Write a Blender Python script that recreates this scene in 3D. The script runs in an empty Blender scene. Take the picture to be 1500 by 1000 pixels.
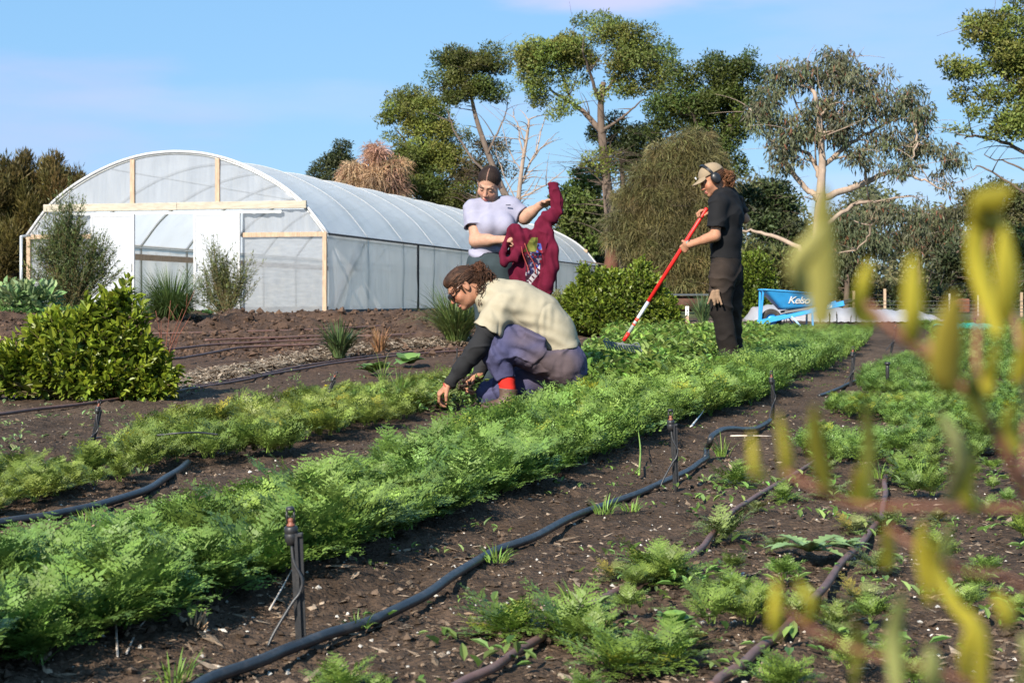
import bpy, math, random
import numpy as np
from math import radians, sin, cos, pi
random.seed(7)
RNG = np.random.default_rng(7)
SC = bpy.context.scene
COL = SC.collection
A = lambda *v: np.array(v, dtype=float)

# ---------------------------------------------------------------- camera geometry
F, H0, HY, CX = 2333.0, 0.66, 440.0, 750.0       # focal length in photo pixels, eye height (m), horizon row
def P(x, y, Y):
    """point at distance Y in front of the camera seen at photo pixel x, y"""
    return A((x - CX) / F * Y, Y, H0 - (y - HY) / F * Y)
def gz(X, Y):
    """large-scale height of the field"""
    X = np.asarray(X, float); Y = np.asarray(Y, float)
    t = np.clip((Y - 9.5) / 18.5, 0, 1)
    z = 0.31 * t * t * (3 - 2 * t) * 0.6 + 0.31 * t * 0.4
    b = np.exp(-((Y - 23.5) / 4.5) ** 2) * np.clip((-X + 1.0) / 2.5, 0, 1) * 0.10
    return z + b
def G(x, y, lift=0.0):
    """point on the field seen at photo pixel x, y"""
    lo, hi = 1.2, 200.0
    for _ in range(50):
        m = math.sqrt(lo * hi)
        z = H0 - (y - HY) / F * m
        if z > float(gz((x - CX) / F * m, m)): lo = m
        else: hi = m
    m = (lo + hi) / 2
    X = (x - CX) / F * m
    return A(X, m, float(gz(X, m)) + lift)
def nrm(v):
    v = np.asarray(v, float); return v / (np.linalg.norm(v) + 1e-12)

# ---------------------------------------------------------------- numpy value noise
def _h(i, j, k, s):
    n = (i.astype(np.int64) * 374761393 + j.astype(np.int64) * 668265263 + k.astype(np.int64) * 2147483647 + s * 974711) & 0xffffffff
    n = ((n ^ (n >> 13)) * 1274126177) & 0xffffffff
    n = ((n ^ (n >> 16)) * 2246822519) & 0xffffffff
    return ((n ^ (n >> 15)) & 0xffffff).astype(np.float64) / 0xffffff * 2 - 1
def vn(Pt, f=1.0, s=0):
    q = np.asarray(Pt, float) * f + 137.3
    i = np.floor(q).astype(np.int64); t = q - i; t = t * t * (3 - 2 * t)
    r = 0
    for a in (0, 1):
        wa = t[:, 0] if a else 1 - t[:, 0]
        for b in (0, 1):
            wb = t[:, 1] if b else 1 - t[:, 1]
            for c in (0, 1):
                wc = t[:, 2] if c else 1 - t[:, 2]
                r = r + wa * wb * wc * _h(i[:, 0] + a, i[:, 1] + b, i[:, 2] + c, s)
    return r

# ---------------------------------------------------------------- objects
ORG = {}
def tag(o, label=None, cat=None, group=None, kind=None):
    if label: o['label'] = label
    if cat: o['category'] = cat
    if group: o['group'] = group
    if kind: o['kind'] = kind
    return o
def empty(name, loc, label=None, cat=None, group=None):
    o = bpy.data.objects.new(name, None); COL.objects.link(o)
    o.empty_display_size = 0.05
    o.location = [float(v) for v in loc]; ORG[o.name] = np.array(loc, float)
    return tag(o, label, cat, group)
def rawmesh(name, V, faces, cols=None, smooth=True, mats=(), fmat=None):
    """faces: list of int arrays, each (m, k)"""
    me = bpy.data.meshes.new(name)
    V = np.asarray(V, np.float32)
    me.vertices.add(len(V)); me.vertices.foreach_set('co', V.ravel())
    idx = np.concatenate([f.ravel() for f in faces]).astype(np.int32)
    cnt = np.concatenate([np.full(len(f), f.shape[1]) for f in faces]).astype(np.int32)
    st = np.concatenate([[0], np.cumsum(cnt)[:-1]]).astype(np.int32)
    me.loops.add(len(idx)); me.loops.foreach_set('vertex_index', idx)
    me.polygons.add(len(cnt)); me.polygons.foreach_set('loop_start', st)
    me.polygons.foreach_set('use_smooth', np.full(len(cnt), smooth))
    for m in mats: me.materials.append(m)
    if fmat is not None: me.polygons.foreach_set('material_index', np.asarray(fmat, np.int32))
    if cols is not None:
        a = me.color_attributes.new('col', 'FLOAT_COLOR', 'POINT')
        c = np.ones((len(V), 4), np.float32); c[:, :3] = cols
        a.data.foreach_set('color', c.ravel())
    me.update(calc_edges=True)
    return me
class MB:
    """collects shapes of one part and links them as one mesh object"""
    def __init__(s): s.V = []; s.Fs = {}; s.C = []; s.n = 0
    def add(s, V, Fc, col=None):
        V = np.asarray(V, float).reshape(-1, 3); Fc = np.asarray(Fc, np.int64)
        s.V.append(V); s.Fs.setdefault(Fc.shape[1], []).append(Fc + s.n)
        c = np.ones((len(V), 3)); c[:] = (1, 1, 1) if col is None else col
        s.C.append(c); s.n += len(V); return s
    def box(s, c, size, ax=None, col=None, bev=0.0):
        h = np.array(size, float) / 2
        if bev <= 0:
            v = np.array([[x, y, z] for x in (-1, 1) for y in (-1, 1) for z in (-1, 1)], float) * h
            f = [[0, 1, 3, 2], [4, 6, 7, 5], [0, 4, 5, 1], [2, 3, 7, 6], [0, 2, 6, 4], [1, 5, 7, 3]]
            if ax is not None: v = v @ np.array(ax, float)
            return s.add(v + np.array(c, float), f, col)
        bm_v = []; f4 = []; f3 = []
        b = min(bev, h.min() * 0.9)
        ids = {}
        for x in (-1, 1):
            for y in (-1, 1):
                for z in (-1, 1):
                    for a in range(3):
                        p = h * A(x, y, z); q = p - A(x, y, z) * b; q[a] = p[a]
                        ids[(x, y, z, a)] = len(bm_v); bm_v.append(q)
        V = np.array(bm_v)
        S = (-1, 1)
        def fix(face):
            c0 = V[list(face)].mean(0); n0 = np.cross(V[face[1]] - V[face[0]], V[face[2]] - V[face[1]])
            return list(face) if n0 @ c0 > 0 else list(face)[::-1]
        for a in range(3):
            u, w = (a + 1) % 3, (a + 2) % 3
            for sg in S:
                q = []
                for (su, sw) in ((-1, -1), (1, -1), (1, 1), (-1, 1)):
                    k = [0, 0, 0]; k[a] = sg; k[u] = su; k[w] = sw; q.append(ids[(*k, a)])
                f4.append(fix(q))
            for su in S:
                for sw in S:
                    q = []
                    for (sg, ff) in ((-1, u), (1, u), (1, w), (-1, w)):
                        k = [0, 0, 0]; k[a] = sg; k[u] = su; k[w] = sw; q.append(ids[(*k, ff)])
                    f4.append(fix(q))
        for x in S:
            for y in S:
                for z in S: f3.append(fix([ids[(x, y, z, 0)], ids[(x, y, z, 1)], ids[(x, y, z, 2)]]))
        if ax is not None: V = V @ np.array(ax, float)
        V = V + np.array(c, float); n0 = s.n
        s.add(V, f4, col)
        s.Fs.setdefault(3, []).append(np.array(f3) + n0)
        return s
    def bar(s, a, b, w, d, up=(0, 0, 1), col=None, bev=0.0):
        a = np.array(a, float); b = np.array(b, float); t = nrm(b - a)
        x = np.cross(t, np.array(up, float))
        if np.linalg.norm(x) < 1e-5: x = np.cross(t, A(1, 0, 0))
        x = nrm(x); y = np.cross(x, t)
        return s.box((a + b) / 2, (np.linalg.norm(b - a), w, d), np.array([t, x, y]), col, bev)
    def tube(s, pts, r, n=8, col=None, cap=True):
        pts = np.array(pts, float); m = len(pts)
        r = np.full(m, r) if np.isscalar(r) else np.array(r, float)
        T = np.gradient(pts, axis=0); T /= np.linalg.norm(T, axis=1)[:, None] + 1e-12
        ref = A(0.13, 0.21, 1) if abs(T[0][2]) < 0.9 else A(1, 0.1, 0.2)
        x = nrm(np.cross(T[0], ref)); ang = np.arange(n) / n * 2 * pi
        V = []
        for i in range(m):
            x = nrm(x - T[i] * (x @ T[i])); y = np.cross(T[i], x)
            V.append(pts[i] + r[i] * (np.cos(ang)[:, None] * x + np.sin(ang)[:, None] * y))
        V = np.concatenate(V)
        i = np.arange(m - 1)[:, None] * n; j = np.arange(n)[None]; j2 = (j + 1) % n
        Fq = np.stack([i + j, i + j2, i + n + j2, i + n + j], -1).reshape(-1, 4)
        n0 = s.n
        if cap:
            V = np.concatenate([V, pts[:1], pts[-1:]])
            k = np.arange(n); k2 = (k + 1) % n; e = m * n
            t = np.concatenate([np.stack([k2, k, np.full(n, e)], 1), np.stack([(m - 1) * n + k, (m - 1) * n + k2, np.full(n, e + 1)], 1)])
        s.add(V, Fq, col)
        if cap: s.Fs.setdefault(3, []).append(t + n0)
        return s
    def lathe(s, prof, c=(0, 0, 0), axis=(0, 0, 1), n=16, col=None):
        c = np.array(c, float); ax = nrm(axis); x = nrm(np.cross(ax, (0.3, 0.9, 0.1) if abs(ax[2]) > 0.5 else (0, 0, 1))); y = np.cross(ax, x)
        ang = np.arange(n) / n * 2 * pi
        ring = np.cos(ang)[:, None] * x + np.sin(ang)[:, None] * y
        V = np.concatenate([c + ax * z + ring * max(r, 1e-4) for r, z in prof]); m = len(prof)
        i = np.arange(m - 1)[:, None] * n; j = np.arange(n)[None]; j2 = (j + 1) % n
        return s.add(V, np.stack([i + j, i + j2, i + n + j2, i + n + j], -1).reshape(-1, 4), col)
    def sheet(s, grid, col=None):
        g = np.array(grid, float); a, b = g.shape[:2]
        i = np.arange(a - 1)[:, None] * b; j = np.arange(b - 1)[None]
        return s.add(g.reshape(-1, 3), np.stack([i + j, i + j + 1, i + b + j + 1, i + b + j], -1).reshape(-1, 4), col)
    def mesh(s, name, mat, org=(0, 0, 0), smooth=True):
        V = np.concatenate(s.V) - np.array(org, float)
        return rawmesh(name, V, [np.concatenate(s.Fs[k]) for k in s.Fs], np.concatenate(s.C), smooth, [mat])
    def build(s, name, mat, parent=None, smooth=True, org=None):
        root = parent
        o0 = A(0, 0, 0)
        if parent is not None: o0 = ORG[parent.name]
        elif org is not None: o0 = np.array(org, float)
        o = bpy.data.objects.new(name, s.mesh(name, mat, o0, smooth)); COL.objects.link(o)
        ORG[o.name] = o0
        if parent is not None: o.parent = parent
        else: o.location = [float(v) for v in o0]
        return o
def autosmooth(o, ang=35):
    me = o.data
    try:
        me.set_sharp_from_angle(angle=radians(ang))
    except Exception: pass
    return o
def kids(o): return [c for c in bpy.data.objects if c.parent == o]
KID = {}
def copy_tree(o, parent=None):
    c = o.copy(); COL.objects.link(c)
    if parent is not None: c.parent = parent
    if o.name not in KID: KID[o.name] = kids(o)
    for ch in KID[o.name]: copy_tree(ch, c)
    return c
def smoothpath(pts, n=8):
    """Catmull-Rom through points"""
    p = np.array(pts, float)
    if len(p) < 3: return np.array([p[0] + (p[-1] - p[0]) * t for t in np.linspace(0, 1, n)])
    q = np.concatenate([[2 * p[0] - p[1]], p, [2 * p[-1] - p[-2]]]); out = []
    for i in range(1, len(q) - 2):
        for t in np.linspace(0, 1, n, endpoint=False):
            a, b, c, d = q[i - 1:i + 3]
            out.append(0.5 * (2 * b + (c - a) * t + (2 * a - 5 * b + 4 * c - d) * t * t + (3 * b - a - 3 * c + d) * t ** 3))
    out.append(p[-1]); return np.array(out)

# ---------------------------------------------------------------- materials
def node(nt, typ, **kw):
    n = nt.nodes.new(typ)
    for k, v in kw.items():
        if k.startswith('i_'):
            key = k[2:].replace('_', ' ')
            n.inputs[int(key) if key.isdigit() else key].default_value = v
        else: setattr(n, k, v)
    return n
def mat(name, col=(0.5, 0.5, 0.5), rough=0.6, attr=False, var=0.15, vscale=8.0, bump=0.0, bscale=60.0, metal=0.0, spec=0.5,
        trans=0.0, transp=0.0, stretch=(1, 1, 1), coat=0.0, sheen=0.0, dirt=None, dscale=5.0, damt=0.5, sss=0.0):
    m = bpy.data.materials.new(name); m.use_nodes = True; nt = m.node_tree; L = nt.links.new
    b = nt.nodes['Principled BSDF']; out = nt.nodes['Material Output']
    b.inputs['Roughness'].default_value = rough; b.inputs['Metallic'].default_value = metal
    b.inputs['Specular IOR Level'].default_value = spec
    if coat: b.inputs['Coat Weight'].default_value = coat; b.inputs['Coat Roughness'].default_value = 0.15
    if sheen: b.inputs['Sheen Weight'].default_value = sheen
    if sss:
        b.inputs['Subsurface Weight'].default_value = sss; b.inputs['Subsurface Radius'].default_value = (0.010, 0.004, 0.002); b.inputs['Subsurface Scale'].default_value = 1.0
    tc = node(nt, 'ShaderNodeTexCoord'); mp = node(nt, 'ShaderNodeMapping'); mp.inputs['Scale'].default_value = stretch
    L(tc.outputs['Object'], mp.inputs['Vector'])
    if attr:
        src = node(nt, 'ShaderNodeAttribute', attribute_name='col').outputs['Color']
    else:
        r = node(nt, 'ShaderNodeRGB'); r.outputs[0].default_value = (*col, 1); src = r.outputs[0]
    if var:
        nz = node(nt, 'ShaderNodeTexNoise'); nz.inputs['Scale'].default_value = vscale; nz.inputs['Detail'].default_value = 5; nz.inputs['Roughness'].default_value = 0.65
        L(mp.outputs[0], nz.inputs['Vector'])
        mr = node(nt, 'ShaderNodeMapRange'); mr.inputs['From Min'].default_value = 0.25; mr.inputs['From Max'].default_value = 0.75
        mr.inputs['To Min'].default_value = 1 - var; mr.inputs['To Max'].default_value = 1 + var
        L(nz.outputs['Fac'], mr.inputs['Value'])
        mx = node(nt, 'ShaderNodeMix', data_type='RGBA', blend_type='MULTIPLY'); mx.inputs[0].default_value = 1
        L(src, mx.inputs[6]); L(mr.outputs[0], mx.inputs[7]); src = mx.outputs[2]
    if dirt is not None:
        nz = node(nt, 'ShaderNodeTexNoise'); nz.inputs['Scale'].default_value = dscale; nz.inputs['Detail'].default_value = 6; nz.inputs['Roughness'].default_value = 0.7
        L(mp.outputs[0], nz.inputs['Vector'])
        mr = node(nt, 'ShaderNodeMapRange'); mr.inputs['From Min'].default_value = 0.48; mr.inputs['From Max'].default_value = 0.7; mr.inputs['To Max'].default_value = damt
        L(nz.outputs['Fac'], mr.inputs['Value'])
        mx = node(nt, 'ShaderNodeMix', data_type='RGBA'); L(mr.outputs[0], mx.inputs[0]); L(src, mx.inputs[6]); mx.inputs[7].default_value = (*dirt, 1); src = mx.outputs[2]
    L(src, b.inputs['Base Color'])
    if bump:
        nz = node(nt, 'ShaderNodeTexNoise'); nz.inputs['Scale'].default_value = bscale; nz.inputs['Detail'].default_value = 6
        L(mp.outputs[0], nz.inputs['Vector'])
        bp = node(nt, 'ShaderNodeBump'); bp.inputs['Strength'].default_value = bump; bp.inputs['Distance'].default_value = 0.02
        L(nz.outputs['Fac'], bp.inputs['Height']); L(bp.outputs[0], b.inputs['Normal'])
    last = b.outputs[0]
    if trans:
        tr = node(nt, 'ShaderNodeBsdfTranslucent'); L(src, tr.inputs['Color'])
        ms = node(nt, 'ShaderNodeMixShader'); ms.inputs[0].default_value = trans; L(last, ms.inputs[1]); L(tr.outputs[0], ms.inputs[2]); last = ms.outputs[0]
    if transp:
        tp = node(nt, 'ShaderNodeBsdfTransparent')
        ms = node(nt, 'ShaderNodeMixShader'); ms.inputs[0].default_value = transp; L(last, ms.inputs[1]); L(tp.outputs[0], ms.inputs[2]); last = ms.outputs[0]
    if last is not b.outputs[0]: L(last, out.inputs['Surface'])
    return m
M_LEAF = mat('leaf', attr=True, rough=0.5, var=0.25, vscale=3.0, trans=0.2, spec=0.35)
M_GLOSSLEAF = mat('glossy_leaf', attr=True, rough=0.42, var=0.2, vscale=6.0, trans=0.22, spec=0.35)
M_TREELEAF = mat('tree_leaf', attr=True, rough=0.5, var=0.35, vscale=0.9, trans=0.28, spec=0.3)
M_BARK = mat('bark', attr=True, rough=0.9, var=0.4, vscale=5.0, bump=0.6, bscale=14, stretch=(1, 1, 0.3), spec=0.2)
M_BLACKPOLY = mat('black_polythene', (0.02, 0.022, 0.026), rough=0.42, var=0.3, vscale=30, bump=0.05, dirt=(0.12, 0.10, 0.085), dscale=22, damt=0.35)
M_BROWNPOLY = mat('brown_polythene', (0.135, 0.07, 0.055), rough=0.55, var=0.3, vscale=25, dirt=(0.17, 0.13, 0.11), dscale=18, damt=0.5)
M_BLACKPLASTIC = mat('black_plastic', (0.018, 0.018, 0.02), rough=0.45, var=0.3, vscale=60, dirt=(0.10, 0.09, 0.08), dscale=40, damt=0.3)
M_ORANGEPLASTIC = mat('orange_plastic', (0.22, 0.075, 0.045), rough=0.5, var=0.2, vscale=60)
M_TIMBER = mat('pale_timber', (0.43, 0.30, 0.205), rough=0.75, var=0.35, vscale=6, stretch=(6, 6, 1), bump=0.2, bscale=40)
# ---------------------------------------------------------------- light, sky, camera
SUN_AZ = nrm(A(-0.47, -0.88, 0)); SUN_EL = radians(33)
sun_dir = A(SUN_AZ[0] * cos(SUN_EL), SUN_AZ[1] * cos(SUN_EL), sin(SUN_EL))     # towards the sun
sl = bpy.data.lights.new('sun', 'SUN'); sl.energy = 5.0; sl.angle = radians(0.5); sl.color = (1.0, 0.92, 0.79)
so = bpy.data.objects.new('sun', sl); COL.objects.link(so)
from mathutils import Vector
so.rotation_euler = Vector((-sun_dir[0], -sun_dir[1], -sun_dir[2])).to_track_quat('-Z', 'Y').to_euler()
w = bpy.data.worlds.new('World'); SC.world = w; w.use_nodes = True
nt = w.node_tree; L = nt.links.new; bg = nt.nodes['Background']
sky = node(nt, 'ShaderNodeTexSky', sky_type='NISHITA'); sky.sun_disc = False
sky.sun_elevation = SUN_EL; sky.sun_rotation = math.atan2(SUN_AZ[0], SUN_AZ[1]); sky.altitude = 0
sky.air_density = 1.0; sky.dust_density = 0.4; sky.ozone_density = 2.0
tc = node(nt, 'ShaderNodeTexCoord')
def cloud(prev, px, py, sx, sy, col, amt, seed):
    """a soft bank of cloud round the sky direction seen at photo pixel px, py"""
    d = nrm(P(px, py, 1.0) - A(0, 0, H0))
    r = nrm(np.cross(d, (0, 0, 1))); u = np.cross(r, d)
    def dot(v, k):
        n = node(nt, 'ShaderNodeVectorMath', operation='DOT_PRODUCT'); n.inputs[1].default_value = [float(q) for q in v / k]
        L(tc.outputs['Generated'], n.inputs[0]); return n.outputs['Value']
    def mth(op, a, b):
        n = node(nt, 'ShaderNodeMath', operation=op)
        for i, q in enumerate((a, b)):
            if q is None: continue
            if isinstance(q, (int, float)): n.inputs[i].default_value = q
            else: L(q, n.inputs[i])
        return n.outputs[0]
    a = dot(r, sx / F); b = dot(u, sy / F)
    e = mth('ADD', mth('MULTIPLY', a, a), mth('MULTIPLY', b, b))
    mp = node(nt, 'ShaderNodeMapping'); mp.inputs['Scale'].default_value = (5, 5, 22); mp.inputs['Location'].default_value = (seed, seed * 2.3, 0)
    L(tc.outputs['Generated'], mp.inputs['Vector'])
    nz = node(nt, 'ShaderNodeTexNoise'); nz.inputs['Scale'].default_value = 2.2; nz.inputs['Detail'].default_value = 5; nz.inputs['Roughness'].default_value = 0.5
    L(mp.outputs[0], nz.inputs['Vector'])
    v = mth('SUBTRACT', mth('MULTIPLY', nz.outputs['Fac'], 2.4), e)
    mr = node(nt, 'ShaderNodeMapRange', interpolation_type='SMOOTHSTEP'); mr.inputs['From Min'].default_value = 0.1; mr.inputs['From Max'].default_value = 1.5; mr.inputs['To Max'].default_value = amt
    L(v, mr.inputs['Value'])
    mx = node(nt, 'ShaderNodeMix', data_type='RGBA'); L(mr.outputs[0], mx.inputs[0]); L(prev, mx.inputs[6]); mx.inputs[7].default_value = (*col, 1)
    return mx.outputs[2]
hs = node(nt, 'ShaderNodeHueSaturation'); hs.inputs['Saturation'].default_value = 1.0; hs.inputs['Value'].default_value = 1.0
mxs = node(nt, 'ShaderNodeMix', data_type='RGBA'); mxs.inputs[0].default_value = 0.66; mxs.inputs[7].default_value = (2.05, 4.65, 8.0, 1)
L(sky.outputs[0], mxs.inputs[6]); L(mxs.outputs[2], hs.inputs['Color'])
c = cloud(hs.outputs[0], 40, 170, 330, 110, (4.5, 5.1, 8.2), 0.5, 1.3)
c = cloud(c, 480, 150, 420, 40, (4.6, 5.7, 8.8), 0.3, 4.1)
c = cloud(c, 900, -10, 260, 40, (5.6, 5.6, 8.6), 0.8, 2.2)
c = cloud(c, 1330, 60, 420, 120, (4.8, 5.6, 8.6), 0.32, 7.7)
c = cloud(c, 1180, 300, 500, 60, (5.6, 6.4, 8.8), 0.35, 9.7)
L(c, bg.inputs['Color']); bg.inputs['Strength'].default_value = 0.073
cam = bpy.data.cameras.new('camera'); co = bpy.data.objects.new('camera', cam); COL.objects.link(co); SC.camera = co
cam.sensor_width = 36; cam.lens = 36 * F / 1500; cam.shift_y = -(500 - HY) / 1500; cam.clip_start = 0.02; cam.clip_end = 3000
co.location = (0, 0, H0); co.rotation_euler = (pi / 2, 0, 0)
cam.dof.use_dof = True; cam.dof.focus_distance = 6.8; cam.dof.aperture_fstop = 13
SC.view_settings.view_transform = 'Standard'; SC.view_settings.look = 'None'; SC.view_settings.exposure = 0.85; SC.view_settings.gamma = 1
SC.cycles.max_bounces = 7; SC.cycles.transparent_max_bounces = 16; SC.cycles.diffuse_bounces = 3; SC.cycles.caustics_reflective = False; SC.cycles.caustics_refractive = False

# ---------------------------------------------------------------- field
def row_right(Y): return np.interp(Y, [1.4, 2.85, 3.88, 4.28, 5, 5.44, 6.78, 8.24, 9.2, 10.07, 12.4, 13.4, 16.4, 20, 23], [-1.33, -.85, -.5, -.37, -.135, .02, .436, .82, 1.21, 1.57, 2.2, 2.6, 3.55, 4.5, 5.2])
def row_left(Y): return np.interp(Y, [1.4, 2.0, 2.85, 3.6, 4.0, 4.4, 4.57, 6.1, 8.1, 9.3, 11, 13, 17, 23], [-1.95, -1.70, -1.42, -1.16, -.97, -.72, -.63, -.33, .12, .6, 1.15, 1.9, 2.75, 3.4])
def micro(X, Y):
    p = np.stack([X, Y, 0 * X], 1)
    near = np.clip(1.4 - Y / 30, 0.25, 1)
    z = (0.016 * vn(p, 3.1, 3) + 0.014 * vn(p, 9, 1) + 0.011 * np.abs(vn(p, 21, 2)) + 0.008 * vn(p, 44, 5) * near)
    bed = np.exp(-((Y - 23.0) / 4.2) ** 4) * np.clip((-X + 1.2) / 2.0, 0, 1)
    z = z + bed * (0.10 * np.abs(vn(p, 1.9, 8)) + 0.10 * np.abs(vn(p, 5.0, 9)) + 0.02 * vn(p, 12, 10) + 0.06 * np.sin((Y - 0.15 * X) * 2 * pi / 2.1))
    mid = 0.5 * (row_left(Y) + row_right(Y)); hw = 0.5 * (row_right(Y) - row_left(Y)) + 0.12
    z = z + 0.035 * np.exp(-((X - mid) / hw) ** 4)
    return z - 0.018
ys = np.concatenate([[-40, -15, -5, -1, 0.2, 0.9, 1.2], np.geomspace(1.45, 62, 560), [70, 85, 110, 160, 260, 500, 1000]])
ts = np.linspace(-1, 1, 680)
Yg, Tg = np.meshgrid(ys, ts, indexing='ij')
Wd = np.where(Yg >= 1.4, 0.52 * (Yg + 1.6), np.where(Yg > 0.5, 3 - 1.2 * (Yg - 0.5), 3 + 1.2 * (0.5 - Yg)))
Xg = Tg * Wd
Zg = gz(Xg, Yg) + np.where((Yg > 1.3) & (Yg < 64), micro(Xg.ravel(), Yg.ravel()).reshape(Xg.shape), 0)
# soil colours: dark compost in front, redder tilled loam in the bed before the polytunnel, dry turf beyond
pg = np.stack([Xg.ravel(), Yg.ravel(), 0 * Xg.ravel()], 1)
n1 = vn(pg, 0.8, 21); n2 = vn(pg, 4.0, 22); n3 = vn(pg, 18, 23)
cs = np.zeros((len(pg), 3)); cs[:] = (0.070, 0.0465, 0.032)
cs *= (1 + 0.25 * n2 + 0.35 * n3)[:, None]
dry = np.clip((n1 + 0.5 * n2 + 0.1), 0, 1)[:, None] * np.clip((pg[:, 1:2] - 2.5) / 10, 0.2, 1)
cs = cs * (1 - 0.5 * dry) + A(0.125, 0.086, 0.060) * 0.5 * dry
lb = np.clip((pg[:, 1] - 11.0 - 0.9 * n1 + 0.35 * np.minimum(pg[:, 0], 0)) / 3.0, 0, 1) * np.clip((1.6 - pg[:, 0]) / 2.0, 0, 1)
cs = cs * (1 - lb[:, None]) + A(0.086, 0.052, 0.035) * (1 + 0.25 * n2 + 0.35 * n3)[:, None] * lb[:, None]
far = np.clip((pg[:, 1] - 29.5) / 3, 0, 1)[:, None]
cs = cs * (1 - far) + A(0.09, 0.10, 0.04) * (1 + 0.3 * n1)[:, None] * far
M_SOIL = mat('soil', attr=True, rough=0.95, var=0.55, vscale=38, bump=0.9, bscale=75, spec=0.15)
mb = MB(); mb.sheet(np.stack([Xg, Yg, Zg], -1)); mb.C = [np.clip(cs, 0.004, 1)]
ground = tag(mb.build('ground', M_SOIL), 'dark crumbly garden soil rising gently to the tree line', 'ground', kind='structure')
def gzm(X, Y):
    X = np.atleast_1d(np.asarray(X, float)); Y = np.atleast_1d(np.asarray(Y, float))
    return gz(X, Y) + micro(X, Y)

# crumbs of soil, wood chips and white grit lying on the field
def scatter(n, y0, y1, pw=1.0):
    Y = (y0 ** (1 - pw) + RNG.random(n) * (y1 ** (1 - pw) - y0 ** (1 - pw))) ** (1 / (1 - pw)) if pw != 1 else np.exp(np.log(y0) + RNG.random(n) * np.log(y1 / y0))
    X = (RNG.random(n) * 2 - 1) * (0.40 * Y + 0.5)
    return X, Y
OCT = np.array([[1, 0, 0], [0, 1, 0], [-1, 0, 0], [0, -1, 0], [0, 0, 1], [0, 0, -1]], float)
OCF = np.array([[0, 1, 4], [1, 2, 4], [2, 3, 4], [3, 0, 4], [1, 0, 5], [2, 1, 5], [3, 2, 5], [0, 3, 5]])
def lumps(X, Y, size, flat, cols, elong=1.0):
    n = len(X); a = RNG.random(n) * 2 * pi
    S = size[:, None] * (0.6 + 0.7 * RNG.random((n, 6)))
    V = OCT[None] * S[:, :, None]; V[:, :, 2] *= np.asarray(flat)[:, None] if np.ndim(flat) else flat; V[:, :, 0] *= np.asarray(elong)[:, None] if np.ndim(elong) else elong
    tilt = (RNG.random(n) - 0.5) * 0.9
    x = V[:, :, 0] * np.cos(tilt)[:, None] - V[:, :, 2] * np.sin(tilt)[:, None]; z = V[:, :, 0] * np.sin(tilt)[:, None] + V[:, :, 2] * np.cos(tilt)[:, None]
    V[:, :, 0], V[:, :, 2] = x, z
    R = np.stack([V[:, :, 0] * np.cos(a)[:, None] - V[:, :, 1] * np.sin(a)[:, None], V[:, :, 0] * np.sin(a)[:, None] + V[:, :, 1] * np.cos(a)[:, None], V[:, :, 2]], -1)
    R += np.stack([X, Y, gzm(X, Y) + size * flat * 0.35], -1)[:, None]
    Fc = OCF[None] + (np.arange(n) * 6)[:, None, None]
    return R.reshape(-1, 3), Fc.reshape(-1, 3), np.repeat(cols, 6, 0)
M_CHIP = mat('crumbs', attr=True, rough=0.9, var=0.4, vscale=60, bump=0.5, bscale=90, spec=0.15)
X, Y = scatter(36000, 2.2, 16, 1.35)
sz = np.exp(RNG.normal(-5.45, 0.5, len(X)))
cc = A(0.075, 0.052, 0.037) * (0.4 + RNG.random((len(X), 1)) * 1.4)
mb = MB(); mb.add(*lumps(X, Y, np.clip(sz, 0.0015, 0.014), 0.7, cc)[:2]); mb.C = [np.repeat(cc, 6, 0)]
tag(mb.build('soil_crumbs', M_CHIP, smooth=False), 'loose crumbs and clods of dark soil', 'soil crumbs', kind='stuff')
X, Y = scatter(11000, 2.2, 16, 1.4)
t = RNG.random((len(X), 1)); cc = A(0.24, 0.16, 0.10) * (1 - t) + A(0.40, 0.31, 0.23) * t; cc *= 0.35 + 0.8 * RNG.random((len(X), 1))
sz = np.exp(RNG.normal(-5.35, 0.5, len(X))); el = 1.2 + 3.5 * RNG.random(len(X)) ** 2
mb = MB(); mb.add(*lumps(X, Y, np.clip(sz, 0.0015, 0.014), 0.3, cc, el)[:2]); mb.C = [np.repeat(cc, 6, 0)]
tag(mb.build('wood_chips', M_CHIP, smooth=False), 'pale wood chips scattered over the dark soil', 'wood chips', kind='stuff')
X, Y = scatter(2300, 2.2, 15, 1.4)
sz = np.exp(RNG.normal(-5.6, 0.45, len(X))); cc = A(0.62, 0.58, 0.52) * (0.5 + 0.6 * RNG.random((len(X), 1)))
mb = MB(); mb.add(*lumps(X, Y, np.clip(sz, 0.0015, 0.012), 0.7, cc)[:2]); mb.C = [np.repeat(cc, 6, 0)]
tag(mb.build('white_grit', M_CHIP, smooth=False), 'bits of white grit and small pebbles in the soil', 'grit', kind='stuff')
# clods of the tilled loam bed
n = 15000; Y = 16 + RNG.random(n) * 14; X = -0.36 * Y + RNG.random(n) * (0.36 * Y + 0.6)
sz = np.exp(RNG.normal(-4.1, 0.55, n)); cc = A(0.092, 0.057, 0.039) * (0.4 + RNG.random((n, 1)))
mb = MB(); mb.add(*lumps(X, Y, np.clip(sz, 0.008, 0.075), 0.8, cc)[:2]); mb.C = [np.repeat(cc, 6, 0)]
tag(mb.build('loam_clods', M_CHIP, smooth=False), 'rough brown clods on the tilled bed before the polytunnel', 'soil clods', kind='stuff')
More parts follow.
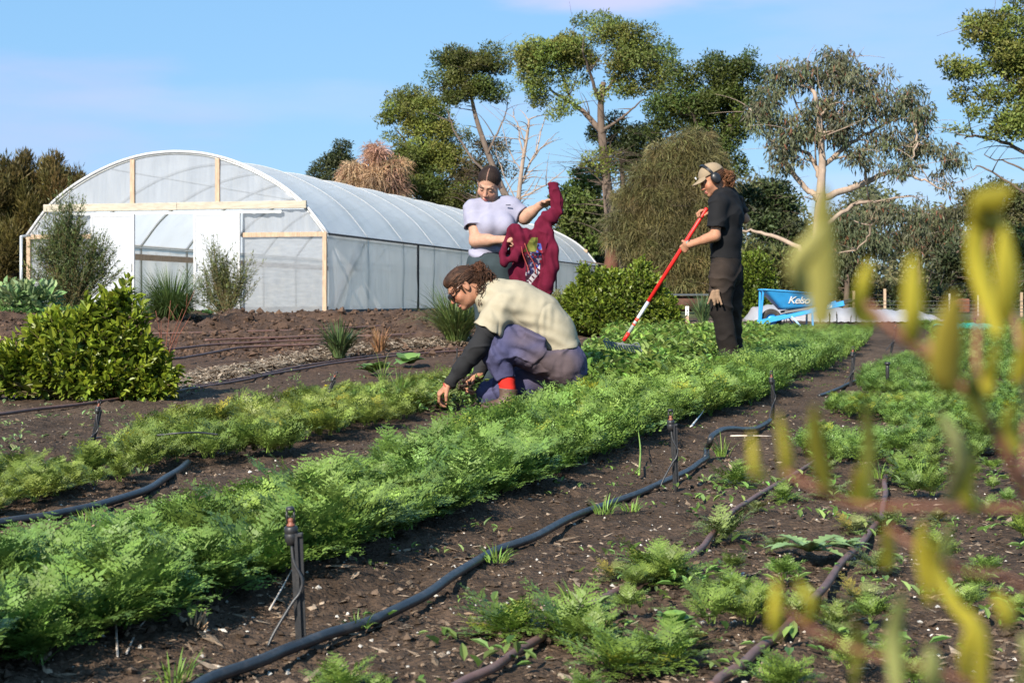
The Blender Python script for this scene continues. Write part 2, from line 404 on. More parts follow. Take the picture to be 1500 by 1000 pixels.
# straw mulch strip: px outline -> real strip on the ground
def straw(name, pts, n, label, wid=1.0):
    V = []; C = []
    poly = [G(*p) for p in pts]
    k = len(poly) // 2
    lo, hi = np.array(poly[:k]), np.array(poly[k:][::-1])
    t = RNG.random(n) * (k - 1); i = np.minimum(t.astype(int), k - 2); f = (t - i)[:, None]
    a = lo[i] * (1 - f) + lo[i + 1] * f; b = hi[i] * (1 - f) + hi[i + 1] * f
    s = RNG.random((n, 1)); p = a * (1 - s) + b * s
    p[:, 2] = gzm(p[:, 0], p[:, 1]) + 0.004 + 0.035 * RNG.random(n) ** 2
    ang = RNG.random(n) * 2 * pi; ln = (0.03 + 0.10 * RNG.random(n)); wd = 0.003 + 0.006 * RNG.random(n); tl = (RNG.random(n) - 0.5) * 0.7
    d = np.stack([np.cos(ang) * np.cos(tl), np.sin(ang) * np.cos(tl), np.sin(tl)], 1); sd = np.stack([-np.sin(ang), np.cos(ang), 0.6 * (RNG.random(n) - 0.5)], 1)
    q = np.stack([p - d * ln[:, None] - sd * wd[:, None], p + d * ln[:, None] - sd * wd[:, None], p + d * ln[:, None] + sd * wd[:, None], p - d * ln[:, None] + sd * wd[:, None]], 1)
    q[:, :, 2] = np.maximum(q[:, :, 2], (p[:, 2] - 0.01)[:, None])
    tt = RNG.random((n, 1)); c = A(0.20, 0.135, 0.09) * (1 - tt) + A(0.52, 0.42, 0.31) * tt; c *= 0.4 + 0.75 * RNG.random((n, 1))
    mb = MB(); mb.add(q.reshape(-1, 3), np.arange(4 * n).reshape(-1, 4)); mb.C = [np.repeat(c, 4, 0)]
    return tag(mb.build(name, M_CHIP, smooth=False), label, 'straw mulch', kind='stuff')
straw('straw_mulch', [(225, 575), (330, 558), (420, 535), (500, 522), (600, 510), (690, 505), (690, 497), (600, 500), (500, 507), (420, 522), (330, 540), (245, 555)], 11000, 'dry straw mulch strip beside the tilled brown bed')
straw('straw_mulch', [(985, 487), (1050, 486), (1110, 484), (1110, 474), (1050, 473), (985, 474)], 2500, 'dry straw mulch behind the person raking')
# ---------------------------------------------------------------- leaves
def perp(D):
    r = RNG.normal(size=D.shape); r -= (r * D).sum(1)[:, None] * D
    return r / (np.linalg.norm(r, axis=1)[:, None] + 1e-9)
def unit(V): return V / (np.linalg.norm(V, axis=1)[:, None] + 1e-9)
def leaves(mb, Pt, D, N, ln, wd, col, hexa=True, fold=0.25, droop=0.15):
    """one folded leaf blade per point: D along the blade, N its upper side"""
    n = len(Pt); S = unit(np.cross(D, N)); N = np.cross(S, D)
    ln = np.broadcast_to(np.asarray(ln, float), (n,))[:, None]; wd = np.broadcast_to(np.asarray(wd, float), (n,))[:, None]
    tip = Pt + D * ln - N * ln * droop
    if hexa:
        a = Pt + D * ln * 0.3; b = Pt + D * ln * 0.68 - N * ln * droop * 0.4
        V = np.stack([Pt, a + S * wd * 0.46 + N * wd * fold, b + S * wd * 0.4 + N * wd * fold, tip, b - S * wd * 0.4 + N * wd * fold, a - S * wd * 0.46 + N * wd * fold], 1)
        i = (np.arange(n) * 6)[:, None]
        Fc = np.concatenate([i + A(0, 1, 2, 3).astype(int), i + A(0, 3, 4, 5).astype(int)])
        k = 6
    else:
        m = Pt + D * ln * 0.45
        V = np.stack([Pt, m + S * wd * 0.5, tip, m - S * wd * 0.5], 1); Fc = np.arange(n * 4).reshape(-1, 4); k = 4
    col = np.broadcast_to(np.asarray(col, float), (n, 3))
    mb.add(V.reshape(-1, 3), Fc, np.repeat(col, k, 0))
def vary(base, n, amt=0.25, hue=0.12):
    c = np.array(base, float)[None] * (1 + amt * (RNG.random((n, 1)) * 2 - 1))
    return c * (1 + hue * (RNG.random((n, 3)) * 2 - 1))

# ---------------------------------------------------------------- carrot foliage
def frond(L, pairs, lobes, th0, th1, col, t_in=0.24):
    """bipinnate carrot leaf growing from the origin and arching towards +x; returns verts, quads, colours"""
    V = []; Q = []; C = []
    ts_ = np.linspace(0, 1, 24); th = th0 + (th1 - th0) * ts_ ** 1.4
    sg = L / 23
    px = np.concatenate([[0], np.cumsum(np.sin(th[:-1]) * sg)]); pz = np.concatenate([[0], np.cumsum(np.cos(th[:-1]) * sg)])
    wob = 0.03 * L * np.sin(ts_ * 3 + random.random() * 6)
    def at(t):
        return A(np.interp(t, ts_, px), np.interp(t, ts_, wob), np.interp(t, ts_, pz)), (lambda a: A(sin(a), 0, cos(a)))(np.interp(t, ts_, th))
    def quad(a, b, c_, d, cc):
        i = len(V); V.extend([a, b, c_, d]); Q.append([i, i + 1, i + 2, i + 3]); C.extend([cc] * 4)
    # stalk: a thin blade, two-sided
    for t0, t1 in zip(np.linspace(0, .9, 6)[:-1], np.linspace(0, .9, 6)[1:]):
        a, _ = at(t0); b, _ = at(t1); w = 0.0022 * (1.2 - t0)
        quad(a + A(0, -w, 0), a + A(0, w, 0), b + A(0, w, 0), b + A(0, -w, 0), np.array(col) * A(0.95, 1.0, 0.9))
    for i in range(pairs):
        u = (i + 0.5) / pairs; t = t_in + (0.98 - t_in) * u
        p, tg = at(t); up = A(-tg[2], 0, tg[0])
        up = up if up[2] > 0 else -up
        lp = L * 0.40 * (1 - u) ** 0.75 * (0.75 + 0.25 * min(1, u * 5)) * random.uniform(0.85, 1.1)
        for s in (-1, 1):
            d = nrm(A(0, s, 0) * 0.85 + tg * 0.62 + up * random.uniform(-0.25, 0.35)); side = nrm(np.cross(d, up)) ; nn = np.cross(side, d)
            cc = np.array(col) * random.uniform(0.8, 1.2)
            for j in range(lobes):
                v = (j + 0.6) / lobes; ll = lp * (0.46 if lobes < 4 else 0.38) * (1 - 0.60 * v); w = ll * 0.33
                for q in (-1, 1):
                    ld = nrm(d * 0.75 + side * q * 0.75 + nn * random.uniform(-0.35, 0.35)); ls = np.cross(ld, nn)
                    o = p + d * lp * v * 0.9 - nn * lp * v * v * 0.12
                    quad(o, o + ld * ll * .55 + ls * w, o + ld * ll, o + ld * ll * .55 - ls * w, cc)
            o = p + d * lp * 0.85; quad(o, o + d * lp * .12 + side * lp * .05, o + d * lp * .3, o + d * lp * .12 - side * lp * .05, cc)
    return np.array(V), np.array(Q), np.array(C)
def carrot_mesh(n, L, pairs, lobes, spread, col, yel=0.025, flat=0.0, t_in=0.24):
    V = []; Q = []; C = []; k = 0
    for i in range(n):
        f = (i + 0.5) / n
        c = np.array(col) * (0.75 + 0.5 * random.random())
        if random.random() < yel: c = c * A(1.6, 1.15, 0.7)
        v, q, cc = frond(L * random.uniform(0.75, 1.1), pairs, lobes, random.uniform(0.05, 0.3) + 0.5 * spread * f + flat * (0.25 + f), random.uniform(0.7, 1.25) + spread * f * 0.8 + flat * 0.35, c, t_in)
        a = i * 2.399 + random.random() * 0.5
        R = np.array([[cos(a), -sin(a), 0], [sin(a), cos(a), 0], [0, 0, 1]])
        V.append(v @ R.T + A(random.gauss(0, .008), random.gauss(0, .008), 0)); Q.append(q + k); C.append(cc); k += len(v)
    return np.concatenate(V), np.concatenate(Q), np.concatenate(C)
def variants(k, **kw): return [carrot_mesh(**kw) for _ in range(k)]
def plant_many(mb, vars_, Pt, sc, tint):
    n = len(Pt); which = RNG.integers(0, len(vars_), n); a = RNG.random(n) * 2 * pi
    for k, (V, Q, C) in enumerate(vars_):
        I = np.nonzero(which == k)[0]
        if not len(I): continue
        ca, sa = np.cos(a[I])[:, None], np.sin(a[I])[:, None]; s = sc[I][:, None]
        W = np.stack([(V[:, 0] * ca - V[:, 1] * sa) * s, (V[:, 0] * sa + V[:, 1] * ca) * s, V[None, :, 2] * s * (0.9 + 0.2 * RNG.random((len(I), 1)))], -1) + Pt[I][:, None]
        mb.add(W.reshape(-1, 3), (Q[None] + (np.arange(len(I)) * len(V))[:, None, None]).reshape(-1, 4), (C[None] * tint[I][:, None]).reshape(-1, 3))
GC = (0.158, 0.238, 0.043)
HI = variants(9, n=10, L=0.205, pairs=8, lobes=5, spread=0.95, flat=.25, col=GC)
MD = variants(6, n=9, L=0.235, pairs=6, lobes=3, spread=0.8, flat=.15, col=GC)
LO = variants(6, n=9, L=0.25, pairs=5, lobes=2, spread=0.45, col=GC)
def bed(name, y0, y1, left, right, dens, hfun, label, tint=(1, 1, 1), patchy=0.0):
    mb = MB()
    for (a, b, vs) in ((0, 6.2, HI), (6.2, 11, MD), (11, 99, LO)):
        a, b = max(a, y0), min(b, y1)
        if b <= a: continue
        n = int(dens(0.5 * (a + b)) * (b - a) * 4)
        Y = a + RNG.random(n) * (b - a); l, r = left(Y), right(Y); W = 4.0
        keep = RNG.random(n) < np.clip((r - l) / W, 0, 1)
        X = l + RNG.random(n) * (r - l)
        if patchy:
            keep &= vn(np.stack([X, Y, 0 * X], 1), 1.6, 31) > (patchy * 2 - 1) + 0.35 * (RNG.random(n) - .5)
        X, Y = X[keep], Y[keep]; m = len(X)
        s = hfun(Y) * np.clip(RNG.normal(1, 0.15, m), 0.6, 1.35) * (1 + .22 * vn(np.stack([X, Y, 0 * X], 1), 3.3, 35))
        tn = np.array(tint)[None] * (0.8 + 0.4 * RNG.random((m, 1))) * (1 + 0.10 * (RNG.random((m, 3)) - .5))
        t2 = vn(np.stack([X, Y, 0 * X], 1), 1.1, 33)[:, None]; tn = tn * (1 + 0.22 * t2 * A(1.3, 0.7, 0.2))
        plant_many(mb, vs, np.stack([X, Y, gz(X, Y) + 0.005], 1), s, tn)
    return tag(mb.build(name, M_LEAF, smooth=False), label, 'carrot foliage', kind='stuff')
bed('carrot_row', 1.7, 23.2, row_left, row_right, lambda Y: 225 if Y < 6.2 else (150 if Y < 11 else 95), lambda Y: np.interp(Y, [2, 4, 6, 9, 14, 18, 21], [0.90, 0.92, 0.94, 1.0, 0.93, 0.66, 0.36]),
    'long dense row of feathery green carrot tops running away diagonally', tint=(0.97, 1.0, 1.08))
b2l = lambda Y: np.interp(Y, [3.6, 5.7, 6.0, 7.7, 8.7, 10, 10.9, 11.9], [-2.1, -2.0, -1.62, -1.78, -1.57, -1.37, -.98, -.58])
b2r = lambda Y: np.interp(Y, [3.6, 4.7, 5.1, 6.2, 6.7, 6.9, 7.7, 8.6, 10.0, 12.0, 13.5], [-1.72, -1.63, -1.54, -1.33, -1.22, -.98, -.90, -.60, -.38, -.35, -.45])
bed('weedy_carrot_row', 3.6, 11.6, b2l, b2r, lambda Y: 105 if Y < 6.2 else (95 if Y < 11 else 70), lambda Y: np.interp(Y, [3, 6, 12], [0.58, 0.58, 0.62]),
    'low weedy carrot bed with olive and reddish leaf tips on the left', tint=(0.95, 0.84, 0.85), patchy=0.22)
b3l = lambda Y: np.interp(Y, [6.1, 6.3, 6.85, 7.6, 8.7, 10.5, 13, 16, 20, 25], [1.36, 1.34, 1.25, 1.38, 1.72, 2.15, 2.9, 4.0, 5.3, 6.3])
b3r = lambda Y: np.interp(Y, [6.1, 6.5, 6.85, 7.6, 9, 11, 13, 16, 20, 25], [1.37, 1.45, 1.72, 2.5, 3.2, 4.0, 4.8, 5.8, 7.4, 9.2])
bed('right_carrot_row', 6.1, 25, b3l, b3r, lambda Y: 120 if Y < 11 else 60, lambda Y: 0.50 + 0 * Y,
    'broad dark green carrot bed on the right past the black hose', tint=(0.80, 0.86, 0.92), patchy=0.36)
bed('scattered_seedlings', 2.6, 9.5, lambda Y: np.interp(Y, [2.6, 4, 6, 8, 9.5], [0.05, .35, .95, 1.9, 2.6]), lambda Y: 0.37 * Y + .1, lambda Y: 26, lambda Y: 0.40 + 0 * Y, 'scattered small feathery seedlings and weeds in the sparse right hand bed', tint=(.85, .85, .9), patchy=.55)
# leafy weeds between the carrot row and the person raking
def weeds(name, polyfun, n, ln, label, col, hh=0.12):
    Pt = polyfun(n); m = len(Pt); mb = MB(); k = 6
    base = np.repeat(Pt, k, 0); a = RNG.random(len(base)) * 2 * pi; e = 0.2 + RNG.random(len(base)) * 0.9
    base = base + np.stack([RNG.normal(0, .03, len(base)), RNG.normal(0, .03, len(base)), RNG.random(len(base)) * hh], 1)
    D = np.stack([np.cos(a) * np.cos(e), np.sin(a) * np.cos(e), np.sin(e)], 1); N = unit(A(0, 0, 1)[None] - D * D[:, 2:3])
    L_ = ln * (0.5 + RNG.random(len(base)))
    leaves(mb, base, D, N, L_, L_ * 0.42, vary(col, len(base), 0.4, 0.15), droop=0.3)
    return tag(mb.build(name, M_LEAF, smooth=False), label, 'weeds', kind='stuff')
def quadfun(y0, y1, l, r):
    def f(n):
        Y = y0 + RNG.random(n) * (y1 - y0); X = l(Y) + RNG.random(n) * (r(Y) - l(Y)); k = vn(np.stack([X, Y, 0 * X], 1), 1.7, 41) > -0.35
        X, Y = X[k], Y[k]; return np.stack([X, Y, gz(X, Y)], 1)
    return f
weeds('leafy_weeds', quadfun(11.2, 20, lambda Y: np.interp(Y, [11, 13, 20], [.35, .5, 1.3]), lambda Y: row_left(Y) + 0.1), 2600, 0.07, 'bright leafy weeds beneath the rake and behind the crouching person', (0.16, 0.245, 0.05), 0.2)
weeds('leafy_weeds', quadfun(9.0, 13.2, lambda Y: b2l(Y) + 0.25, lambda Y: b2r(Y) + 0.2), 420, 0.055, 'patchy leafy weeds around the hands of the crouching person', (0.13, 0.2, 0.05), 0.08)
weeds('leafy_weeds', quadfun(2.7, 8, lambda Y: row_right(Y) + 0.62, lambda Y: 0.36 * Y), 150, 0.030, 'broad low weeds between the sparse carrot plants on the right', (0.15, 0.24, 0.06), 0.02)
weeds('weed_seedlings', quadfun(2.6, 15, lambda Y: row_right(Y) + 0.05, lambda Y: 0.36 * Y), 240, 0.02, 'tiny weed seedlings on the open dark soil', (0.13, 0.2, 0.05), 0.012)
weeds('weed_seedlings', quadfun(5.5, 14, lambda Y: -0.36 * Y, lambda Y: b2l(Y) + 0.3), 200, 0.028, 'small pale weed seedlings beside the long brown pipe', (0.17, 0.22, 0.09), 0.015)

# single carrot plants in the sparse bed on the right
def clump_proto(i, n, L, spread, pairs=8, lobes=5, col=GC):
    V, Q, C = carrot_mesh(n, L, pairs, lobes, spread, col, 0.03, 0.7, 0.1)
    o = bpy.data.objects.new('carrot_plant', rawmesh('carrot_plant', V, [Q], C, False, [M_LEAF])); return o
protos = [clump_proto(0, 16, 0.20, 1.0), clump_proto(1, 13, 0.17, 1.15), clump_proto(2, 18, 0.21, 0.9), clump_proto(3, 14, 0.15, 1.2, col=(0.135, 0.175, 0.05)), clump_proto(4, 12, 0.16, 1.1, col=(0.15, 0.17, 0.055))]
GRP = 'carrot plants in the sparse bed on the right'
gen = 'small low carrot plant on bare soil in the sparse right hand bed'
cl = [(1075, 706, 42, 1, 'feathery carrot plant just right of the second black sprinkler stake'), (1062, 782, 52, 3, 'sprawling olive carrot plant between hose and bent brown pipe'),
      (955, 838, 50, 2, 'tall ragged carrot plant in mid bed with a broad pale leaf'), (900, 842, 34, 4, 'short carrot plant tucked left of the tall ragged carrot plant'),
      (985, 850, 42, 0, gen), (1080, 875, 40, 0, 'carrot plant beside the blurred yellow twig tips'), (1035, 868, 36, 3, gen),
      (745, 925, 62, 2, 'big bushy carrot plant at the bottom centre, left of its neighbour'), (830, 930, 66, 0, 'big bushy carrot plant at the bottom centre, right of its neighbour'),
      (905, 975, 62, 2, 'bright carrot plant at the lower edge beside the brown pipe'), (975, 965, 58, 0, 'low spreading carrot plant right of the bottom clumps'), (1010, 940, 40, 4, gen),
      (1235, 940, 48, 3, 'carrot plant right of the brown pipe near the bottom'), (1262, 880, 48, 4, gen), (1285, 830, 40, 3, gen), (1250, 775, 34, 4, gen), (1300, 770, 38, 3, gen), (1330, 705, 36, 0, gen),
      (1265, 735, 38, 1, gen), (1215, 725, 34, 3, gen), (1150, 730, 30, 1, gen), (1400, 690, 30, 4, gen), (1430, 660, 34, 3, gen), (1375, 760, 26, 4, gen), (1140, 800, 30, 3, gen), (1110, 745, 26, 4, gen),
      (500, 1003, 46, 0, 'carrot leaves peeping up at the lower edge left of centre'), (1140, 1006, 48, 0, 'carrot plant cut by the lower edge beside the brown pipe'), (550, 1010, 30, 1, gen), (1185, 870, 26, 4, gen), (1205, 690, 26, 3, gen), (1470, 640, 30, 4, gen), (860, 1008, 36, 1, gen)]
for i, (x, y, r, v, lab) in enumerate(cl):
    p = G(x, y); o = bpy.data.objects.new('carrot_plant', protos[v].data); COL.objects.link(o)
    s = r * 1.2 / F * p[1] / 0.135; o.scale = (s, s, s * random.uniform(0.8, 1.0)); o.location = (p[0], p[1], p[2] - 0.004); o.rotation_euler = (random.uniform(-.12, .12), random.uniform(-.12, .12), random.random() * 6.28)
    tag(o, lab, 'carrot plant', GRP)
# thistle rosettes and a few odd weeds
def rosette(name, x, y, r, label, cat, n=13, col=(0.15, 0.23, 0.10), wid=0.3, jag=True, el=(0.15, 0.7), group=None):
    p = G(x, y); R_ = r / F * p[1]; mb = MB()
    for i in range(n):
        a = i * 2.4 + random.random() * .4; e = random.uniform(*el); d = A(cos(a) * cos(e), sin(a) * cos(e), sin(e)); s = A(-sin(a), cos(a), 0); u = np.cross(d, s); u = u if u[2] > 0 else -u
        L_ = R_ * random.uniform(.75, 1.15); cc = np.array(col) * random.uniform(.75, 1.2); g = []
        for k in range(13):
            t = k / 12; c = p + d * L_ * t - A(0, 0, 1) * L_ * t * t * .35 + A(0, 0, 0.012)
            wv = L_ * wid * math.sin(pi * min(1, t * .9 + .1)) ** .8 * ((0.55 if k % 2 else 1.0) if jag else 1)
            g.append([c - s * wv + u * wv * .3, c, c + s * wv + u * wv * .3])
        mb.sheet(g, cc)
    return tag(mb.build(name, M_LEAF, org=p), label, cat, group)
rosette('thistle', 1185, 815, 78, 'pale green jagged thistle rosette lying across the middle of the bed', 'thistle', 15, (0.23, 0.34, 0.13), .2, True, (.25, .8))
rosette('thistle', 1240, 808, 46, 'smaller thistle rosette touching the pale jagged one on its right', 'thistle', 11, (0.22, 0.33, 0.13), .2, True, (.25, .8))
rosette('broad_weed', 985, 925, 46, 'broad leaved weed with rounded leaves among the bottom carrots', 'weed', 9, (0.15, 0.26, 0.06), .42, False, (0.3, 1.0))
rosette('broad_weed', 545, 548, 44, 'leafy weed beside the long brown pipe left of the crouching person', 'weed', 11, (0.13, 0.22, 0.05), .34, True, (0.3, 1.1))
rosette('broad_weed', 600, 535, 34, 'round leaved weed just left of the black sleeved arm', 'weed', 9, (0.14, 0.24, 0.06), .45, False, (0.3, 1.0))
rosette('broad_weed', 82, 690, 26, 'weed with one upright pale green leaf in the left bed', 'weed', 5, (0.26, 0.30, 0.14), .3, False, (0.8, 1.3))
rosette('broad_weed', 290, 855, 34, 'small crinkled weed at the foot of the carrot row by the front stake', 'weed', 7, (0.14, 0.24, 0.06), .4, True, (0.4, 1.1))
# tufts of grass
def blades(mb, p, n, L_, wd, lean, col, rad=0.03, seg=5, colvar=0.35):
    a = RNG.random(n) * 2 * pi; ln = L_ * (0.55 + 0.55 * RNG.random(n)); le = lean * (0.2 + RNG.random(n))
    r0 = rad * np.sqrt(RNG.random(n)); d = np.stack([np.cos(a), np.sin(a), 0 * a], 1); s = np.stack([-np.sin(a), np.cos(a), 0 * a], 1)
    tw = RNG.normal(0, .5, n)[:, None]; s = unit(s + d * tw)
    b = np.array(p)[None] + d * r0[:, None]; V = []
    for k in range(seg):
        t = k / (seg - 1); th = le * (0.35 + 0.9 * t)
        c = b + (d * np.sin(th)[:, None] * t + A(0, 0, 1) * np.cos(th)[:, None] * t) * ln[:, None]
        w_ = wd * (1 - t) ** .6 * (0.7 + 0.3 * min(1, t * 5)) + 0.0002
        V.append(c - s * w_); V.append(c + s * w_)
    V = np.stack(V, 1)
    q = np.array([[2 * k, 2 * k + 1, 2 * k + 3, 2 * k + 2] for k in range(seg - 1)])
    mb.add(V.reshape(-1, 3), (q[None] + (np.arange(n) * 2 * seg)[:, None, None]).reshape(-1, 4), np.repeat(vary(col, n, colvar, .12), 2 * seg, 0))
for (x, y, h, lab) in [(1058, 668, 34, 'bright grass tuft at the bend of the lifted black hose'), (728, 822, 26, 'grass tuft leaning on the main black hose in mid picture'), (885, 752, 26, 'flat grass tuft right of the main black hose'), (925, 748, 20, 'short grass tuft behind the flat tuft by the hose'),
                       (1350, 712, 34, 'grass tuft right of the bent brown pipe'), (255, 998, 44, 'grass tuft at the lower left edge beside the front hose'), (520, 918, 24, 'small grass tuft just above the front stretch of hose'), (238, 868, 56, 'taller grass blades at the foot of the carrot row near the front stake'),
                       (125, 768, 22, 'grass tuft at the edge of the left hose end'), (140, 760, 18, 'small grass tuft beneath the thick left hose'), (842, 880, 30, 'pale grass tuft behind the big bottom carrot clumps'), (585, 590, 60, 'grass blades standing in the weedy bed left of the bare hand'), (560, 560, 46, 'thin grass blades by the leafy weed and brown pipe'), (350, 600, 40, 'thin grass stalks in the weedy bed near the leaning stake'), (1290, 700, 26, 'grass tuft at the joint of the bent brown pipe')]:
    p = G(x, y); mb = MB(); blades(mb, p, 34, h / F * p[1] * 1.15, 0.0022, 0.9, (0.17, 0.27, 0.05), 0.03)
    tag(mb.build('grass_tuft', M_LEAF, org=p, smooth=False), lab, 'grass tuft', 'grass tufts on the soil')
for (x, y, h, n, wd, le, col, cat, lab) in [
        (250, 476, 82, 1500, .006, 1.0, (0.085, 0.13, 0.035), 'tussock', 'large round dark green tussock before the open polytunnel doorway'),
        (497, 524, 56, 190, .012, .75, (0.075, 0.11, 0.04), 'tussock', 'strappy green tussock on the straw strip below the tunnel corner'),
        (668, 503, 86, 620, .008, .85, (0.12, 0.16, 0.045), 'tussock', 'spiky olive tussock behind the head of the crouching person'),
        (556, 516, 36, 160, .004, .55, (0.30, 0.16, 0.075), 'dry grass', 'little tuft of rusty dry grass right of the strappy tussock'),
        (20, 448, 62, 900, .008, .35, (0.16, 0.16, 0.07), 'tall grass', 'tall dry grass clump at the far left below the conifers'),
        (1030, 478, 46, 130, .012, .5, (0.10, 0.15, 0.06), 'tussock', 'thin strappy tussock behind the white label stake')]:
    p = G(x, min(y, 478)) if y < 478 else G(x, y)
    mb = MB(); blades(mb, p, n, h / F * p[1] * 1.1, wd, le, col, 0.10 if n > 300 else 0.05, 6)
    if cat == 'tall grass':
        mb = MB()
        for k in range(9): blades(mb, p + A(random.gauss(0, .35), random.gauss(0, .2), 0), 150, h / F * p[1] * random.uniform(.85, 1.1), wd, le, col, .12, 6)
    tag(mb.build('grass_tussock' if cat == 'tussock' else cat.replace(' ', '_'), M_LEAF, org=p, smooth=False), lab, cat)

# ---------------------------------------------------------------- trees and shrubs
def branch(mb, nodes, a, b, r0, r1, col, sag=0.0, n=7):
    a = np.array(a, float); b = np.array(b, float); d = b - a
    m = (a + b) / 2 + RNG.normal(0, 0.10, 3) * np.linalg.norm(d) + A(0, 0, sag * np.linalg.norm(d))
    t = np.linspace(0, 1, n)[:, None]; pts = a * (1 - t) ** 2 + 2 * m * t * (1 - t) + b * t * t
    mb.tube(pts, np.linspace(r0, r1, n), 6 if r0 > .03 else 4, col)
    nodes.extend([(p, r) for p, r in zip(pts[1:], np.linspace(r0, r1, n)[1:])])
def tree(name, Y, trunk, clumps, label, cat, leafcol, barkcol, kind='puff', r0=0.2, limbs=(), leaf=(0.125, 0.055), dens=1.4, puff=0.46, depth=0.8, group=None, base=None, twig=0.0, barebr=0, colvar=0.3, hang=0.0, ylist=None, seed=None):
    """clumps and limbs are read off the photo as (x, y, rx, ry) pixels at distance Y; every clump gets its own depth"""
    if seed is not None:
        global RNG; RNG = np.random.default_rng(seed); random.seed(seed)
    tp = [P(x, y, Y) for x, y in trunk]
    g0 = tp[0].copy(); g0[2] = float(gz(g0[0], Y)) - 0.05; tp = [g0] + [p for p in tp if p[2] > g0[2] + 0.1]
    root = empty(name, g0, label, cat, group)
    bark = MB(); nodes = []
    tpp = smoothpath(tp, 6); tpp[1:-1, 1] += np.cumsum(RNG.normal(0, .03, len(tpp) - 2)); rr = r0 * np.linspace(1.25, 0.38, len(tpp))
    bark.tube(tpp, rr, 10, barkcol); nodes += [(p, r) for p, r in zip(tpp[len(tpp) // 4:], rr[len(tpp) // 4:])]
    for lb in limbs:
        lp = [P(x, y, Y) for x, y in lb[1:]]; dz = random.uniform(-1, 1) * 1.2 * puff
        for k in range(1, len(lp)): lp[k] = lp[k] + A(0, dz * k, 0)
        pp = smoothpath(lp, 6); pp[1:] += RNG.normal(0, .02, (len(pp) - 1, 3)); rb = np.linspace(lb[0], lb[0] * .3, len(pp))
        bark.tube(pp, rb, 7, barkcol); nodes += [(p, r) for p, r in zip(pp[1:], rb[1:])]
    puffs = []
    for (x, y, rx, ry) in clumps:
        sx, sz = rx / F * Y, ry / F * Y
        if name == 'wattle_tree': sx, sz = sx * 1.12, sz * 1.15
        k = max(2, int((2.0 if name == 'wattle_tree' else 3.0) * dens * sx * sz / (puff * puff)))
        c = P(x, y, Y)
        for _ in range(k):
            v = RNG.normal(size=3); v /= np.linalg.norm(v); v *= RNG.random() ** 0.45
            q = c + v * A(sx * .86, depth * (sx + sz) / 2, sz * .86)
            puffs.append((q, puff * random.uniform(.6, 1.15) * min(1.0, 0.35 + sz / puff * .5)))
    NP = np.array([p for p, _ in nodes]); NR = np.array([r for _, r in nodes])
    order = sorted(range(len(puffs)), key=lambda i: np.min(np.linalg.norm(NP - puffs[i][0], axis=1)))
    for i in order:
        q = puffs[i][0]; d = np.linalg.norm(NP - q, axis=1) + 1.2 * np.maximum(NP[:, 2] - q[2] + 0.1, 0); j = int(np.argmin(d))
        nn = []; rb = min(max(NR[j] * .6, .012), .06)
        branch(bark, nn, NP[j], q, rb, max(rb * .35, .007), barkcol, 0.06)
        nn = nn[::2]
        NP = np.concatenate([NP, [p for p, _ in nn]]); NR = np.concatenate([NR, [r for _, r in nn]])
    for _ in range(barebr):
        j = RNG.integers(0, len(NP)); v = RNG.normal(size=3); v[2] = abs(v[2]) * .6 - .1; v = nrm(v) * random.uniform(.5, 1.6) * (0.6 + puff)
        branch(bark, [], NP[j], NP[j] + v, min(NR[j] * .6, .025) + .004, .004, barkcol, 0.1)
    bark.build('trunk', M_BARK, root)
    if not puffs: return root
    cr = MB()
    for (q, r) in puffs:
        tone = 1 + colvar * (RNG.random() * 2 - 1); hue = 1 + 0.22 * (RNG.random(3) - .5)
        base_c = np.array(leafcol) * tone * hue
        if kind == 'puff':
            n = int(330 * (r / .55) ** 2 * dens * (0.17 / leaf[0]) ** 1.3)
            v = RNG.normal(size=(n, 3)); v = unit(v); rad = r * (0.45 + 0.6 * RNG.random(n) ** .6)
            lump = 1 + 0.45 * vn(v * 1.0 + q[None], 2.6, 5)
            Pt = q + v * (rad * lump)[:, None] * A(1.12, 1.12, .78)
            D = unit(v * .5 + RNG.normal(size=(n, 3)) * .7 + A(0, 0, .15)); N = unit(v + RNG.normal(size=(n, 3)) * .6 + A(0, 0, .5)); N = unit(N - D * (N * D).sum(1)[:, None])
            leaves(cr, Pt, D, N, leaf[0] * (0.6 + 0.7 * RNG.random(n)), leaf[1] * (0.6 + 0.7 * RNG.random(n)), base_c * (0.7 + 0.6 * RNG.random((n, 1))) * (1 + .12 * (RNG.random((n, 3)) - .5)), False, droop=.1)
        elif kind == 'droop':
            n = int(165 * (r / .55) ** 2 * dens); v = unit(RNG.normal(size=(n, 3))); Pt = q + v * (r * (0.15 + .95 * RNG.random(n) ** .6))[:, None] * A(1.1, 1.1, .9)
            D = unit(A(0, 0, -1) + RNG.normal(size=(n, 3)) * .42 + v * .25); N = perp(D)
            cc = base_c * (0.65 + 0.7 * RNG.random((n, 1)))
            red = RNG.random(n) < .06; cc[red] = A(0.20, 0.085, 0.05)
            leaves(cr, Pt, D, N, leaf[0] * (0.6 + 0.8 * RNG.random(n)), leaf[1] * (0.7 + 0.6 * RNG.random(n)), cc, False, droop=.2)
        elif kind == 'needle':
            n = int(170 * dens * (r / .55) ** 2); v = unit(RNG.normal(size=(n, 3))); v[:, 2] = v[:, 2] * .7 + .25
            Pt = q + v * (r * (0.3 + .8 * RNG.random(n)))[:, None]
            ln = leaf[0] * (0.5 + RNG.random(n)); D0 = unit(v * .9 + RNG.normal(size=(n, 3)) * .35); S = perp(D0) * (leaf[1] * (0.5 + RNG.random(n)))[:, None]
            V = []
            for k in range(4):
                t = k / 3; c_ = Pt + D0 * (ln * t * .75)[:, None] - A(0, 0, 1) * (ln * t * t * .5)[:, None]; wv = S * (1 - .75 * t); V += [c_ - wv, c_ + wv]
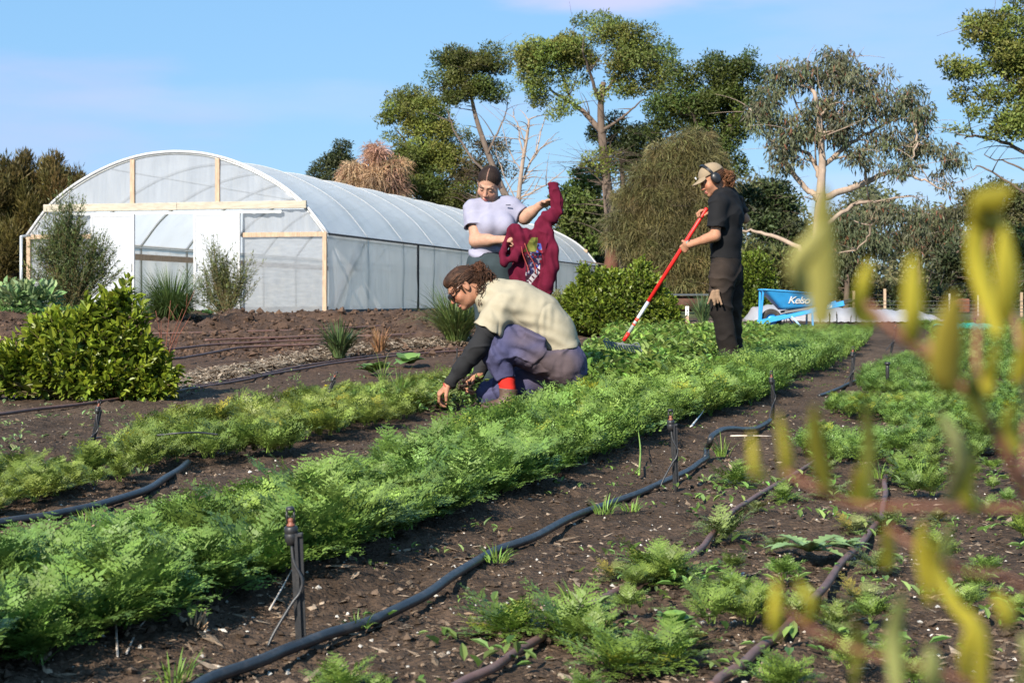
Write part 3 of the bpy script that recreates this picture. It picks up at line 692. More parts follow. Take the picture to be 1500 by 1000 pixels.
            V = np.stack(V, 1); qd = np.array([[0, 1, 3, 2], [2, 3, 5, 4], [4, 5, 7, 6]])
            cr.add(V.reshape(-1, 3), (qd[None] + (np.arange(n) * 8)[:, None, None]).reshape(-1, 4), np.repeat(base_c * (0.65 + .7 * RNG.random((n, 1))), 8, 0))
        elif kind == 'upright':
            n = int(300 * (r / .55) ** 2 * dens); v = unit(RNG.normal(size=(n, 3))); Pt = q + v * (r * (0.3 + .75 * RNG.random(n)))[:, None] * A(.8, .8, 1.25)
            D = unit(A(0, 0, .9) + v * .7 + RNG.normal(size=(n, 3)) * .35); N = unit(v + RNG.normal(size=(n, 3)) * .4); N = unit(N - D * (N * D).sum(1)[:, None])
            leaves(cr, Pt, D, N, leaf[0] * (.6 + .7 * RNG.random(n)), leaf[1] * (.6 + .7 * RNG.random(n)), base_c * (.6 + .8 * RNG.random((n, 1))), False, droop=.05)
    cr.build('crown', M_TREELEAF, root, smooth=False)
    return root
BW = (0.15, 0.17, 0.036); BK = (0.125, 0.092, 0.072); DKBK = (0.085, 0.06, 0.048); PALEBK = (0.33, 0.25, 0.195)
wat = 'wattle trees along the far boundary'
tree('wattle_tree', 66, [(640, 440), (638, 360), (632, 300), (625, 240), (610, 190)], [(600, 150, 38, 26), (625, 168, 36, 24), (588, 178, 26, 20), (640, 205, 45, 30), (610, 225, 38, 26), (650, 245, 50, 34), (600, 262, 30, 26), (640, 285, 50, 32), (680, 300, 40, 30), (655, 340, 55, 40), (575, 200, 18, 12)],
     'broad wattle tree behind the tunnel roof, left of the leaning one', 'tree', BW, DKBK, r0=.22, group=wat, limbs=[(.09, (632, 300), (665, 270), (690, 250)), (.08, (628, 260), (600, 215), (580, 190))], seed=11, barebr=25)
tree('wattle_tree', 63, [(770, 440), (758, 330), (735, 275), (715, 225), (698, 175), (690, 140)], [(690, 92, 48, 26), (668, 108, 36, 24), (715, 100, 34, 24), (655, 92, 20, 16), (695, 130, 40, 26), (670, 140, 28, 18), (730, 140, 22, 14)],
     'leaning wattle tree with a bare trunk above the standing woman', 'tree', (0.085, 0.10, 0.022), (0.15, 0.115, 0.095), r0=.17, group=wat, limbs=[(.06, (735, 275), (690, 230), (665, 190), (655, 160)), (.05, (715, 225), (735, 180), (745, 150)), (.06, (745, 300), (720, 300), (690, 285))], seed=12, barebr=70)
tree('wattle_tree', 64, [(705, 440), (702, 350), (698, 300), (705, 260)], [(710, 225, 38, 24), (695, 250, 40, 26), (725, 245, 26, 20), (700, 205, 26, 14)],
     'twiggy brown wattle thicket between two wattle crowns above the woman', 'tree', (0.085, 0.072, 0.028), DKBK, r0=.12, group=wat, dens=.7, seed=13, barebr=120)
tree('wattle_tree', 65, [(640, 440), (638, 380), (635, 340)], [(590, 232, 28, 18), (612, 268, 36, 20), (655, 292, 36, 22), (628, 312, 38, 20), (690, 318, 34, 20), (580, 292, 22, 16), (650, 345, 44, 24)], 'full leafy wattle filling the gap right of the rusty bush', 'tree', (0.10, 0.115, 0.027), DKBK, r0=.12, group=wat, seed=27, barebr=30)
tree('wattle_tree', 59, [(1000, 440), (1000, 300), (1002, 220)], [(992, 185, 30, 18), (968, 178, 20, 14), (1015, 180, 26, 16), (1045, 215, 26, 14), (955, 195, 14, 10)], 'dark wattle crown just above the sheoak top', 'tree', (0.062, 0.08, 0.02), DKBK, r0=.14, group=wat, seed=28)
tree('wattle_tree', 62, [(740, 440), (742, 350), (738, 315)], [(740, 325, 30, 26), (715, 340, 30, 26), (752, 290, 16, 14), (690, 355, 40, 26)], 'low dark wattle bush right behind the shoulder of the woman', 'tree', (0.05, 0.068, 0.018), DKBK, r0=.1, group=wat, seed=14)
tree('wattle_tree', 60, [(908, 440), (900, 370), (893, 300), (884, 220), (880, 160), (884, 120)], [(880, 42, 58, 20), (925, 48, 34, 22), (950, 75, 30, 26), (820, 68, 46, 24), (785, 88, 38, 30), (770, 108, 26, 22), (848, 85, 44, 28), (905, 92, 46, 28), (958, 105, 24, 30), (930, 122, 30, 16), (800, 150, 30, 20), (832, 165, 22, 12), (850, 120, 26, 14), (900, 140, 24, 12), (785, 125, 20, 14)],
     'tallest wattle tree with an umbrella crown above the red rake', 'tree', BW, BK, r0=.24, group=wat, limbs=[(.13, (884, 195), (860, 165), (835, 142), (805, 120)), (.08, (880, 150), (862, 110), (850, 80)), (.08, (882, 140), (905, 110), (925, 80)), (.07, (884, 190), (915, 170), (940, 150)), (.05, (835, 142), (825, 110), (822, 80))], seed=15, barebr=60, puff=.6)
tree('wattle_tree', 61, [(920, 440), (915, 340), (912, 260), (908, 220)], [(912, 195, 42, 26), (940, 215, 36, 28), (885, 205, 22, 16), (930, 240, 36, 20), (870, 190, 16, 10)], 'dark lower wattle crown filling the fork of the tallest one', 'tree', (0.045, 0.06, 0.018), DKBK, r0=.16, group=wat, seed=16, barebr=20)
tree('wattle_tree', 58, [(890, 440), (888, 330), (882, 260)], [(882, 225, 18, 14), (868, 240, 18, 12), (886, 250, 18, 12)], 'small yellow green wattle shoot on the bare trunk left of the sheoak', 'tree', (0.15, 0.17, 0.03), BK, r0=.10, group=wat, dens=.9, seed=17, barebr=140)
tree('wattle_tree', 56, [(1062, 440), (1064, 300), (1062, 220), (1060, 160)], [(1012, 118, 32, 26), (1000, 150, 38, 26), (1022, 150, 30, 26), (975, 160, 24, 18), (1060, 105, 36, 26), (1092, 95, 28, 20), (1070, 135, 40, 30), (1045, 165, 40, 26), (1085, 170, 32, 28), (1075, 205, 30, 22), (1035, 195, 34, 18), (1080, 232, 22, 16), (1105, 130, 20, 20)],
     'dense dark wattle tree between the sheoak and the pale gum', 'tree', (0.066, 0.088, 0.018), DKBK, r0=.22, group=wat, limbs=[(.1, (1063, 240), (1030, 200), (1005, 160)), (.1, (1062, 200), (1085, 150), (1090, 110))], seed=18)
tree('wattle_tree', 50, [(1560, 450), (1555, 330), (1545, 240), (1520, 160)], [(1450, 42, 44, 24), (1478, 22, 34, 20), (1430, 62, 32, 20), (1398, 100, 26, 18), (1420, 108, 30, 18), (1468, 80, 44, 28), (1490, 112, 38, 28), (1408, 138, 24, 16), (1442, 152, 34, 24), (1480, 172, 38, 26), (1458, 195, 28, 14), (1398, 192, 16, 9), (1505, 60, 50, 34), (1540, 100, 60, 50), (1530, 180, 50, 34), (1500, 5, 30, 20)],
     'big wattle tree leaning in from the right edge', 'tree', BW, BK, r0=.24, group=wat, limbs=[(.08, (1548, 255), (1490, 215), (1440, 198), (1420, 200)), (.05, (1550, 290), (1500, 245), (1450, 225)), (.05, (1555, 330), (1490, 275), (1440, 245), (1425, 250)), (.09, (1530, 190), (1490, 130), (1450, 90))], seed=19, barebr=60, puff=.5, leaf=(.15, .06))
gum_tree_ = tree('gum_tree', 42, [(1195, 480), (1197, 400), (1199, 330), (1202, 270), (1203, 230), (1198, 180), (1188, 130)],
     [(1168, 108, 42, 26), (1138, 125, 32, 32), (1222, 85, 42, 18), (1232, 108, 46, 26), (1268, 122, 34, 28), (1250, 155, 46, 28), (1190, 152, 40, 26), (1130, 172, 34, 28), (1178, 195, 42, 26), (1225, 190, 40, 26), (1296, 150, 36, 26), (1328, 142, 28, 20), (1345, 170, 34, 30), (1300, 200, 42, 26), (1350, 215, 38, 28), (1388, 232, 24, 24), (1140, 225, 30, 24), (1318, 245, 40, 16), (1380, 262, 22, 18), (1262, 230, 34, 20), (1345, 320, 26, 42), (1300, 312, 30, 26), (1160, 240, 26, 16), (1115, 150, 20, 24)],
     'pale barked gum tree with sparse grey green drooping leaves', 'tree', (0.12, 0.13, 0.07), PALEBK, 'droop', r0=.135, dens=1.45, leaf=(.18, .040), puff=.34, depth=.9, seed=20, barebr=90,
     limbs=[(.085, (1199, 290), (1172, 262), (1145, 215), (1125, 180), (1112, 150)), (.07, (1202, 262), (1190, 228), (1165, 212), (1135, 185)), (.07, (1203, 245), (1250, 208), (1290, 186), (1335, 165)), (.1, (1205, 290), (1265, 268), (1310, 250), (1345, 240), (1378, 240)), (.05, (1310, 250), (1345, 262), (1382, 282)), (.07, (1199, 335), (1250, 302), (1300, 292), (1338, 286)), (.04, (1275, 297), (1280, 330), (1268, 360), (1225, 372)), (.085, (1192, 385), (1165, 358), (1120, 340), (1092, 334)), (.09, (1195, 410), (1178, 400), (1162, 397)), (.05, (1335, 165), (1340, 200), (1330, 235)), (.06, (1198, 190), (1215, 150), (1228, 110)), (.05, (1199, 200), (1175, 160), (1165, 120)), (.03, (1199, 295), (1185, 292), (1172, 290))])
tree('sheoak', 38, [(985, 470), (984, 400), (982, 300), (995, 220)], [(1012, 200, 14, 10), (1000, 215, 22, 14), (1035, 212, 18, 12), (975, 228, 26, 16), (1020, 235, 30, 18), (1048, 235, 16, 14), (948, 262, 30, 20), (985, 262, 36, 22), (1030, 262, 30, 20), (1056, 268, 14, 16), (925, 292, 26, 18), (960, 300, 36, 24), (1005, 300, 40, 26), (1045, 305, 24, 24), (908, 322, 18, 14), (935, 335, 30, 20), (980, 340, 42, 26), (1030, 345, 34, 26), (905, 352, 16, 14), (945, 370, 30, 20), (990, 385, 44, 24), (1040, 390, 28, 24), (925, 375, 18, 12), (965, 410, 34, 18), (1012, 420, 34, 16), (940, 245, 10, 8), (1060, 245, 8, 10)],
     'rounded olive brown sheoak with fine drooping needles', 'tree', (0.165, 0.145, 0.06), DKBK, 'needle', r0=.16, leaf=(.24, .007), puff=.34, dens=7.0, seed=21, colvar=.45, barebr=50)
tree('stringy_trunk', 40, [(893, 470), (894, 420), (896, 380), (902, 330)], [(905, 325, 20, 12)], 'reddish dark trunk at the left foot of the sheoak', 'tree', (0.115, 0.105, 0.045), (0.10, 0.045, 0.03), 'needle', r0=.26, leaf=(.6, .010), puff=.4, seed=22)
tree('dead_tree', 62, [(757, 440), (758, 320), (764, 250), (772, 200), (775, 175)], [], 'bare dead tree with pale forked branches above the raised sleeve', 'tree', BW, (0.33, 0.25, 0.20), r0=.11, limbs=[(.05, (762, 270), (785, 220), (800, 165)), (.04, (768, 230), (760, 190), (752, 160)), (.04, (762, 290), (800, 270), (830, 245)), (.03, (775, 240), (795, 215), (818, 195)), (.03, (758, 300), (735, 250), (725, 215)), (.03, (764, 250), (745, 220), (735, 180))], barebr=60, seed=23, puff=.4)
tree('dry_bush', 63, [(550, 440), (550, 330), (548, 280)], [(552, 232, 22, 16), (530, 250, 24, 18), (572, 250, 22, 20), (550, 270, 40, 22), (585, 275, 18, 18), (512, 262, 12, 12), (545, 218, 8, 8)], 'rusty dead conifer bush behind the tunnel roof', 'bush', (0.42, 0.27, 0.175), BK, 'needle', r0=.1, leaf=(.4, .015), puff=.5, dens=2.6, seed=24)
tree('wattle_tree', 68, [(490, 440), (490, 330), (492, 270)], [(500, 225, 20, 14), (485, 240, 26, 16), (510, 240, 18, 14), (470, 250, 20, 10), (495, 262, 40, 20)], 'small dark wattle peeping over the ridge left of the rusty bush', 'tree', (0.05, 0.062, 0.022), DKBK, r0=.1, group=wat, seed=25)
cy = 'conifers left of the polytunnel'
for (x, y, lab, sd, pts) in [(20, 430, 'widest dark conifer at the far left edge', 31, [(15, 270, 26, 36), (40, 262, 22, 30), (0, 310, 40, 50), (35, 310, 36, 50), (20, 370, 46, 50), (50, 380, 30, 40), (10, 245, 8, 14), (38, 240, 6, 12)]),
                             (75, 430, 'slimmer conifer between the edge conifer and the tunnel', 32, [(80, 270, 20, 28), (68, 300, 24, 40), (92, 290, 20, 34), (80, 350, 30, 50), (85, 240, 6, 12), (70, 250, 6, 12)]),
                             (120, 430, 'short conifer tip just above the tunnel shoulder', 33, [(115, 265, 10, 18), (118, 300, 14, 30), (110, 340, 16, 40)]),
                             (-30, 430, 'conifer cut by the left edge of the picture', 34, [(-30, 280, 26, 40), (-30, 340, 34, 60), (-10, 380, 30, 40)])]:
    tree('conifer', 46, [(x, y), (x, 340), (x, 262)], pts, lab, 'tree', (0.105, 0.082, 0.026), DKBK, 'upright', r0=.12, leaf=(.20, .035), puff=.36, dens=2.2, group=cy, seed=sd)
un = 'understorey trees before the far boundary'
for (Yd, tr, pts, lab, col, sd, kd) in [
        (64, [(855, 440), (857, 330)], [(855, 270, 24, 22), (845, 300, 28, 26), (870, 305, 26, 28), (850, 335, 30, 22), (870, 350, 30, 22), (835, 325, 16, 14)], 'bright green wattle at the far end of the tunnel', (0.09, 0.125, 0.03), 41, 'puff'),
        (66, [(870, 440), (872, 385)], [(865, 370, 32, 20), (880, 395, 30, 22), (850, 385, 26, 20), (890, 345, 20, 18)], 'dull olive shrub behind the far tunnel end', (0.11, 0.115, 0.045), 42, 'puff'),
        (58, [(1130, 440), (1132, 330)], [(1130, 285, 30, 18), (1115, 300, 26, 20), (1150, 298, 30, 22), (1120, 330, 30, 22), (1150, 340, 40, 24), (1100, 310, 16, 16), (1085, 285, 14, 14)], 'dark green tree behind the black shirted back', (0.05, 0.068, 0.025), 43, 'puff'),
        (68, [(1110, 440), (1112, 330)], [(1105, 280, 34, 16), (1130, 272, 26, 14)], 'pale green far tree seen above the black shirt', (0.12, 0.14, 0.055), 44, 'puff'),
        (48, [(1130, 450), (1132, 400)], [(1110, 370, 30, 22), (1140, 375, 34, 24), (1165, 395, 30, 24), (1120, 400, 36, 24), (1150, 420, 40, 22), (1110, 430, 30, 18)], 'olive shrub mass behind the wheelbarrow', (0.105, 0.115, 0.04), 45, 'puff'),
        (56, [(1240, 440), (1242, 350)], [(1230, 320, 34, 24), (1260, 335, 40, 26), (1240, 360, 44, 24), (1285, 355, 36, 22), (1225, 385, 34, 22), (1260, 395, 30, 14)], 'grey green gum regrowth right of the pale trunk', (0.10, 0.115, 0.06), 46, 'droop'),
        (60, [(1240, 440), (1240, 415)], [(1225, 410, 40, 20), (1260, 420, 40, 18), (1300, 428, 40, 14)], 'low scrub behind the timber fence stakes', (0.085, 0.09, 0.035), 47, 'puff'),
        (57, [(1345, 440), (1348, 380), (1352, 340)], [(1330, 345, 34, 20), (1365, 340, 34, 22), (1395, 320, 34, 26), (1350, 370, 30, 14), (1390, 350, 30, 20), (1300, 340, 24, 18)], 'twiggy gum with brown trunk in the right middle distance', (0.095, 0.10, 0.05), 48, 'droop'),
        (55, [(1395, 440), (1400, 390), (1410, 350)], [(1395, 395, 34, 22), (1425, 380, 36, 26), (1370, 415, 30, 16), (1410, 415, 40, 18), (1440, 410, 36, 24)], 'dark bush behind the wire fence on the right', (0.05, 0.062, 0.026), 49, 'puff'),
        (70, [(1450, 440), (1450, 330)], [(1440, 290, 34, 18), (1470, 280, 30, 14), (1490, 292, 30, 18), (1455, 315, 40, 20), (1490, 325, 36, 22), (1425, 310, 26, 16)], 'olive far tree below the big right hand wattle', (0.11, 0.115, 0.045), 50, 'puff'),
        (58, [(1480, 440), (1482, 380)], [(1470, 350, 34, 22), (1498, 365, 36, 26), (1475, 390, 36, 24), (1500, 410, 34, 24), (1455, 370, 24, 18)], 'leafy green tree at the right edge above the fence', (0.09, 0.11, 0.035), 51, 'puff'),
        (46, [(1350, 450), (1350, 430)], [(1320, 436, 26, 12), (1360, 430, 26, 16), (1400, 436, 24, 12)], 'low dark bush just behind the wire fence', (0.06, 0.075, 0.028), 53, 'puff'),
        (47, [(1470, 450), (1470, 425)], [(1440, 432, 22, 12), (1478, 420, 26, 18), (1500, 432, 22, 14)], 'low olive bush behind the right end of the fence', (0.08, 0.09, 0.035), 54, 'puff'),
        (62, [(950, 440), (952, 400)], [(930, 400, 40, 26), (970, 415, 40, 22), (1010, 410, 40, 26), (1050, 410, 36, 26), (1085, 400, 30, 26)], 'dark scrub beneath the sheoak skirts', (0.07, 0.075, 0.03), 52, 'puff')]:
    tree('understorey_tree', Yd, tr, pts, lab, 'tree', col, BK, kd, r0=.13, leaf=(.2, .085) if kd == 'puff' else (.21, .045), puff=.55 if kd == 'puff' else .5, dens=1.5, group=un, seed=sd, barebr=40)
# far wood that reads as one mass
RNG = np.random.default_rng(77); random.seed(77)
mb = MB()
for k in range(300):
    x = RNG.uniform(-200, 1750); Yd = RNG.uniform(105, 135)
    if 1265 < x < 1365 and RNG.random() < .55: continue
    c_ = P(x, RNG.uniform(405, 438), Yd); n = 170; v = unit(RNG.normal(size=(n, 3))); Pt = c_ + v * A(2.3, 2.3, 1.5) * (0.5 + .6 * RNG.random((n, 1)))
    D = unit(RNG.normal(size=(n, 3))); leaves(mb, Pt, D, perp(D), .55, .3, A(0.07, 0.08, 0.034) * RNG.uniform(.6, 1.3) * (0.7 + .6 * RNG.random((n, 1))), False)
for k in range(400):
    x = RNG.uniform(590, 1560); Yd = RNG.uniform(76, 92); t = RNG.random() ** 1.3
    y = 438 - 165 * t * (0.75 + .25 * math.sin(x * .03) + .15 * math.sin(x * .11))
    if (1262 < x < 1312 and 335 < y < 412) or (1325 < x < 1352 and 340 < y < 410) or (1480 < x and y < 290): continue
    c_ = P(x, y, Yd); n = 190; v = unit(RNG.normal(size=(n, 3))); Pt = c_ + v * A(1.2, 1.6, .8) * (0.4 + .7 * RNG.random((n, 1)))
    D = unit(RNG.normal(size=(n, 3)) + A(0, 0, -.4)); leaves(mb, Pt, D, perp(D), .34, .13, A(0.125, 0.13, 0.06) * RNG.uniform(.6, 1.3) * (1 + .15 * (RNG.random(3) - .5)) * (0.7 + .6 * RNG.random((n, 1))), False)
tag(mb.build('far_wood', M_TREELEAF, smooth=False), 'distant dark wood closing the horizon behind all the trees', 'wood', kind='stuff')

# shrubs in the garden: stems, and leafy shoots that stand out of the mass
def shrub(name, Y, base, clumps, label, cat, col, leaf=(.065, .034), n=30, stemcol=(0.16, 0.13, 0.06), up=.6, shoot=.2, depth=.75, tips=None, per=11, group=None, hexa=True, seed=5):
    global RNG
    RNG = np.random.default_rng(seed); random.seed(seed)
    b = P(*base, Y); b[2] = float(gz(b[0], Y)) - .01
    root = empty(name, b, label, cat, group); st = MB(); lf = MB(); area = sum(rx * ry for _, _, rx, ry in clumps)
    for (x, y, rx, ry) in clumps:
        c_ = P(x, y, Y); sx, sz = rx / F * Y, ry / F * Y; k = max(5, int(n * rx * ry / area * 11))
        for _ in range(k):
            v = unit(RNG.normal(size=(1, 3)))[0] * RNG.random() ** .4; q = c_ + v * A(sx, depth * sx, sz)
            if q[2] < b[2] + .02: q[2] = b[2] + .02 + .1 * RNG.random()
            o = q - b; d = nrm(nrm(o) * .7 + v * .6 + A(0, 0, up) + RNG.normal(size=3) * .3); L_ = shoot * random.uniform(.6, 1.3)
            m = b + o * .45 + A(0, 0, .05) * L_ + RNG.normal(size=3) * .03 * np.linalg.norm(o)
            t = np.linspace(0, 1, 6)[:, None]; pts = b * (1 - t) ** 2 + 2 * m * t * (1 - t) + q * t * t
            pts = np.concatenate([pts, [q + d * L_ * .5, q + d * L_]]); rr = np.linspace(.007, .0015, 8) * (leaf[0] / .065) ** .5
            st.tube(pts, rr, 4, stemcol, cap=False)
            g = np.linspace(0, 1, per); Pl = q + d * (g * L_)[:, None] + RNG.normal(0, .012, (per, 3)) * leaf[0] / .065
            s1 = perp(np.repeat(d[None], per, 0)); D = unit(s1 * (1 - .5 * g)[:, None] + d * (.35 + .8 * g)[:, None] + A(0, 0, .1)); N = unit(A(0, 0, 1) + RNG.normal(size=(per, 3)) * .35 + d * .2); N = unit(N - D * (N * D).sum(1)[:, None])
            young = (g > .7)[:, None] * A(.35, .22, -.1) + 1; sz_ = (.7 + .6 * RNG.random(per)) * (1.05 - .35 * g)
            leaves(lf, Pl, D, N, leaf[0] * sz_, leaf[1] * sz_, np.array(col) * random.uniform(.75, 1.2) * young * (.8 + .4 * RNG.random((per, 1))) * (1 + .15 * (RNG.random((per, 3)) - .5)), hexa, .22, .2)
    st.build('stems', M_BARK, root); lf.build('foliage', M_GLOSSLEAF, root, smooth=False); return root
shrub('citrus_bush', 10.6, (115, 585), [(40, 560, 50, 22), (20, 540, 30, 20), (110, 540, 55, 32), (95, 505, 36, 26), (175, 560, 50, 24), (160, 515, 34, 26), (215, 570, 30, 16), (178, 458, 8, 22), (195, 478, 8, 14), (150, 462, 8, 14), (60, 492, 8, 12), (232, 545, 10, 10), (135, 478, 22, 16), (130, 570, 70, 18), (200, 525, 18, 14), (75, 500, 12, 14)],
      'glossy yellow green citrus bush at the left edge', 'bush', (0.14, 0.19, 0.022), n=82, seed=61, leaf=(.078, .043), shoot=.13, up=.5)
shrub('garden_bush', 21, (905, 490), [(905, 455, 56, 32), (862, 460, 30, 26), (955, 460, 30, 28), (930, 425, 34, 18), (850, 440, 16, 14), (885, 420, 28, 14), (900, 480, 76, 12), (857, 408, 4, 14), (978, 475, 14, 12), (938, 402, 10, 8), (838, 450, 6, 12)],
      'rounded bright green bush behind the rake handle', 'bush', (0.115, 0.165, 0.026), n=330, seed=62, leaf=(.068, .042), shoot=.13)
shrub('garden_bush', 29, (1095, 478), [(1092, 430, 22, 40), (1105, 410, 20, 30), (1088, 460, 24, 16), (1115, 440, 14, 26)], 'green bush between the black trousers and wheelbarrow', 'bush', (0.10, 0.15, 0.026), n=240, seed=63, leaf=(.085, .05), shoot=.2)
shrub('garden_bush', 25, (815, 480), [(815, 460, 18, 18), (835, 470, 14, 12)], 'little grey leaved bush beside the beige shirted back', 'bush', (0.16, 0.18, 0.10), n=70, seed=64, leaf=(.07, .02), shoot=.2)
shrub('young_olive_tree', 28, (100, 476), [(102, 340, 16, 22), (95, 372, 26, 24), (115, 392, 30, 26), (78, 385, 18, 20), (105, 425, 32, 24), (138, 385, 14, 14), (148, 410, 14, 14), (95, 455, 28, 16), (80, 350, 8, 14), (64, 410, 12, 10), (100, 312, 5, 12)],
      'larger young olive tree before the left tunnel door', 'tree', (0.095, 0.135, 0.05), leaf=(.085, .019), n=58, up=.55, shoot=.45, per=22, depth=.8, hexa=False, seed=65)
shrub('young_olive_tree', 28, (330, 472), [(316, 390, 6, 16), (322, 415, 18, 20), (342, 428, 14, 20), (310, 440, 14, 14), (335, 455, 18, 10), (355, 415, 6, 14), (302, 420, 6, 10)],
      'smaller young olive tree before the right tunnel door', 'tree', (0.11, 0.14, 0.05), leaf=(.075, .018), n=22, up=.8, shoot=.42, per=20, depth=.8, hexa=False, seed=66)
kg = 'leafy kale plants at the left edge'
for (x, y, r, lab) in [(10, 452, 26, 'kale plant at the extreme left edge'), (40, 448, 28, 'tallest kale plant left of the young olive'), (65, 458, 22, 'kale plant touching the young olive trunk'), (25, 470, 26, 'low front kale plant on the far left')]:
    p = P(x, y + 18, 25.0); p[2] = float(gz(p[0], p[1])); mb = MB(); q0 = P(x, y, 25.0)
    n = 130; v = unit(RNG.normal(size=(n, 3))); rr = r / F * 25; Pt = np.array([p[0], p[1], p[2] + .25]) + v * A(rr, rr, .3) * RNG.random((n, 1)) ** .4
    D = unit(v + A(0, 0, .6) + RNG.normal(size=(n, 3)) * .3); N = unit(A(0, 0, 1) + RNG.normal(size=(n, 3)) * .5); N = unit(N - D * (N * D).sum(1)[:, None])
    mb.tube([p, p + A(0, 0, .25)], .02, 6, (0.2, .25, .12)); leaves(mb, Pt, D, N, .16, .09, vary((0.21, 0.29, 0.13), n, .3), True, .2, .3)
    tag(mb.build('kale_plant', M_LEAF, org=p, smooth=False), lab, 'kale plant', kg)
weeds('ground_cover', quadfun(24, 29.5, lambda Y: -0.37 * Y, lambda Y: -0.22 * Y), 1500, 0.10, 'low bright ground cover on the left before the tunnel', (0.10, 0.19, 0.05), .15)
weeds('ground_cover', quadfun(28.2, 30.5, lambda Y: -0.21 * Y, lambda Y: -0.19 * Y), 150, 0.10, 'low grass in the doorway of the polytunnel', (0.10, 0.19, 0.05), .1)
# thin bare red stems of a dormant shrub beside the citrus bush
b = G(240, 535); rt = MB()
for (x, y) in [(236, 470), (250, 440), (268, 452), (285, 425), (215, 480), (262, 490), (275, 470), (228, 455)]:
    q = P(x, y, b[1]); m = (b + q) / 2 + RNG.normal(0, .03, 3); t = np.linspace(0, 1, 7)[:, None]; rt.tube(b * (1 - t) ** 2 + 2 * m * t * (1 - t) + q * t * t, np.linspace(.005, .0018, 7), 4, (0.20, 0.075, 0.05))
    e = (m + q) / 2; rt.tube([e, e + A(RNG.normal(0, .1), RNG.normal(0, .1), .14)], [.003, .0012], 4, (0.20, 0.075, 0.05))
tag(rt.build('bare_shrub', M_BARK, org=b), 'thin bare reddish twigs right of the citrus bush', 'shrub')
# the blurred shrub close to the camera: fleshy yellow leaves on red stems, rooted below the frame
DZ = .74
def blade(mb, pts, wd, th, col, n=9):
    pp = smoothpath(pts, 4); T = np.gradient(pp, axis=0); T /= np.linalg.norm(T, axis=1)[:, None]
    m = len(pp); V = []; ang = np.arange(8) / 8 * 2 * pi
    for i in range(m):
        t = i / (m - 1); s = nrm(np.cross(T[i], A(0.25, -1, 0.1))); u = np.cross(s, T[i]); w_ = wd * max(.06, math.sin(pi * (0.12 + .86 * t)) ** .6)
        V.append(pp[i] + np.cos(ang)[:, None] * s * w_ * .5 + np.sin(ang)[:, None] * u * th * .5 * max(.2, w_ / wd))
    i = np.arange(m - 1)[:, None] * 8; j = np.arange(8)[None]; j2 = (j + 1) % 8
    mb.add(np.concatenate(V), np.stack([i + j, i + j2, i + 8 + j2, i + 8 + j], -1).reshape(-1, 4), col)
M_YLEAF = mat('fleshy_yellow_leaf', attr=True, rough=0.55, var=0.25, vscale=14, trans=0.5, spec=.25)
M_RSTEM = mat('red_stem', (0.24, 0.10, 0.055), rough=.6, var=.3, vscale=20)
rb = A(0.24, 0.48, float(gz(0.24, 0.48)) - .02)
fg = empty('yellow_leaved_shrub', rb, 'blurred yellow leaved shrub on red stems close at the right', 'shrub')
def stem(pts, r):
    m = MB(); m.tube(smoothpath([P(*p) for p in pts] if len(pts[0]) == 3 and pts[0][0] > 5 else pts, 6), r, 8); return m
for pts, r in (([(1560, 1080, .66), (1540, 800, .62), (1500, 715, .6), (1440, 605, .58), (1380, 540, .57), (1310, 485, .56), (1265, 440, .56)], (.0075, .003)), ([(1560, 900, .63), (1530, 760, .62), (1420, 745, .6), (1330, 742, .58), (1250, 738, .57), (1190, 712, .56), (1150, 690, .56)], (.0055, .0025)),
               ([(1560, 1000, .60), (1500, 860, .58), (1410, 835, .56), (1340, 800, .55), (1300, 770, .55)], (.004, .002)), ([(1500, 1090, .60), (1430, 1010, .57), (1380, 985, .56), (1250, 950, .55), (1180, 915, .55), (1150, 890, .55)], (.004, .002)), ([(1440, 605, .58), (1430, 520, .58), (1440, 400, .58), (1452, 330, .58)], (.004, .002)), ([(1380, 540, .57), (1340, 470, .58), (1330, 420, .58)], (.003, .0018)), ([(1500, 715, .6), (1500, 560, .61), (1480, 430, .62), (1478, 380, .62)], (.004, .002))):
    pp = smoothpath([P(p[0], p[1], p[2] * DZ) for p in pts], 6); m = MB(); m.tube(pp, np.linspace(r[0] * .33 * DZ, r[1] * .38 * DZ, len(pp)), 8); m.build('stem', M_RSTEM, fg)
m = MB(); q = P(1560, 1080, .66 * DZ); m.tube(smoothpath([rb, (rb + q) / 2 + A(.01, 0, 0), q], 6), .0042, 8); m.tube(smoothpath([rb, P(1500, 1090, .60 * DZ)], 6), .0026, 8); m.tube(smoothpath([rb, P(1560, 1000, .6 * DZ)], 6), .0026, 8); m.tube(smoothpath([rb, P(1560, 900, .63 * DZ)], 6), .003, 8); m.build('stem', M_RSTEM, fg)
YL = (0.72, 0.63, 0.09); GL = (0.56, 0.58, 0.22)
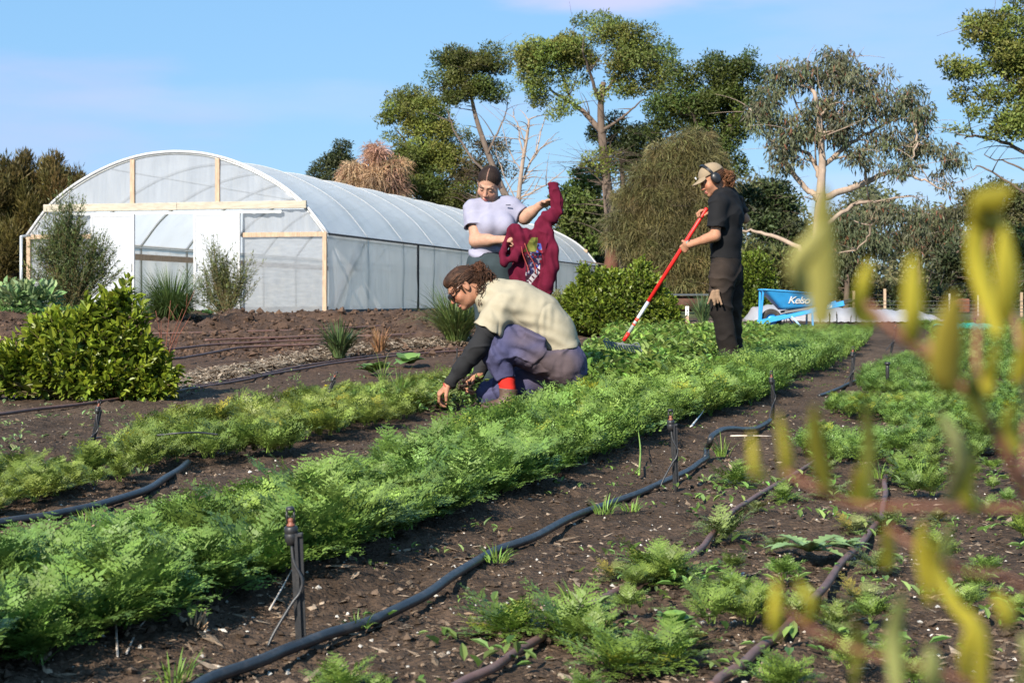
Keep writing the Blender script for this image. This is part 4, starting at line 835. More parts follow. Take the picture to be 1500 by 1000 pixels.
for (x0, y0, x1, y1, w_, d, cc) in [(1204, 475, 1206, 272, 42, .52, (0.58, 0.53, 0.16)), (1180, 430, 1206, 330, 34, .5, (0.58, 0.54, 0.20)), (1395, 565, 1398, 428, 52, .50, (0.50, 0.41, 0.07)), (1338, 500, 1336, 372, 34, .52, YL), (1318, 430, 1350, 395, 30, .54, (0.2, .2, .03)), (1285, 470, 1275, 380, 26, .55, YL),
                                    (1462, 490, 1432, 285, 30, .54, YL), (1468, 330, 1482, 278, 44, .52, (0.36, .31, .03)), (1476, 470, 1470, 330, 38, .53, YL), (1490, 560, 1500, 470, 30, .54, YL), (1440, 620, 1432, 545, 26, .55, (0.24, .26, .05)), (1445, 580, 1460, 500, 24, .55, YL),
                                    (1122, 695, 1100, 632, 15, .55, YL), (1152, 702, 1140, 605, 18, .55, YL), (1212, 716, 1192, 592, 26, .54, (0.36, .33, .05)), (1268, 740, 1262, 570, 18, .57, (0.26, .27, .06)), (1392, 735, 1378, 605, 26, .55, (0.30, .31, .13)), (1432, 745, 1425, 660, 24, .56, YL), (1262, 735, 1258, 680, 22, .56, YL),
                                    (1300, 832, 1294, 770, 20, .54, YL), (1362, 882, 1352, 762, 20, .54, YL), (1418, 915, 1368, 785, 22, .54, YL), (1394, 840, 1392, 760, 13, .55, GL), (1478, 915, 1455, 868, 30, .54, YL), (1142, 930, 1138, 845, 20, .54, YL), (1172, 915, 1166, 850, 18, .54, YL), (1314, 1010, 1322, 868, 26, .53, GL), (1438, 1020, 1415, 890, 26, .53, YL), (1372, 1010, 1360, 945, 30, .53, GL), (1492, 1010, 1496, 930, 26, .53, GL), (1250, 1010, 1240, 880, 16, .56, (0.25, .25, .05)), (1490, 660, 1480, 590, 22, .56, YL), (1420, 1000, 1425, 900, 20, .55, YL), (1210, 300, 1200, 275, 20, .52, YL)]:
    d = d * DZ; a, b_ = P(x0, y0, d + .015), P(x1, y1, d); m = MB(); sw = RNG.normal(0, .0022, 3); mm = (a + b_) / 2 + sw; wv = w_ * 1.2 / F * d
    blade(m, [a, mm, b_], wv, wv * .28, cc); m.build('leaf', M_YLEAF, fg)
# ---------------------------------------------------------------- polytunnel
RNG = np.random.default_rng(101); random.seed(101)
def film(name, col, alpha, trans, rough, stretch, bump, bs, streak=0.12, wet=0.0):
    m = mat(name, col, rough=rough, var=streak, vscale=2.2, stretch=stretch, bump=bump, bscale=bs, trans=trans, transp=alpha, spec=.45, dirt=(.42, .39, .33), dscale=1.1, damt=.28); return m
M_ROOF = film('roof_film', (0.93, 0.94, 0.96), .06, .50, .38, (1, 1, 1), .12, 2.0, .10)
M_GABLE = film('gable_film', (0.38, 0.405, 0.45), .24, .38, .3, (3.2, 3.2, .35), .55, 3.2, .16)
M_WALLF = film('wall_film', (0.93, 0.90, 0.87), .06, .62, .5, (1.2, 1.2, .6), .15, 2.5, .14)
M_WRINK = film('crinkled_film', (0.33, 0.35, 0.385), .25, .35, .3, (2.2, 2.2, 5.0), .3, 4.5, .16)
M_DOOR = mat('door_sheet', (0.48, 0.505, 0.55), rough=.45, var=.05, vscale=2, bump=.03, bscale=8, trans=.15)
M_HOOP = mat('galvanised_hoop', (0.62, 0.62, 0.60), rough=.4, metal=.6, var=.15)
M_WHITEP = mat('white_edge', (0.48, 0.48, 0.49), rough=.5, var=.08)
M_ROPE = mat('grey_rope', (.42, .43, .45), rough=.7)
M_STRAP = mat('black_strap', (0.015, 0.016, 0.02), rough=.6)
M_SKIRT = mat('dark_skirt', (0.035, 0.04, 0.05), rough=.6, dirt=(.12, .09, .07))
V_ = nrm(A(6.86, 29.6, 0)); U_ = A(V_[1], -V_[0], 0)
zb = 0.30
C0 = A((480 - CX) / F * 31, 31, 0)                     # front right corner on the ground
WID = 6.46; LEN = 30.4; EAVE = 0.66 + 97 / F * 31 - zb
def T(s, v, z): return C0 + U_ * (s - WID) + V_ * v + A(0, 0, zb + z)     # s across from the left wall, v along, z up
def s_of(px):
    k = (px - CX) / F; a = C0 - U_ * WID                # a + U s : X = k Y
    return (k * a[1] - a[0]) / (U_[0] - k * U_[1])
def z_of(py, px):
    p = T(s_of(px), 0, 0); return H0 - (py - HY) / F * p[1] - zb
HALF = WID / 2
prof = [(220, 0), (205, 21), (190, 42), (169, 62), (148, 78), (115, 97), (80, 112.5), (42, 122.5), (0, 126)]
prof = [(HALF * a / 220, EAVE + b / 75.26) for a, b in prof]
prof = [(-a, z) for a, z in prof] + [(a, z) for a, z in prof[::-1][1:]]
prof = np.array(prof); dd = np.concatenate([[0], np.cumsum(np.linalg.norm(np.diff(prof, axis=0), axis=1))])
ts2 = np.linspace(0, dd[-1], 49); arc = np.stack([np.interp(ts2, dd, prof[:, 0]), np.interp(ts2, dd, prof[:, 1])], 1)
for _ in range(2): arc[2:-2] = .25 * arc[1:-3] + .5 * arc[2:-2] + .25 * arc[3:-1]
root = empty('polytunnel', T(HALF, 0, 0), 'long white plastic polytunnel with an open doorway and timber header', 'polytunnel')
HOOPS = np.arange(0, 12.01, 1) * (LEN / 12)
vs = np.linspace(0, LEN, 145)
g = []
for v in vs:
    ph = (v / (LEN / 12)) % 1; sag0 = -0.045 * math.sin(pi * ph) ** 1.2
    row = []
    for (a, z) in arc:
        sag = sag0 * (1 - min(1, abs(a) / HALF) ** 8); n_ = nrm(A(a, 0, (z - EAVE) * 2.2 + .4)); wob = .012 * math.sin(v * 9 + a * 3) * (abs(a) / HALF) ** 3 * (1 - min(1, abs(a) / HALF) ** 12)
        row.append(T(HALF + a + n_[0] * (sag + wob), v, z + n_[2] * sag))
    g.append(row)
MB().sheet(g).build('roof_cover', M_ROOF, root)
for sd, nm in ((WID, 'right'), (0, 'left')):
    g = [[T(sd + (.02 * math.sin(v * 2.1 + z * 3) + .012 * math.sin(v * 7.3)) * math.sin(pi * z / EAVE), v, z) for z in np.linspace(0.14, EAVE, 14)] for v in np.linspace(0.02, LEN, 200)]
    MB().sheet(g).build('side_wall', M_WALLF, root)
    m = MB(); m.bar(T(sd, 0.06, .08), T(sd, LEN, .08), .05, .2); m.build('base_skirt', M_SKIRT, root, smooth=False)
    m = MB(); m.tube([T(sd + (.03 if sd else -.03), 0, EAVE + .005), T(sd + (.03 if sd else -.03), LEN, EAVE + .005)], .022, 8); m.build('gutter_rail', M_STRAP, root)
for v in (6.1, 11.9, 22.2, 26.8, 29.6):
    m = MB(); m.bar(T(WID + .035, v, .1), T(WID + .035, v, EAVE), .05, .02, up=V_); m.build('wall_strap', M_STRAP, root, smooth=False)
# timber corner posts, hoops inside with purlins and diagonal braces that show faintly through the film
for k, v in enumerate(HOOPS):
    m = MB(); inn = [T(HALF + a * .992, v, z - .03) for a, z in arc]
    m.tube([T(.04, v, .0)] + inn + [T(WID - .04, v, .0)], .028 if k else .022, 7); m.build('hoop', M_HOOP, root)
for a_ in (0, 15, 33, 48):
    m = MB(); m.tube([T(HALF + arc[a_][0] * .985, .05, arc[a_][1] - .06), T(HALF + arc[a_][0] * .985, LEN, arc[a_][1] - .06)], .018, 6); m.build('purlin', M_HOOP, root)
for v0 in (0.3, 9.8, 20):
    m = MB(); m.bar(T(WID - .09, v0, .1), T(WID - .09, v0 + 2.0, EAVE - .05), .05, .09); m.build('brace', M_TIMBER, root, smooth=False)
m = MB(); m.bar(T(.10, .1, EAVE - .28), T(.10, LEN, EAVE - .28), .04, .14); m.build('side_rail', M_TIMBER, root, smooth=False)
for v in HOOPS[1:-1]:
    m = MB(); m.tube([T(HALF + a * 1.003, v, z + .006) for a, z in arc], .007, 6); m.build('roof_rope', M_ROPE, root)
# white edge band on the two gable arches
for v in (0, LEN):
    m = MB(); m.tube([T(HALF + a * 1.004, v - .02 if v == 0 else v, z + .008) for a, z in arc], .032, 8); m.build('arch_band', M_WHITEP, root)
# front gable
zB0, zB1 = z_of(309, 260), z_of(298, 260)
up = [(a, z) for a, z in arc if z > zB1 - .02]
def gable_fill(name, lo, outline, mtl, v, nx=90, nz=14, pleat=0.02):
    xs = np.linspace(outline[0][0], outline[-1][0], nx); zt = np.interp(xs, [o[0] for o in outline], [o[1] for o in outline]); g = []
    ph = np.cumsum(RNG.random(nx) * .9)
    for i, x in enumerate(xs):
        g.append([T(HALF + x, v + pleat * math.sin(ph[i]) * math.sin(pi * min(1, t + .12)) , lo + (zt[i] - lo) * t) for t in np.linspace(0, 1, nz)])
    return MB().sheet(g).build(name, mtl, root)
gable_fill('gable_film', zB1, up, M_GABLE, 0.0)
xr0, xr1 = s_of(355) - HALF, HALF
for (xa, xb) in ((s_of(355) - HALF, HALF), (-HALF, s_of(140) - HALF)):
    xs = np.linspace(xa, xb, 30); zt = np.minimum(np.interp(xs, arc[:, 0], arc[:, 1]), zB0)
    g = []
    for i, x in enumerate(xs):
        sl = (x - xa) * .25
        g.append([T(HALF + x, -.005 + .022 * math.sin(i * 1.5 + t * 2.2), EAVE + .05 + (zt[i] - EAVE - .05) * t) for t in np.linspace(0, 1, 10)])
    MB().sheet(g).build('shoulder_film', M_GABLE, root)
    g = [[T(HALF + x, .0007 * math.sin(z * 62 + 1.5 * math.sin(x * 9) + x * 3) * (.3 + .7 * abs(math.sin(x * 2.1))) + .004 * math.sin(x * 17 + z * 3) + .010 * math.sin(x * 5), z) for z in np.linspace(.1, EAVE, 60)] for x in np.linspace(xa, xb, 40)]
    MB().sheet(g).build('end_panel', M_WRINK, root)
    m = MB(); m.bar(T(HALF + xa, -.03, EAVE), T(HALF + xb - .03, -.03, EAVE), .05, .09); m.build('panel_rail', M_TIMBER, root, smooth=False)
    m = MB(); m.bar(T(HALF + xa, -.03, .05), T(HALF + xb, -.03, .05), .05, .14); m.build('base_board', M_TIMBER, root, smooth=False)
for px in (1.5, WID - .045):
    s = .06 if px == 1.5 else px
    m = MB(); m.bar(T(s, -.035, .0), T(s, -.035, EAVE + .04), .08, .06, up=V_); m.build('corner_post', M_TIMBER, root, smooth=False)
sa, sb = s_of(67), s_of(451)
m = MB(); sm = (sa + sb) / 2 + .1
m.bar(T(sa, -.075, (zB0 + zB1) / 2 + .01), T(sm, -.075, (zB0 + zB1) / 2 + .01), .06, zB1 - zB0, bev=.006); m.bar(T(sm + .004, -.075, (zB0 + zB1) / 2 + .015), T(sb, -.075, (zB0 + zB1) / 2 + .015), .06, zB1 - zB0, bev=.006)
m.build('header_beam', mat('weathered_beam', (0.42, 0.375, 0.30), rough=.8, var=.3, vscale=5, stretch=(1, 1, 6), bump=.3, bscale=30), root, smooth=False)
m = MB(); m.bar(T(sa + .4, -.10, zB0 - .045), T(sb - .5, -.10, zB0 - .045), .05, .05); m.build('door_track', M_HOOP, root, smooth=False)
for px in (195, 319.5):
    s = s_of(px); zt = float(np.interp(s - HALF, arc[:, 0], arc[:, 1])); m = MB(); m.bar(T(s, -.02, zB1), T(s, -.02, zt - .03), .09, .05, up=V_); m.build('gable_post', M_TIMBER, root, smooth=False)
for (pa, pb) in ((138, 201.5), (288, 355.5)):
    a, b = s_of(pa), s_of(pb); d = empty('sliding_door', T((a + b) / 2, -.13, 0)); d.parent = root; d.location = [float(v) for v in (ORG[d.name] - ORG[root.name])]
    m = MB(); m.box(T((a + b) / 2, -.13, (zB0 - .07 + .06) / 2), (b - a - .05, .03, zB0 - .13), np.array([U_, V_, A(0, 0, 1)])); m.build('door_sheet', M_DOOR, d, smooth=False)
    m = MB()
    for s in (a + .02, b - .02): m.bar(T(s, -.13, .05), T(s, -.13, zB0 - .06), .04, .045, up=V_)
    for z in (.06, zB0 - .085): m.bar(T(a + .04, -.13, z), T(b - .04, -.13, z), .045, .04)
    m.build('door_frame', M_WHITEP, d, smooth=False)
    m = MB(); s = b - .06 if pa == 138 else a + .06; m.bar(T(s, -.17, .95), T(s, -.17, 1.1), .025, .02, up=V_); m.build('handle', M_HOOP, d, smooth=False)
# far gable
xs = np.linspace(-HALF, HALF, 40); zt = np.interp(xs, arc[:, 0], arc[:, 1])
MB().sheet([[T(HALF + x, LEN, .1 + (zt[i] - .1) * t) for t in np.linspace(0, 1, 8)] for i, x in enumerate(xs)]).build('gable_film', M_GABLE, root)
m = MB(); m.bar(T(.4, LEN - .06, zB0 + .1), T(WID - .4, LEN - .06, zB0 + .1), .05, .12); m.build('header_beam', M_TIMBER, root, smooth=False)
# roll-up crank at the near corner
m = MB(); c_ = T(WID + .02, -.10, .08); m.lathe([(.0, -.05), (.06, -.05), (.075, 0), (.06, .05), (0, .05)], c_, (U_[0], U_[1], 0), 14); m.tube([c_, c_ + A(.06, -.03, -.14), c_ + A(.1, -.08, -.16)], .014, 6); m.build('winch', mat('grey_winch', (.16, .17, .18), rough=.5, metal=.4), root)
# earth floor inside shows lighter; standalone post at the left wall
p0 = P(31, 460, 31.5); p0[2] = float(gz(p0[0], p0[1]))
m = MB(); m.tube([p0, P(31, 346, 31.5)], .03, 8); m.tube([P(31, 346.5, 31.5), P(44, 345, 32)], .025, 8)
tag(m.build('steel_post', M_HOOP, org=p0), 'thin grey steel post standing off the left tunnel corner', 'post')
# ---------------------------------------------------------------- irrigation
RNG = np.random.default_rng(202); random.seed(202)
def pipe(name, pts, r, m, label, cat, lift=None, n=14, wob=.003):
    w_ = []
    for q in pts:
        x, y = q[0], q[1]; up_ = q[2] if len(q) > 2 else 0; g = G(x, y)
        if up_: # raised above the soil at this spot: keep the pixel, move closer
            Yd = g[1] * (H0 - up_ - g[2]) / (H0 - g[2]); g = A((x - CX) / F * Yd, Yd, float(gz((x - CX) / F * Yd, Yd)) + up_)
        w_.append(g)
    pp = smoothpath(w_, n); pp[:, 2] += r * .55
    pp[:, 0] += wob * np.sin(np.arange(len(pp)) * .35); b = MB(); b.tube(pp, r, 12)
    return tag(b.build(name, m, org=pp[0]), label, cat)
pipe('black_hose', [(250, 1035), (310, 999), (400, 965), (460, 940), (530, 918), (600, 888), (660, 850), (715, 815), (780, 790), (850, 755), (900, 738), (960, 714), (1010, 690), (1036, 672)], .0115, M_BLACKPOLY, 'main black hose winding up from the lower left edge', 'hose')
pipe('black_hose', [(1033, 672), (1036, 660, .02), (1041, 645, .07), (1052, 634, .085), (1070, 630, .08), (1092, 631, .04), (1112, 628), (1128, 617)], .0125, M_BLACKPOLY, 'black hose bend lifted off the soil beside a bright grass tuft', 'hose')
pipe('black_hose', [(1200, 581), (1218, 575), (1240, 565), (1262, 556), (1290, 549)], .0125, M_BLACKPOLY, 'short black hose end at the fourth sprinkler stake', 'hose')
pipe('black_hose', [(-40, 776), (20, 766), (80, 757), (150, 741), (210, 722), (248, 700), (276, 680)], .0135, M_BLACKPOLY, 'thick black hose end coming in at the left edge', 'hose')
pipe('brown_pipe', [(-20, 610), (60, 600), (150, 589), (250, 575), (330, 562), (420, 545), (490, 533), (560, 524), (620, 518), (680, 514)], .011, M_BROWNPOLY, 'long brown pipe below the straw strip, nearer of the pair', 'pipe', wob=.01)
pipe('brown_pipe', [(240, 571), (330, 559), (420, 541), (490, 529), (560, 520), (620, 514), (680, 510)], .009, M_BROWNPOLY, 'thin brown pipe running just behind the long brown pipe', 'pipe', wob=.01)
pipe('brown_pipe', [(140, 905), (178, 893), (215, 880), (300, 851), (370, 838), (415, 827)], .009, M_BROWNPOLY, 'brown drip pipe at the foot of the big carrot row', 'pipe')
pipe('brown_pipe', [(640, 1020), (690, 997), (740, 970), (800, 930), (870, 885), (920, 862), (980, 832), (1030, 802), (1055, 770), (1085, 743), (1120, 722), (1190, 680), (1216, 666)], .0085, M_BROWNPOLY, 'brown drip pipe half hidden under the sparse carrot plants', 'pipe')
pipe('brown_pipe', [(1040, 1010), (1060, 995), (1100, 965), (1150, 922), (1200, 870), (1240, 820), (1275, 782), (1292, 755), (1296, 725), (1297, 702)], .0095, M_BROWNPOLY, 'bent brown pipe sweeping up from the bottom right', 'pipe')
pipe('brown_pipe', [(1297, 701), (1312, 689), (1340, 677), (1368, 664)], .0095, M_BROWNPOLY, 'short brown pipe joining the top of the bent one', 'pipe')
for pts, lab in (([(180, 513), (230, 508), (303, 498), (380, 492), (450, 488), (520, 484)], 'drip line on the tilled bed, third from the front'), ([(250, 522), (287, 517), (350, 503), (463, 496), (500, 494)], 'drip line on the tilled bed nearest the straw strip'),
                 ([(0, 487), (60, 482), (150, 478), (300, 474), (380, 472), (470, 470), (600, 467)], 'drip line on the tilled bed closest to the polytunnel'), ([(500, 481), (516, 480), (568, 479), (623, 476), (660, 474)], 'short drip line below the right tunnel wall'), ([(-10, 508), (20, 506), (45, 504), (80, 501)], 'drip line emerging left of the citrus bush'),
                 ([(300, 488), (360, 485), (443, 481), (500, 478)], 'drip line on the tilled bed, second from the polytunnel')):
    pipe('drip_line', [(x, y, .045) for x, y in pts], .012, M_BROWNPOLY, lab, 'pipe', wob=.02)
pipe('brown_pipe', [(850, 498), (900, 493), (950, 489), (1000, 487), (1045, 485)], .012, M_BROWNPOLY, 'dark pipe along the soil edge behind the rake head', 'pipe')
pipe('feed_tube', [(228, 640), (200, 641), (185, 642), (150, 641), (138, 643)], .004, M_BLACKPOLY, 'thin black tube from the left stake into the weedy bed', 'tube')
pipe('feed_tube', [(230, 638, .1), (262, 635, .11), (290, 634, .11), (318, 637, .1)], .004, M_BLACKPOLY, 'thin black tube lying on the low weedy carrots', 'tube')
def sprinkler_proto(i):
    r = empty('sprinkler_stake', (0, 0, 0)); h = .215
    m = MB()
    for (w0, w1, d0, d1) in ((.012, .006, .006, .004),):
        for ax in (0, 1):
            e = A(1, 0, 0) if ax == 0 else A(0, 1, 0); f = A(0, 1, 0) if ax == 0 else A(1, 0, 0); n0 = m.n
            V = [];
            for z, a, b_ in ((-.03, .003, .002), (.0, .010 if ax == 0 else .012, .003), (h, .0125 if ax == 0 else .010, .003)): V += [e * a * sx + f * b_ * sy + A(0, 0, z) for sx, sy in ((-1, -1), (1, -1), (1, 1), (-1, 1))]
            q = [[k * 4 + j, k * 4 + (j + 1) % 4, k * 4 + 4 + (j + 1) % 4, k * 4 + 4 + j] for k in range(2) for j in range(4)] + [[8, 9, 10, 11]]
            m.add(V, q)
    m.box((0, 0, h - .004), (.024, .02, .006), bev=.001); m.build('stake', M_BLACKPLASTIC, r, smooth=False)
    ox = -.010
    m = MB(); m.lathe([(.0, .192), (.0095, .192), (.0105, .197), (.013, .199), (.0135, .213), (.0125, .2145), (.0135, .216), (.0135, .226), (.011, .229), (0, .229)], (ox, 0, 0)); m.build('socket', M_BLACKPLASTIC, r)
    m = MB(); m.lathe([(0, .229), (.0085, .229), (.0085, .232), (.0055, .234), (.005, .239), (.006, .241), (.003, .245), (0, .245)], (ox, 0, 0)); m.build('nozzle', M_ORANGEPLASTIC, r)
    m = MB()
    for s in (-1, 1): m.bar((ox + s * .0075, 0, .234), (ox + s * .0070, 0, .262), .0035, .004, up=(0, 1, 0)); m.bar((ox + s * .003, 0, .243), (ox + s * .0035, 0, .25), .002, .003, up=(0, 1, 0))
    m.lathe([(0, .260), (.0085, .260), (.009, .263), (.007, .267), (0, .267)], (ox, 0, 0), n=12); m.build('spray_bridge', M_BLACKPLASTIC, r)
    m = MB(); m.tube(smoothpath([(ox, -.002, .20), (ox + .004, -.009, .16), (.009, -.012, .125), (.004, -.014, .10), (-.012, -.02, .08), (-.045, -.04, .03), (-.058, -.05, .004)], 6), .0033, 7); m.build('feed_tube', M_BLACKPOLY, r)
    return r
proto = sprinkler_proto(0); first = True
sg = 'black sprinkler stakes among the beds'
for (x, y, hpx, tilt, rz, lab) in [(441, 940, 195, (-2.5, 2), .1, 'nearest black sprinkler stake, in front at the lower left'), (990, 711, 110, (-2, 0), .4, 'black sprinkler stake beside the main hose, second nearest'), (1132, 612, 68, (0, 0), 2.0, 'third black sprinkler stake, at the right edge of the carrot row'), (1246, 566, 58, (6, 0), .8, 'black sprinkler stake by the short hose end, fourth along the row'),
                                   (1305, 516, 44, (12, 0), 1.8, 'fifth black sprinkler stake, far along the row behind blurred leaves'), (133, 661, 76, (12, 0), .3, 'leaning black sprinkler stake at the left beside the weedy bed'), (468, 600, 60, (27, 0), .5, 'strongly tilted black sprinkler stake in the weedy bed'), (669, 530, 24, (2, 0), .1, 'half hidden sprinkler stake behind the black sleeve')]:
    p = G(x, y); o = proto if first else copy_tree(proto); first = False
    s = hpx / F * p[1] / .262; o.location = [float(v) for v in p]; o.scale = (s,) * 3; o.rotation_euler = (0, radians(tilt[0]), rz * .0 + 0)
    if x in (1132, 133): o.rotation_euler[2] = radians(25)
    tag(o, lab, 'sprinkler', sg)
i = 0
for (x, yb, yt) in [(1149, 479, 461), (1201, 478, 458), (1215, 477, 457), (1226, 477, 457), (1246, 475, 461), (1254, 474, 460), (1152, 480, 466), (1336, 478, 460)]:
    p = G(x, yb); o = copy_tree(proto); s = (yb - yt) / F * p[1] / .262; o.location = [float(v) for v in p]; o.scale = (s,) * 3; o.rotation_euler = (0, radians(random.uniform(-4, 4)), random.random() * 6)
    lab = ['stake seen between the wheelbarrow legs', 'stake just right of the wheelbarrow leg before the white sheet', 'middle stake of three before the white sheet', 'third stake of three before the white sheet', 'left stake of the far pair before the white sheet', 'right stake of the far pair before the white sheet', 'small stake touching the wheelbarrow leg', 'stake behind the blurred leaves at the end of the white sheet'][i]; i += 1
    tag(o, 'tiny far sprinkler ' + lab, 'sprinkler', sg)
i = 0
for (x, yb, yt, lab) in [(1428, 487, 465, 'black plastic peg in front of the green netting, left of three'), (1443, 484, 464, 'black plastic peg in front of the green netting, middle of three'), (1452, 482, 467, 'black plastic peg in front of the green netting, right of three'), (1486, 480, 466, 'dark peg beside the netting at the right edge'), (1300, 575, 530, 'dark stake behind the blurred leaf by the hose')]:
    p = G(x, yb); hgt = (yb - yt) / F * p[1]; m = MB(); m.tube([p - A(0, 0, .04), p + A(0, 0, hgt * .8), p + A(0, 0, hgt)], [.012, .014, .01], 8); m.lathe([(0, 0), (.02, 0), (.02, .02), (0, .02)], p + A(0, 0, hgt * .9), n=10)
    tag(m.build('garden_peg', M_BLACKPLASTIC, org=p), lab, 'peg', 'black pegs at the back of the beds')
# dry stump splinters and a bleached twig
p = G(290, 925); m = MB()
for k in range(14):
    a = random.random() * 6.28; b_ = p + A(cos(a) * .012, sin(a) * .01, -.005); m.tube([b_, b_ + A(random.gauss(0, .012), random.gauss(0, .012), random.uniform(.02, .055))], [.004, .001], 5, (.5, .33, .2))
tag(m.build('dry_stump', M_BARK, org=p), 'splintered pale stub of an old plant in the dark soil', 'stump')
def twig(name, pts, r, label, col=(.55, .47, .40)):
    w_ = [G(x, y, z) for x, y, z in pts]; m = MB(); m.tube(smoothpath(w_, 5), np.linspace(r, r * .4, len(smoothpath(w_, 5))), 5, col); tag(m.build(name, M_BARK, org=w_[0]), label, 'twig')
twig('dry_twig', [(1012, 628, .01), (1024, 618, .03), (1033, 611, .05)], .006, 'white forked twig beside the carrot row and hose bend', (.8, .78, .74))
twig('dry_twig', [(1070, 640, .005), (1090, 641, .01), (1130, 640, .005)], .005, 'long bleached stick lying behind the hose bend')
twig('dry_twig', [(172, 965, .004), (170, 930, .05), (180, 888, .07)], .0028, 'curved dry stalk left of the splintered stub')
twig('dry_twig', [(185, 960, .004), (200, 940, .02), (216, 926, .03)], .0025, 'short dry stalk right of the curved one')
twig('dry_twig', [(395, 895, .004), (415, 870, .02), (430, 850, .035)], .0025, 'thin dry stem leaning on the front sprinkler stake')
twig('onion_shoot', [(936, 695, 0), (938, 675, .05), (934, 658, .10)], .005, 'single green onion shoot left of the second sprinkler stake', (.22, .34, .08))
# ---------------------------------------------------------------- wheelbarrow
YW = 24.0
def Wz(zx, zy, dy=0.0): return P(1090 + zx / 8.333, 410 + zy / 8.333, YW) + A(0, dy, 0)
M_BLUE = mat('blue_paint', (0.035, 0.30, 0.66), rough=.35, var=.12, vscale=9, spec=.5, coat=.2, dirt=(.10, .17, .25), dscale=7, damt=.25)
M_TYRE = mat('tyre_rubber', (0.03, 0.027, 0.025), rough=.85, dirt=(.16, .12, .09), dscale=9, damt=.6, bump=.2)
wb = empty('wheelbarrow', Wz(330, 605), 'blue wheelbarrow with white lettering, parked before the white sheet', 'wheelbarrow')
top = [(205, 122), (1010, 178)]; D2 = .31
t0, t1 = Wz(205, 122), Wz(1010, 178); b0, b1 = Wz(430, 362), Wz(860, 325)
def ring(a, b, hw, ins=0):
    a = a + A(ins, 0, 0); b = b - A(ins, 0, 0); return [a + A(0, -hw, 0), b + A(0, -hw, 0), b + A(0, hw, 0), a + A(0, hw, 0)]
R0, R1 = ring(t0, t1, D2), ring(b0, b1, .19)
def rounded(r, k=6, f=.12):
    out = []
    for i in range(4):
        p, a, b_ = np.array(r[i]), np.array(r[i - 1]), np.array(r[(i + 1) % 4]); q0 = p + nrm(a - p) * f; q1 = p + nrm(b_ - p) * f
        for t in np.linspace(0, 1, k): out.append(q0 * (1 - t) ** 2 + 2 * p * t * (1 - t) + q1 * t * t)
    return np.array(out)
ra, rb_ = rounded(R0, 6, .07), rounded(R1, 6, .09); n = len(ra)
lay = [ra * (1 - t) + rb_ * t for t in np.linspace(0, 1, 8)]; cen = rb_.mean(0)
lay += [rb_ * (1 - t) + cen * t - A(0, 0, .012 * (1 - (1 - t) ** 2)) for t in (.15, .5, .98)]
inn = [l + (cen + A(0, 0, .2) - l) * .02 for l in lay]
m = MB()
for L_, fl in ((lay, 0), (inn, 1)):
    V = np.concatenate(L_); i_ = np.arange(len(L_) - 1)[:, None] * n; j = np.arange(n)[None]; j2 = (j + 1) % n; q = np.stack([i_ + j, i_ + n + j, i_ + n + j2, i_ + j2], -1).reshape(-1, 4); m.add(V, q[:, ::-1] if fl else q)
tray = m.build('tray', M_BLUE, wb); 
m = MB(); m.tube(np.concatenate([ra, ra[:1]]) + A(0, 0, .004), .012, 8); m.build('tray_rim', M_BLUE, tray)
def lettering(txt, size, a, xdir, ydir, nrm_, m, parent, name, shear=.3, off=.0, post=None):
    cu = bpy.data.curves.new(name, 'FONT'); cu.body = txt; cu.size = size; cu.shear = shear; cu.extrude = .0015; cu.offset = off; cu.space_character = .86; cu.align_x = 'CENTER'; cu.align_y = 'CENTER'
    t = bpy.data.objects.new(name, cu); COL.objects.link(t); bpy.context.view_layer.update()
    me = bpy.data.meshes.new_from_object(t.evaluated_get(bpy.context.evaluated_depsgraph_get())); bpy.data.objects.remove(t); me.materials.clear(); me.materials.append(m)
    v = np.empty(len(me.vertices) * 3, np.float32); me.vertices.foreach_get('co', v); v = v.reshape(-1, 3)
    w_ = np.array(a) + v[:, :1] * nrm(xdir) + v[:, 1:2] * nrm(ydir) + v[:, 2:3] * nrm(nrm_)
    if post: w_ = post(w_, v[:, 2])
    w_ = w_ - ORG[parent.name]
    me.vertices.foreach_set('co', w_.astype(np.float32).ravel()); me.update()
    o = bpy.data.objects.new(name, me); COL.objects.link(o); o.parent = parent; ORG[o.name] = ORG[parent.name]; return o
M_WHITE = mat('white_paint', (.82, .82, .80), rough=.5, var=.06)
f = .5; pa = np.array(R0[0]) * f + np.array(R1[0]) * (1 - f); pb = np.array(R0[1]) * f + np.array(R1[1]) * (1 - f)
xd = nrm(pb - pa); yd = nrm((np.array(R0[0]) + R0[1]) / 2 - (np.array(R1[0]) + R1[1]) / 2); yd = nrm(yd - xd * (yd @ xd)); nn = np.cross(xd, yd)
fx_ = lambda zx, zy: None
tgt = Wz(632, 238); tt = ((tgt - pa) @ xd); ctr = pa + xd * tt; ctr = ctr + yd * ((tgt[2] - ctr[2]) / yd[2]); ctr = ctr + nn * .030
def on_tray(w_, d):
    v = np.full(len(w_), .5)
    for _ in range(20):
        xa = t0[0] * (1 - v) + b0[0] * v; xb = t1[0] * (1 - v) + b1[0] * v; u = (w_[:, 0] - xa) / (xb - xa)
        zt = t0[2] * (1 - u) + t1[2] * u; zb_ = b0[2] * (1 - u) + b1[2] * u; v = np.clip((w_[:, 2] - zt) / (zb_ - zt), 0, 1)
    w_ = w_.copy(); w_[:, 1] = YW - (D2 * (1 - v) + .19 * v) - .010 - d; return w_
lettering('Kelso', .165, ctr, xd, yd, nn, M_WHITE, tray, 'lettering', .28, .0012, on_tray)
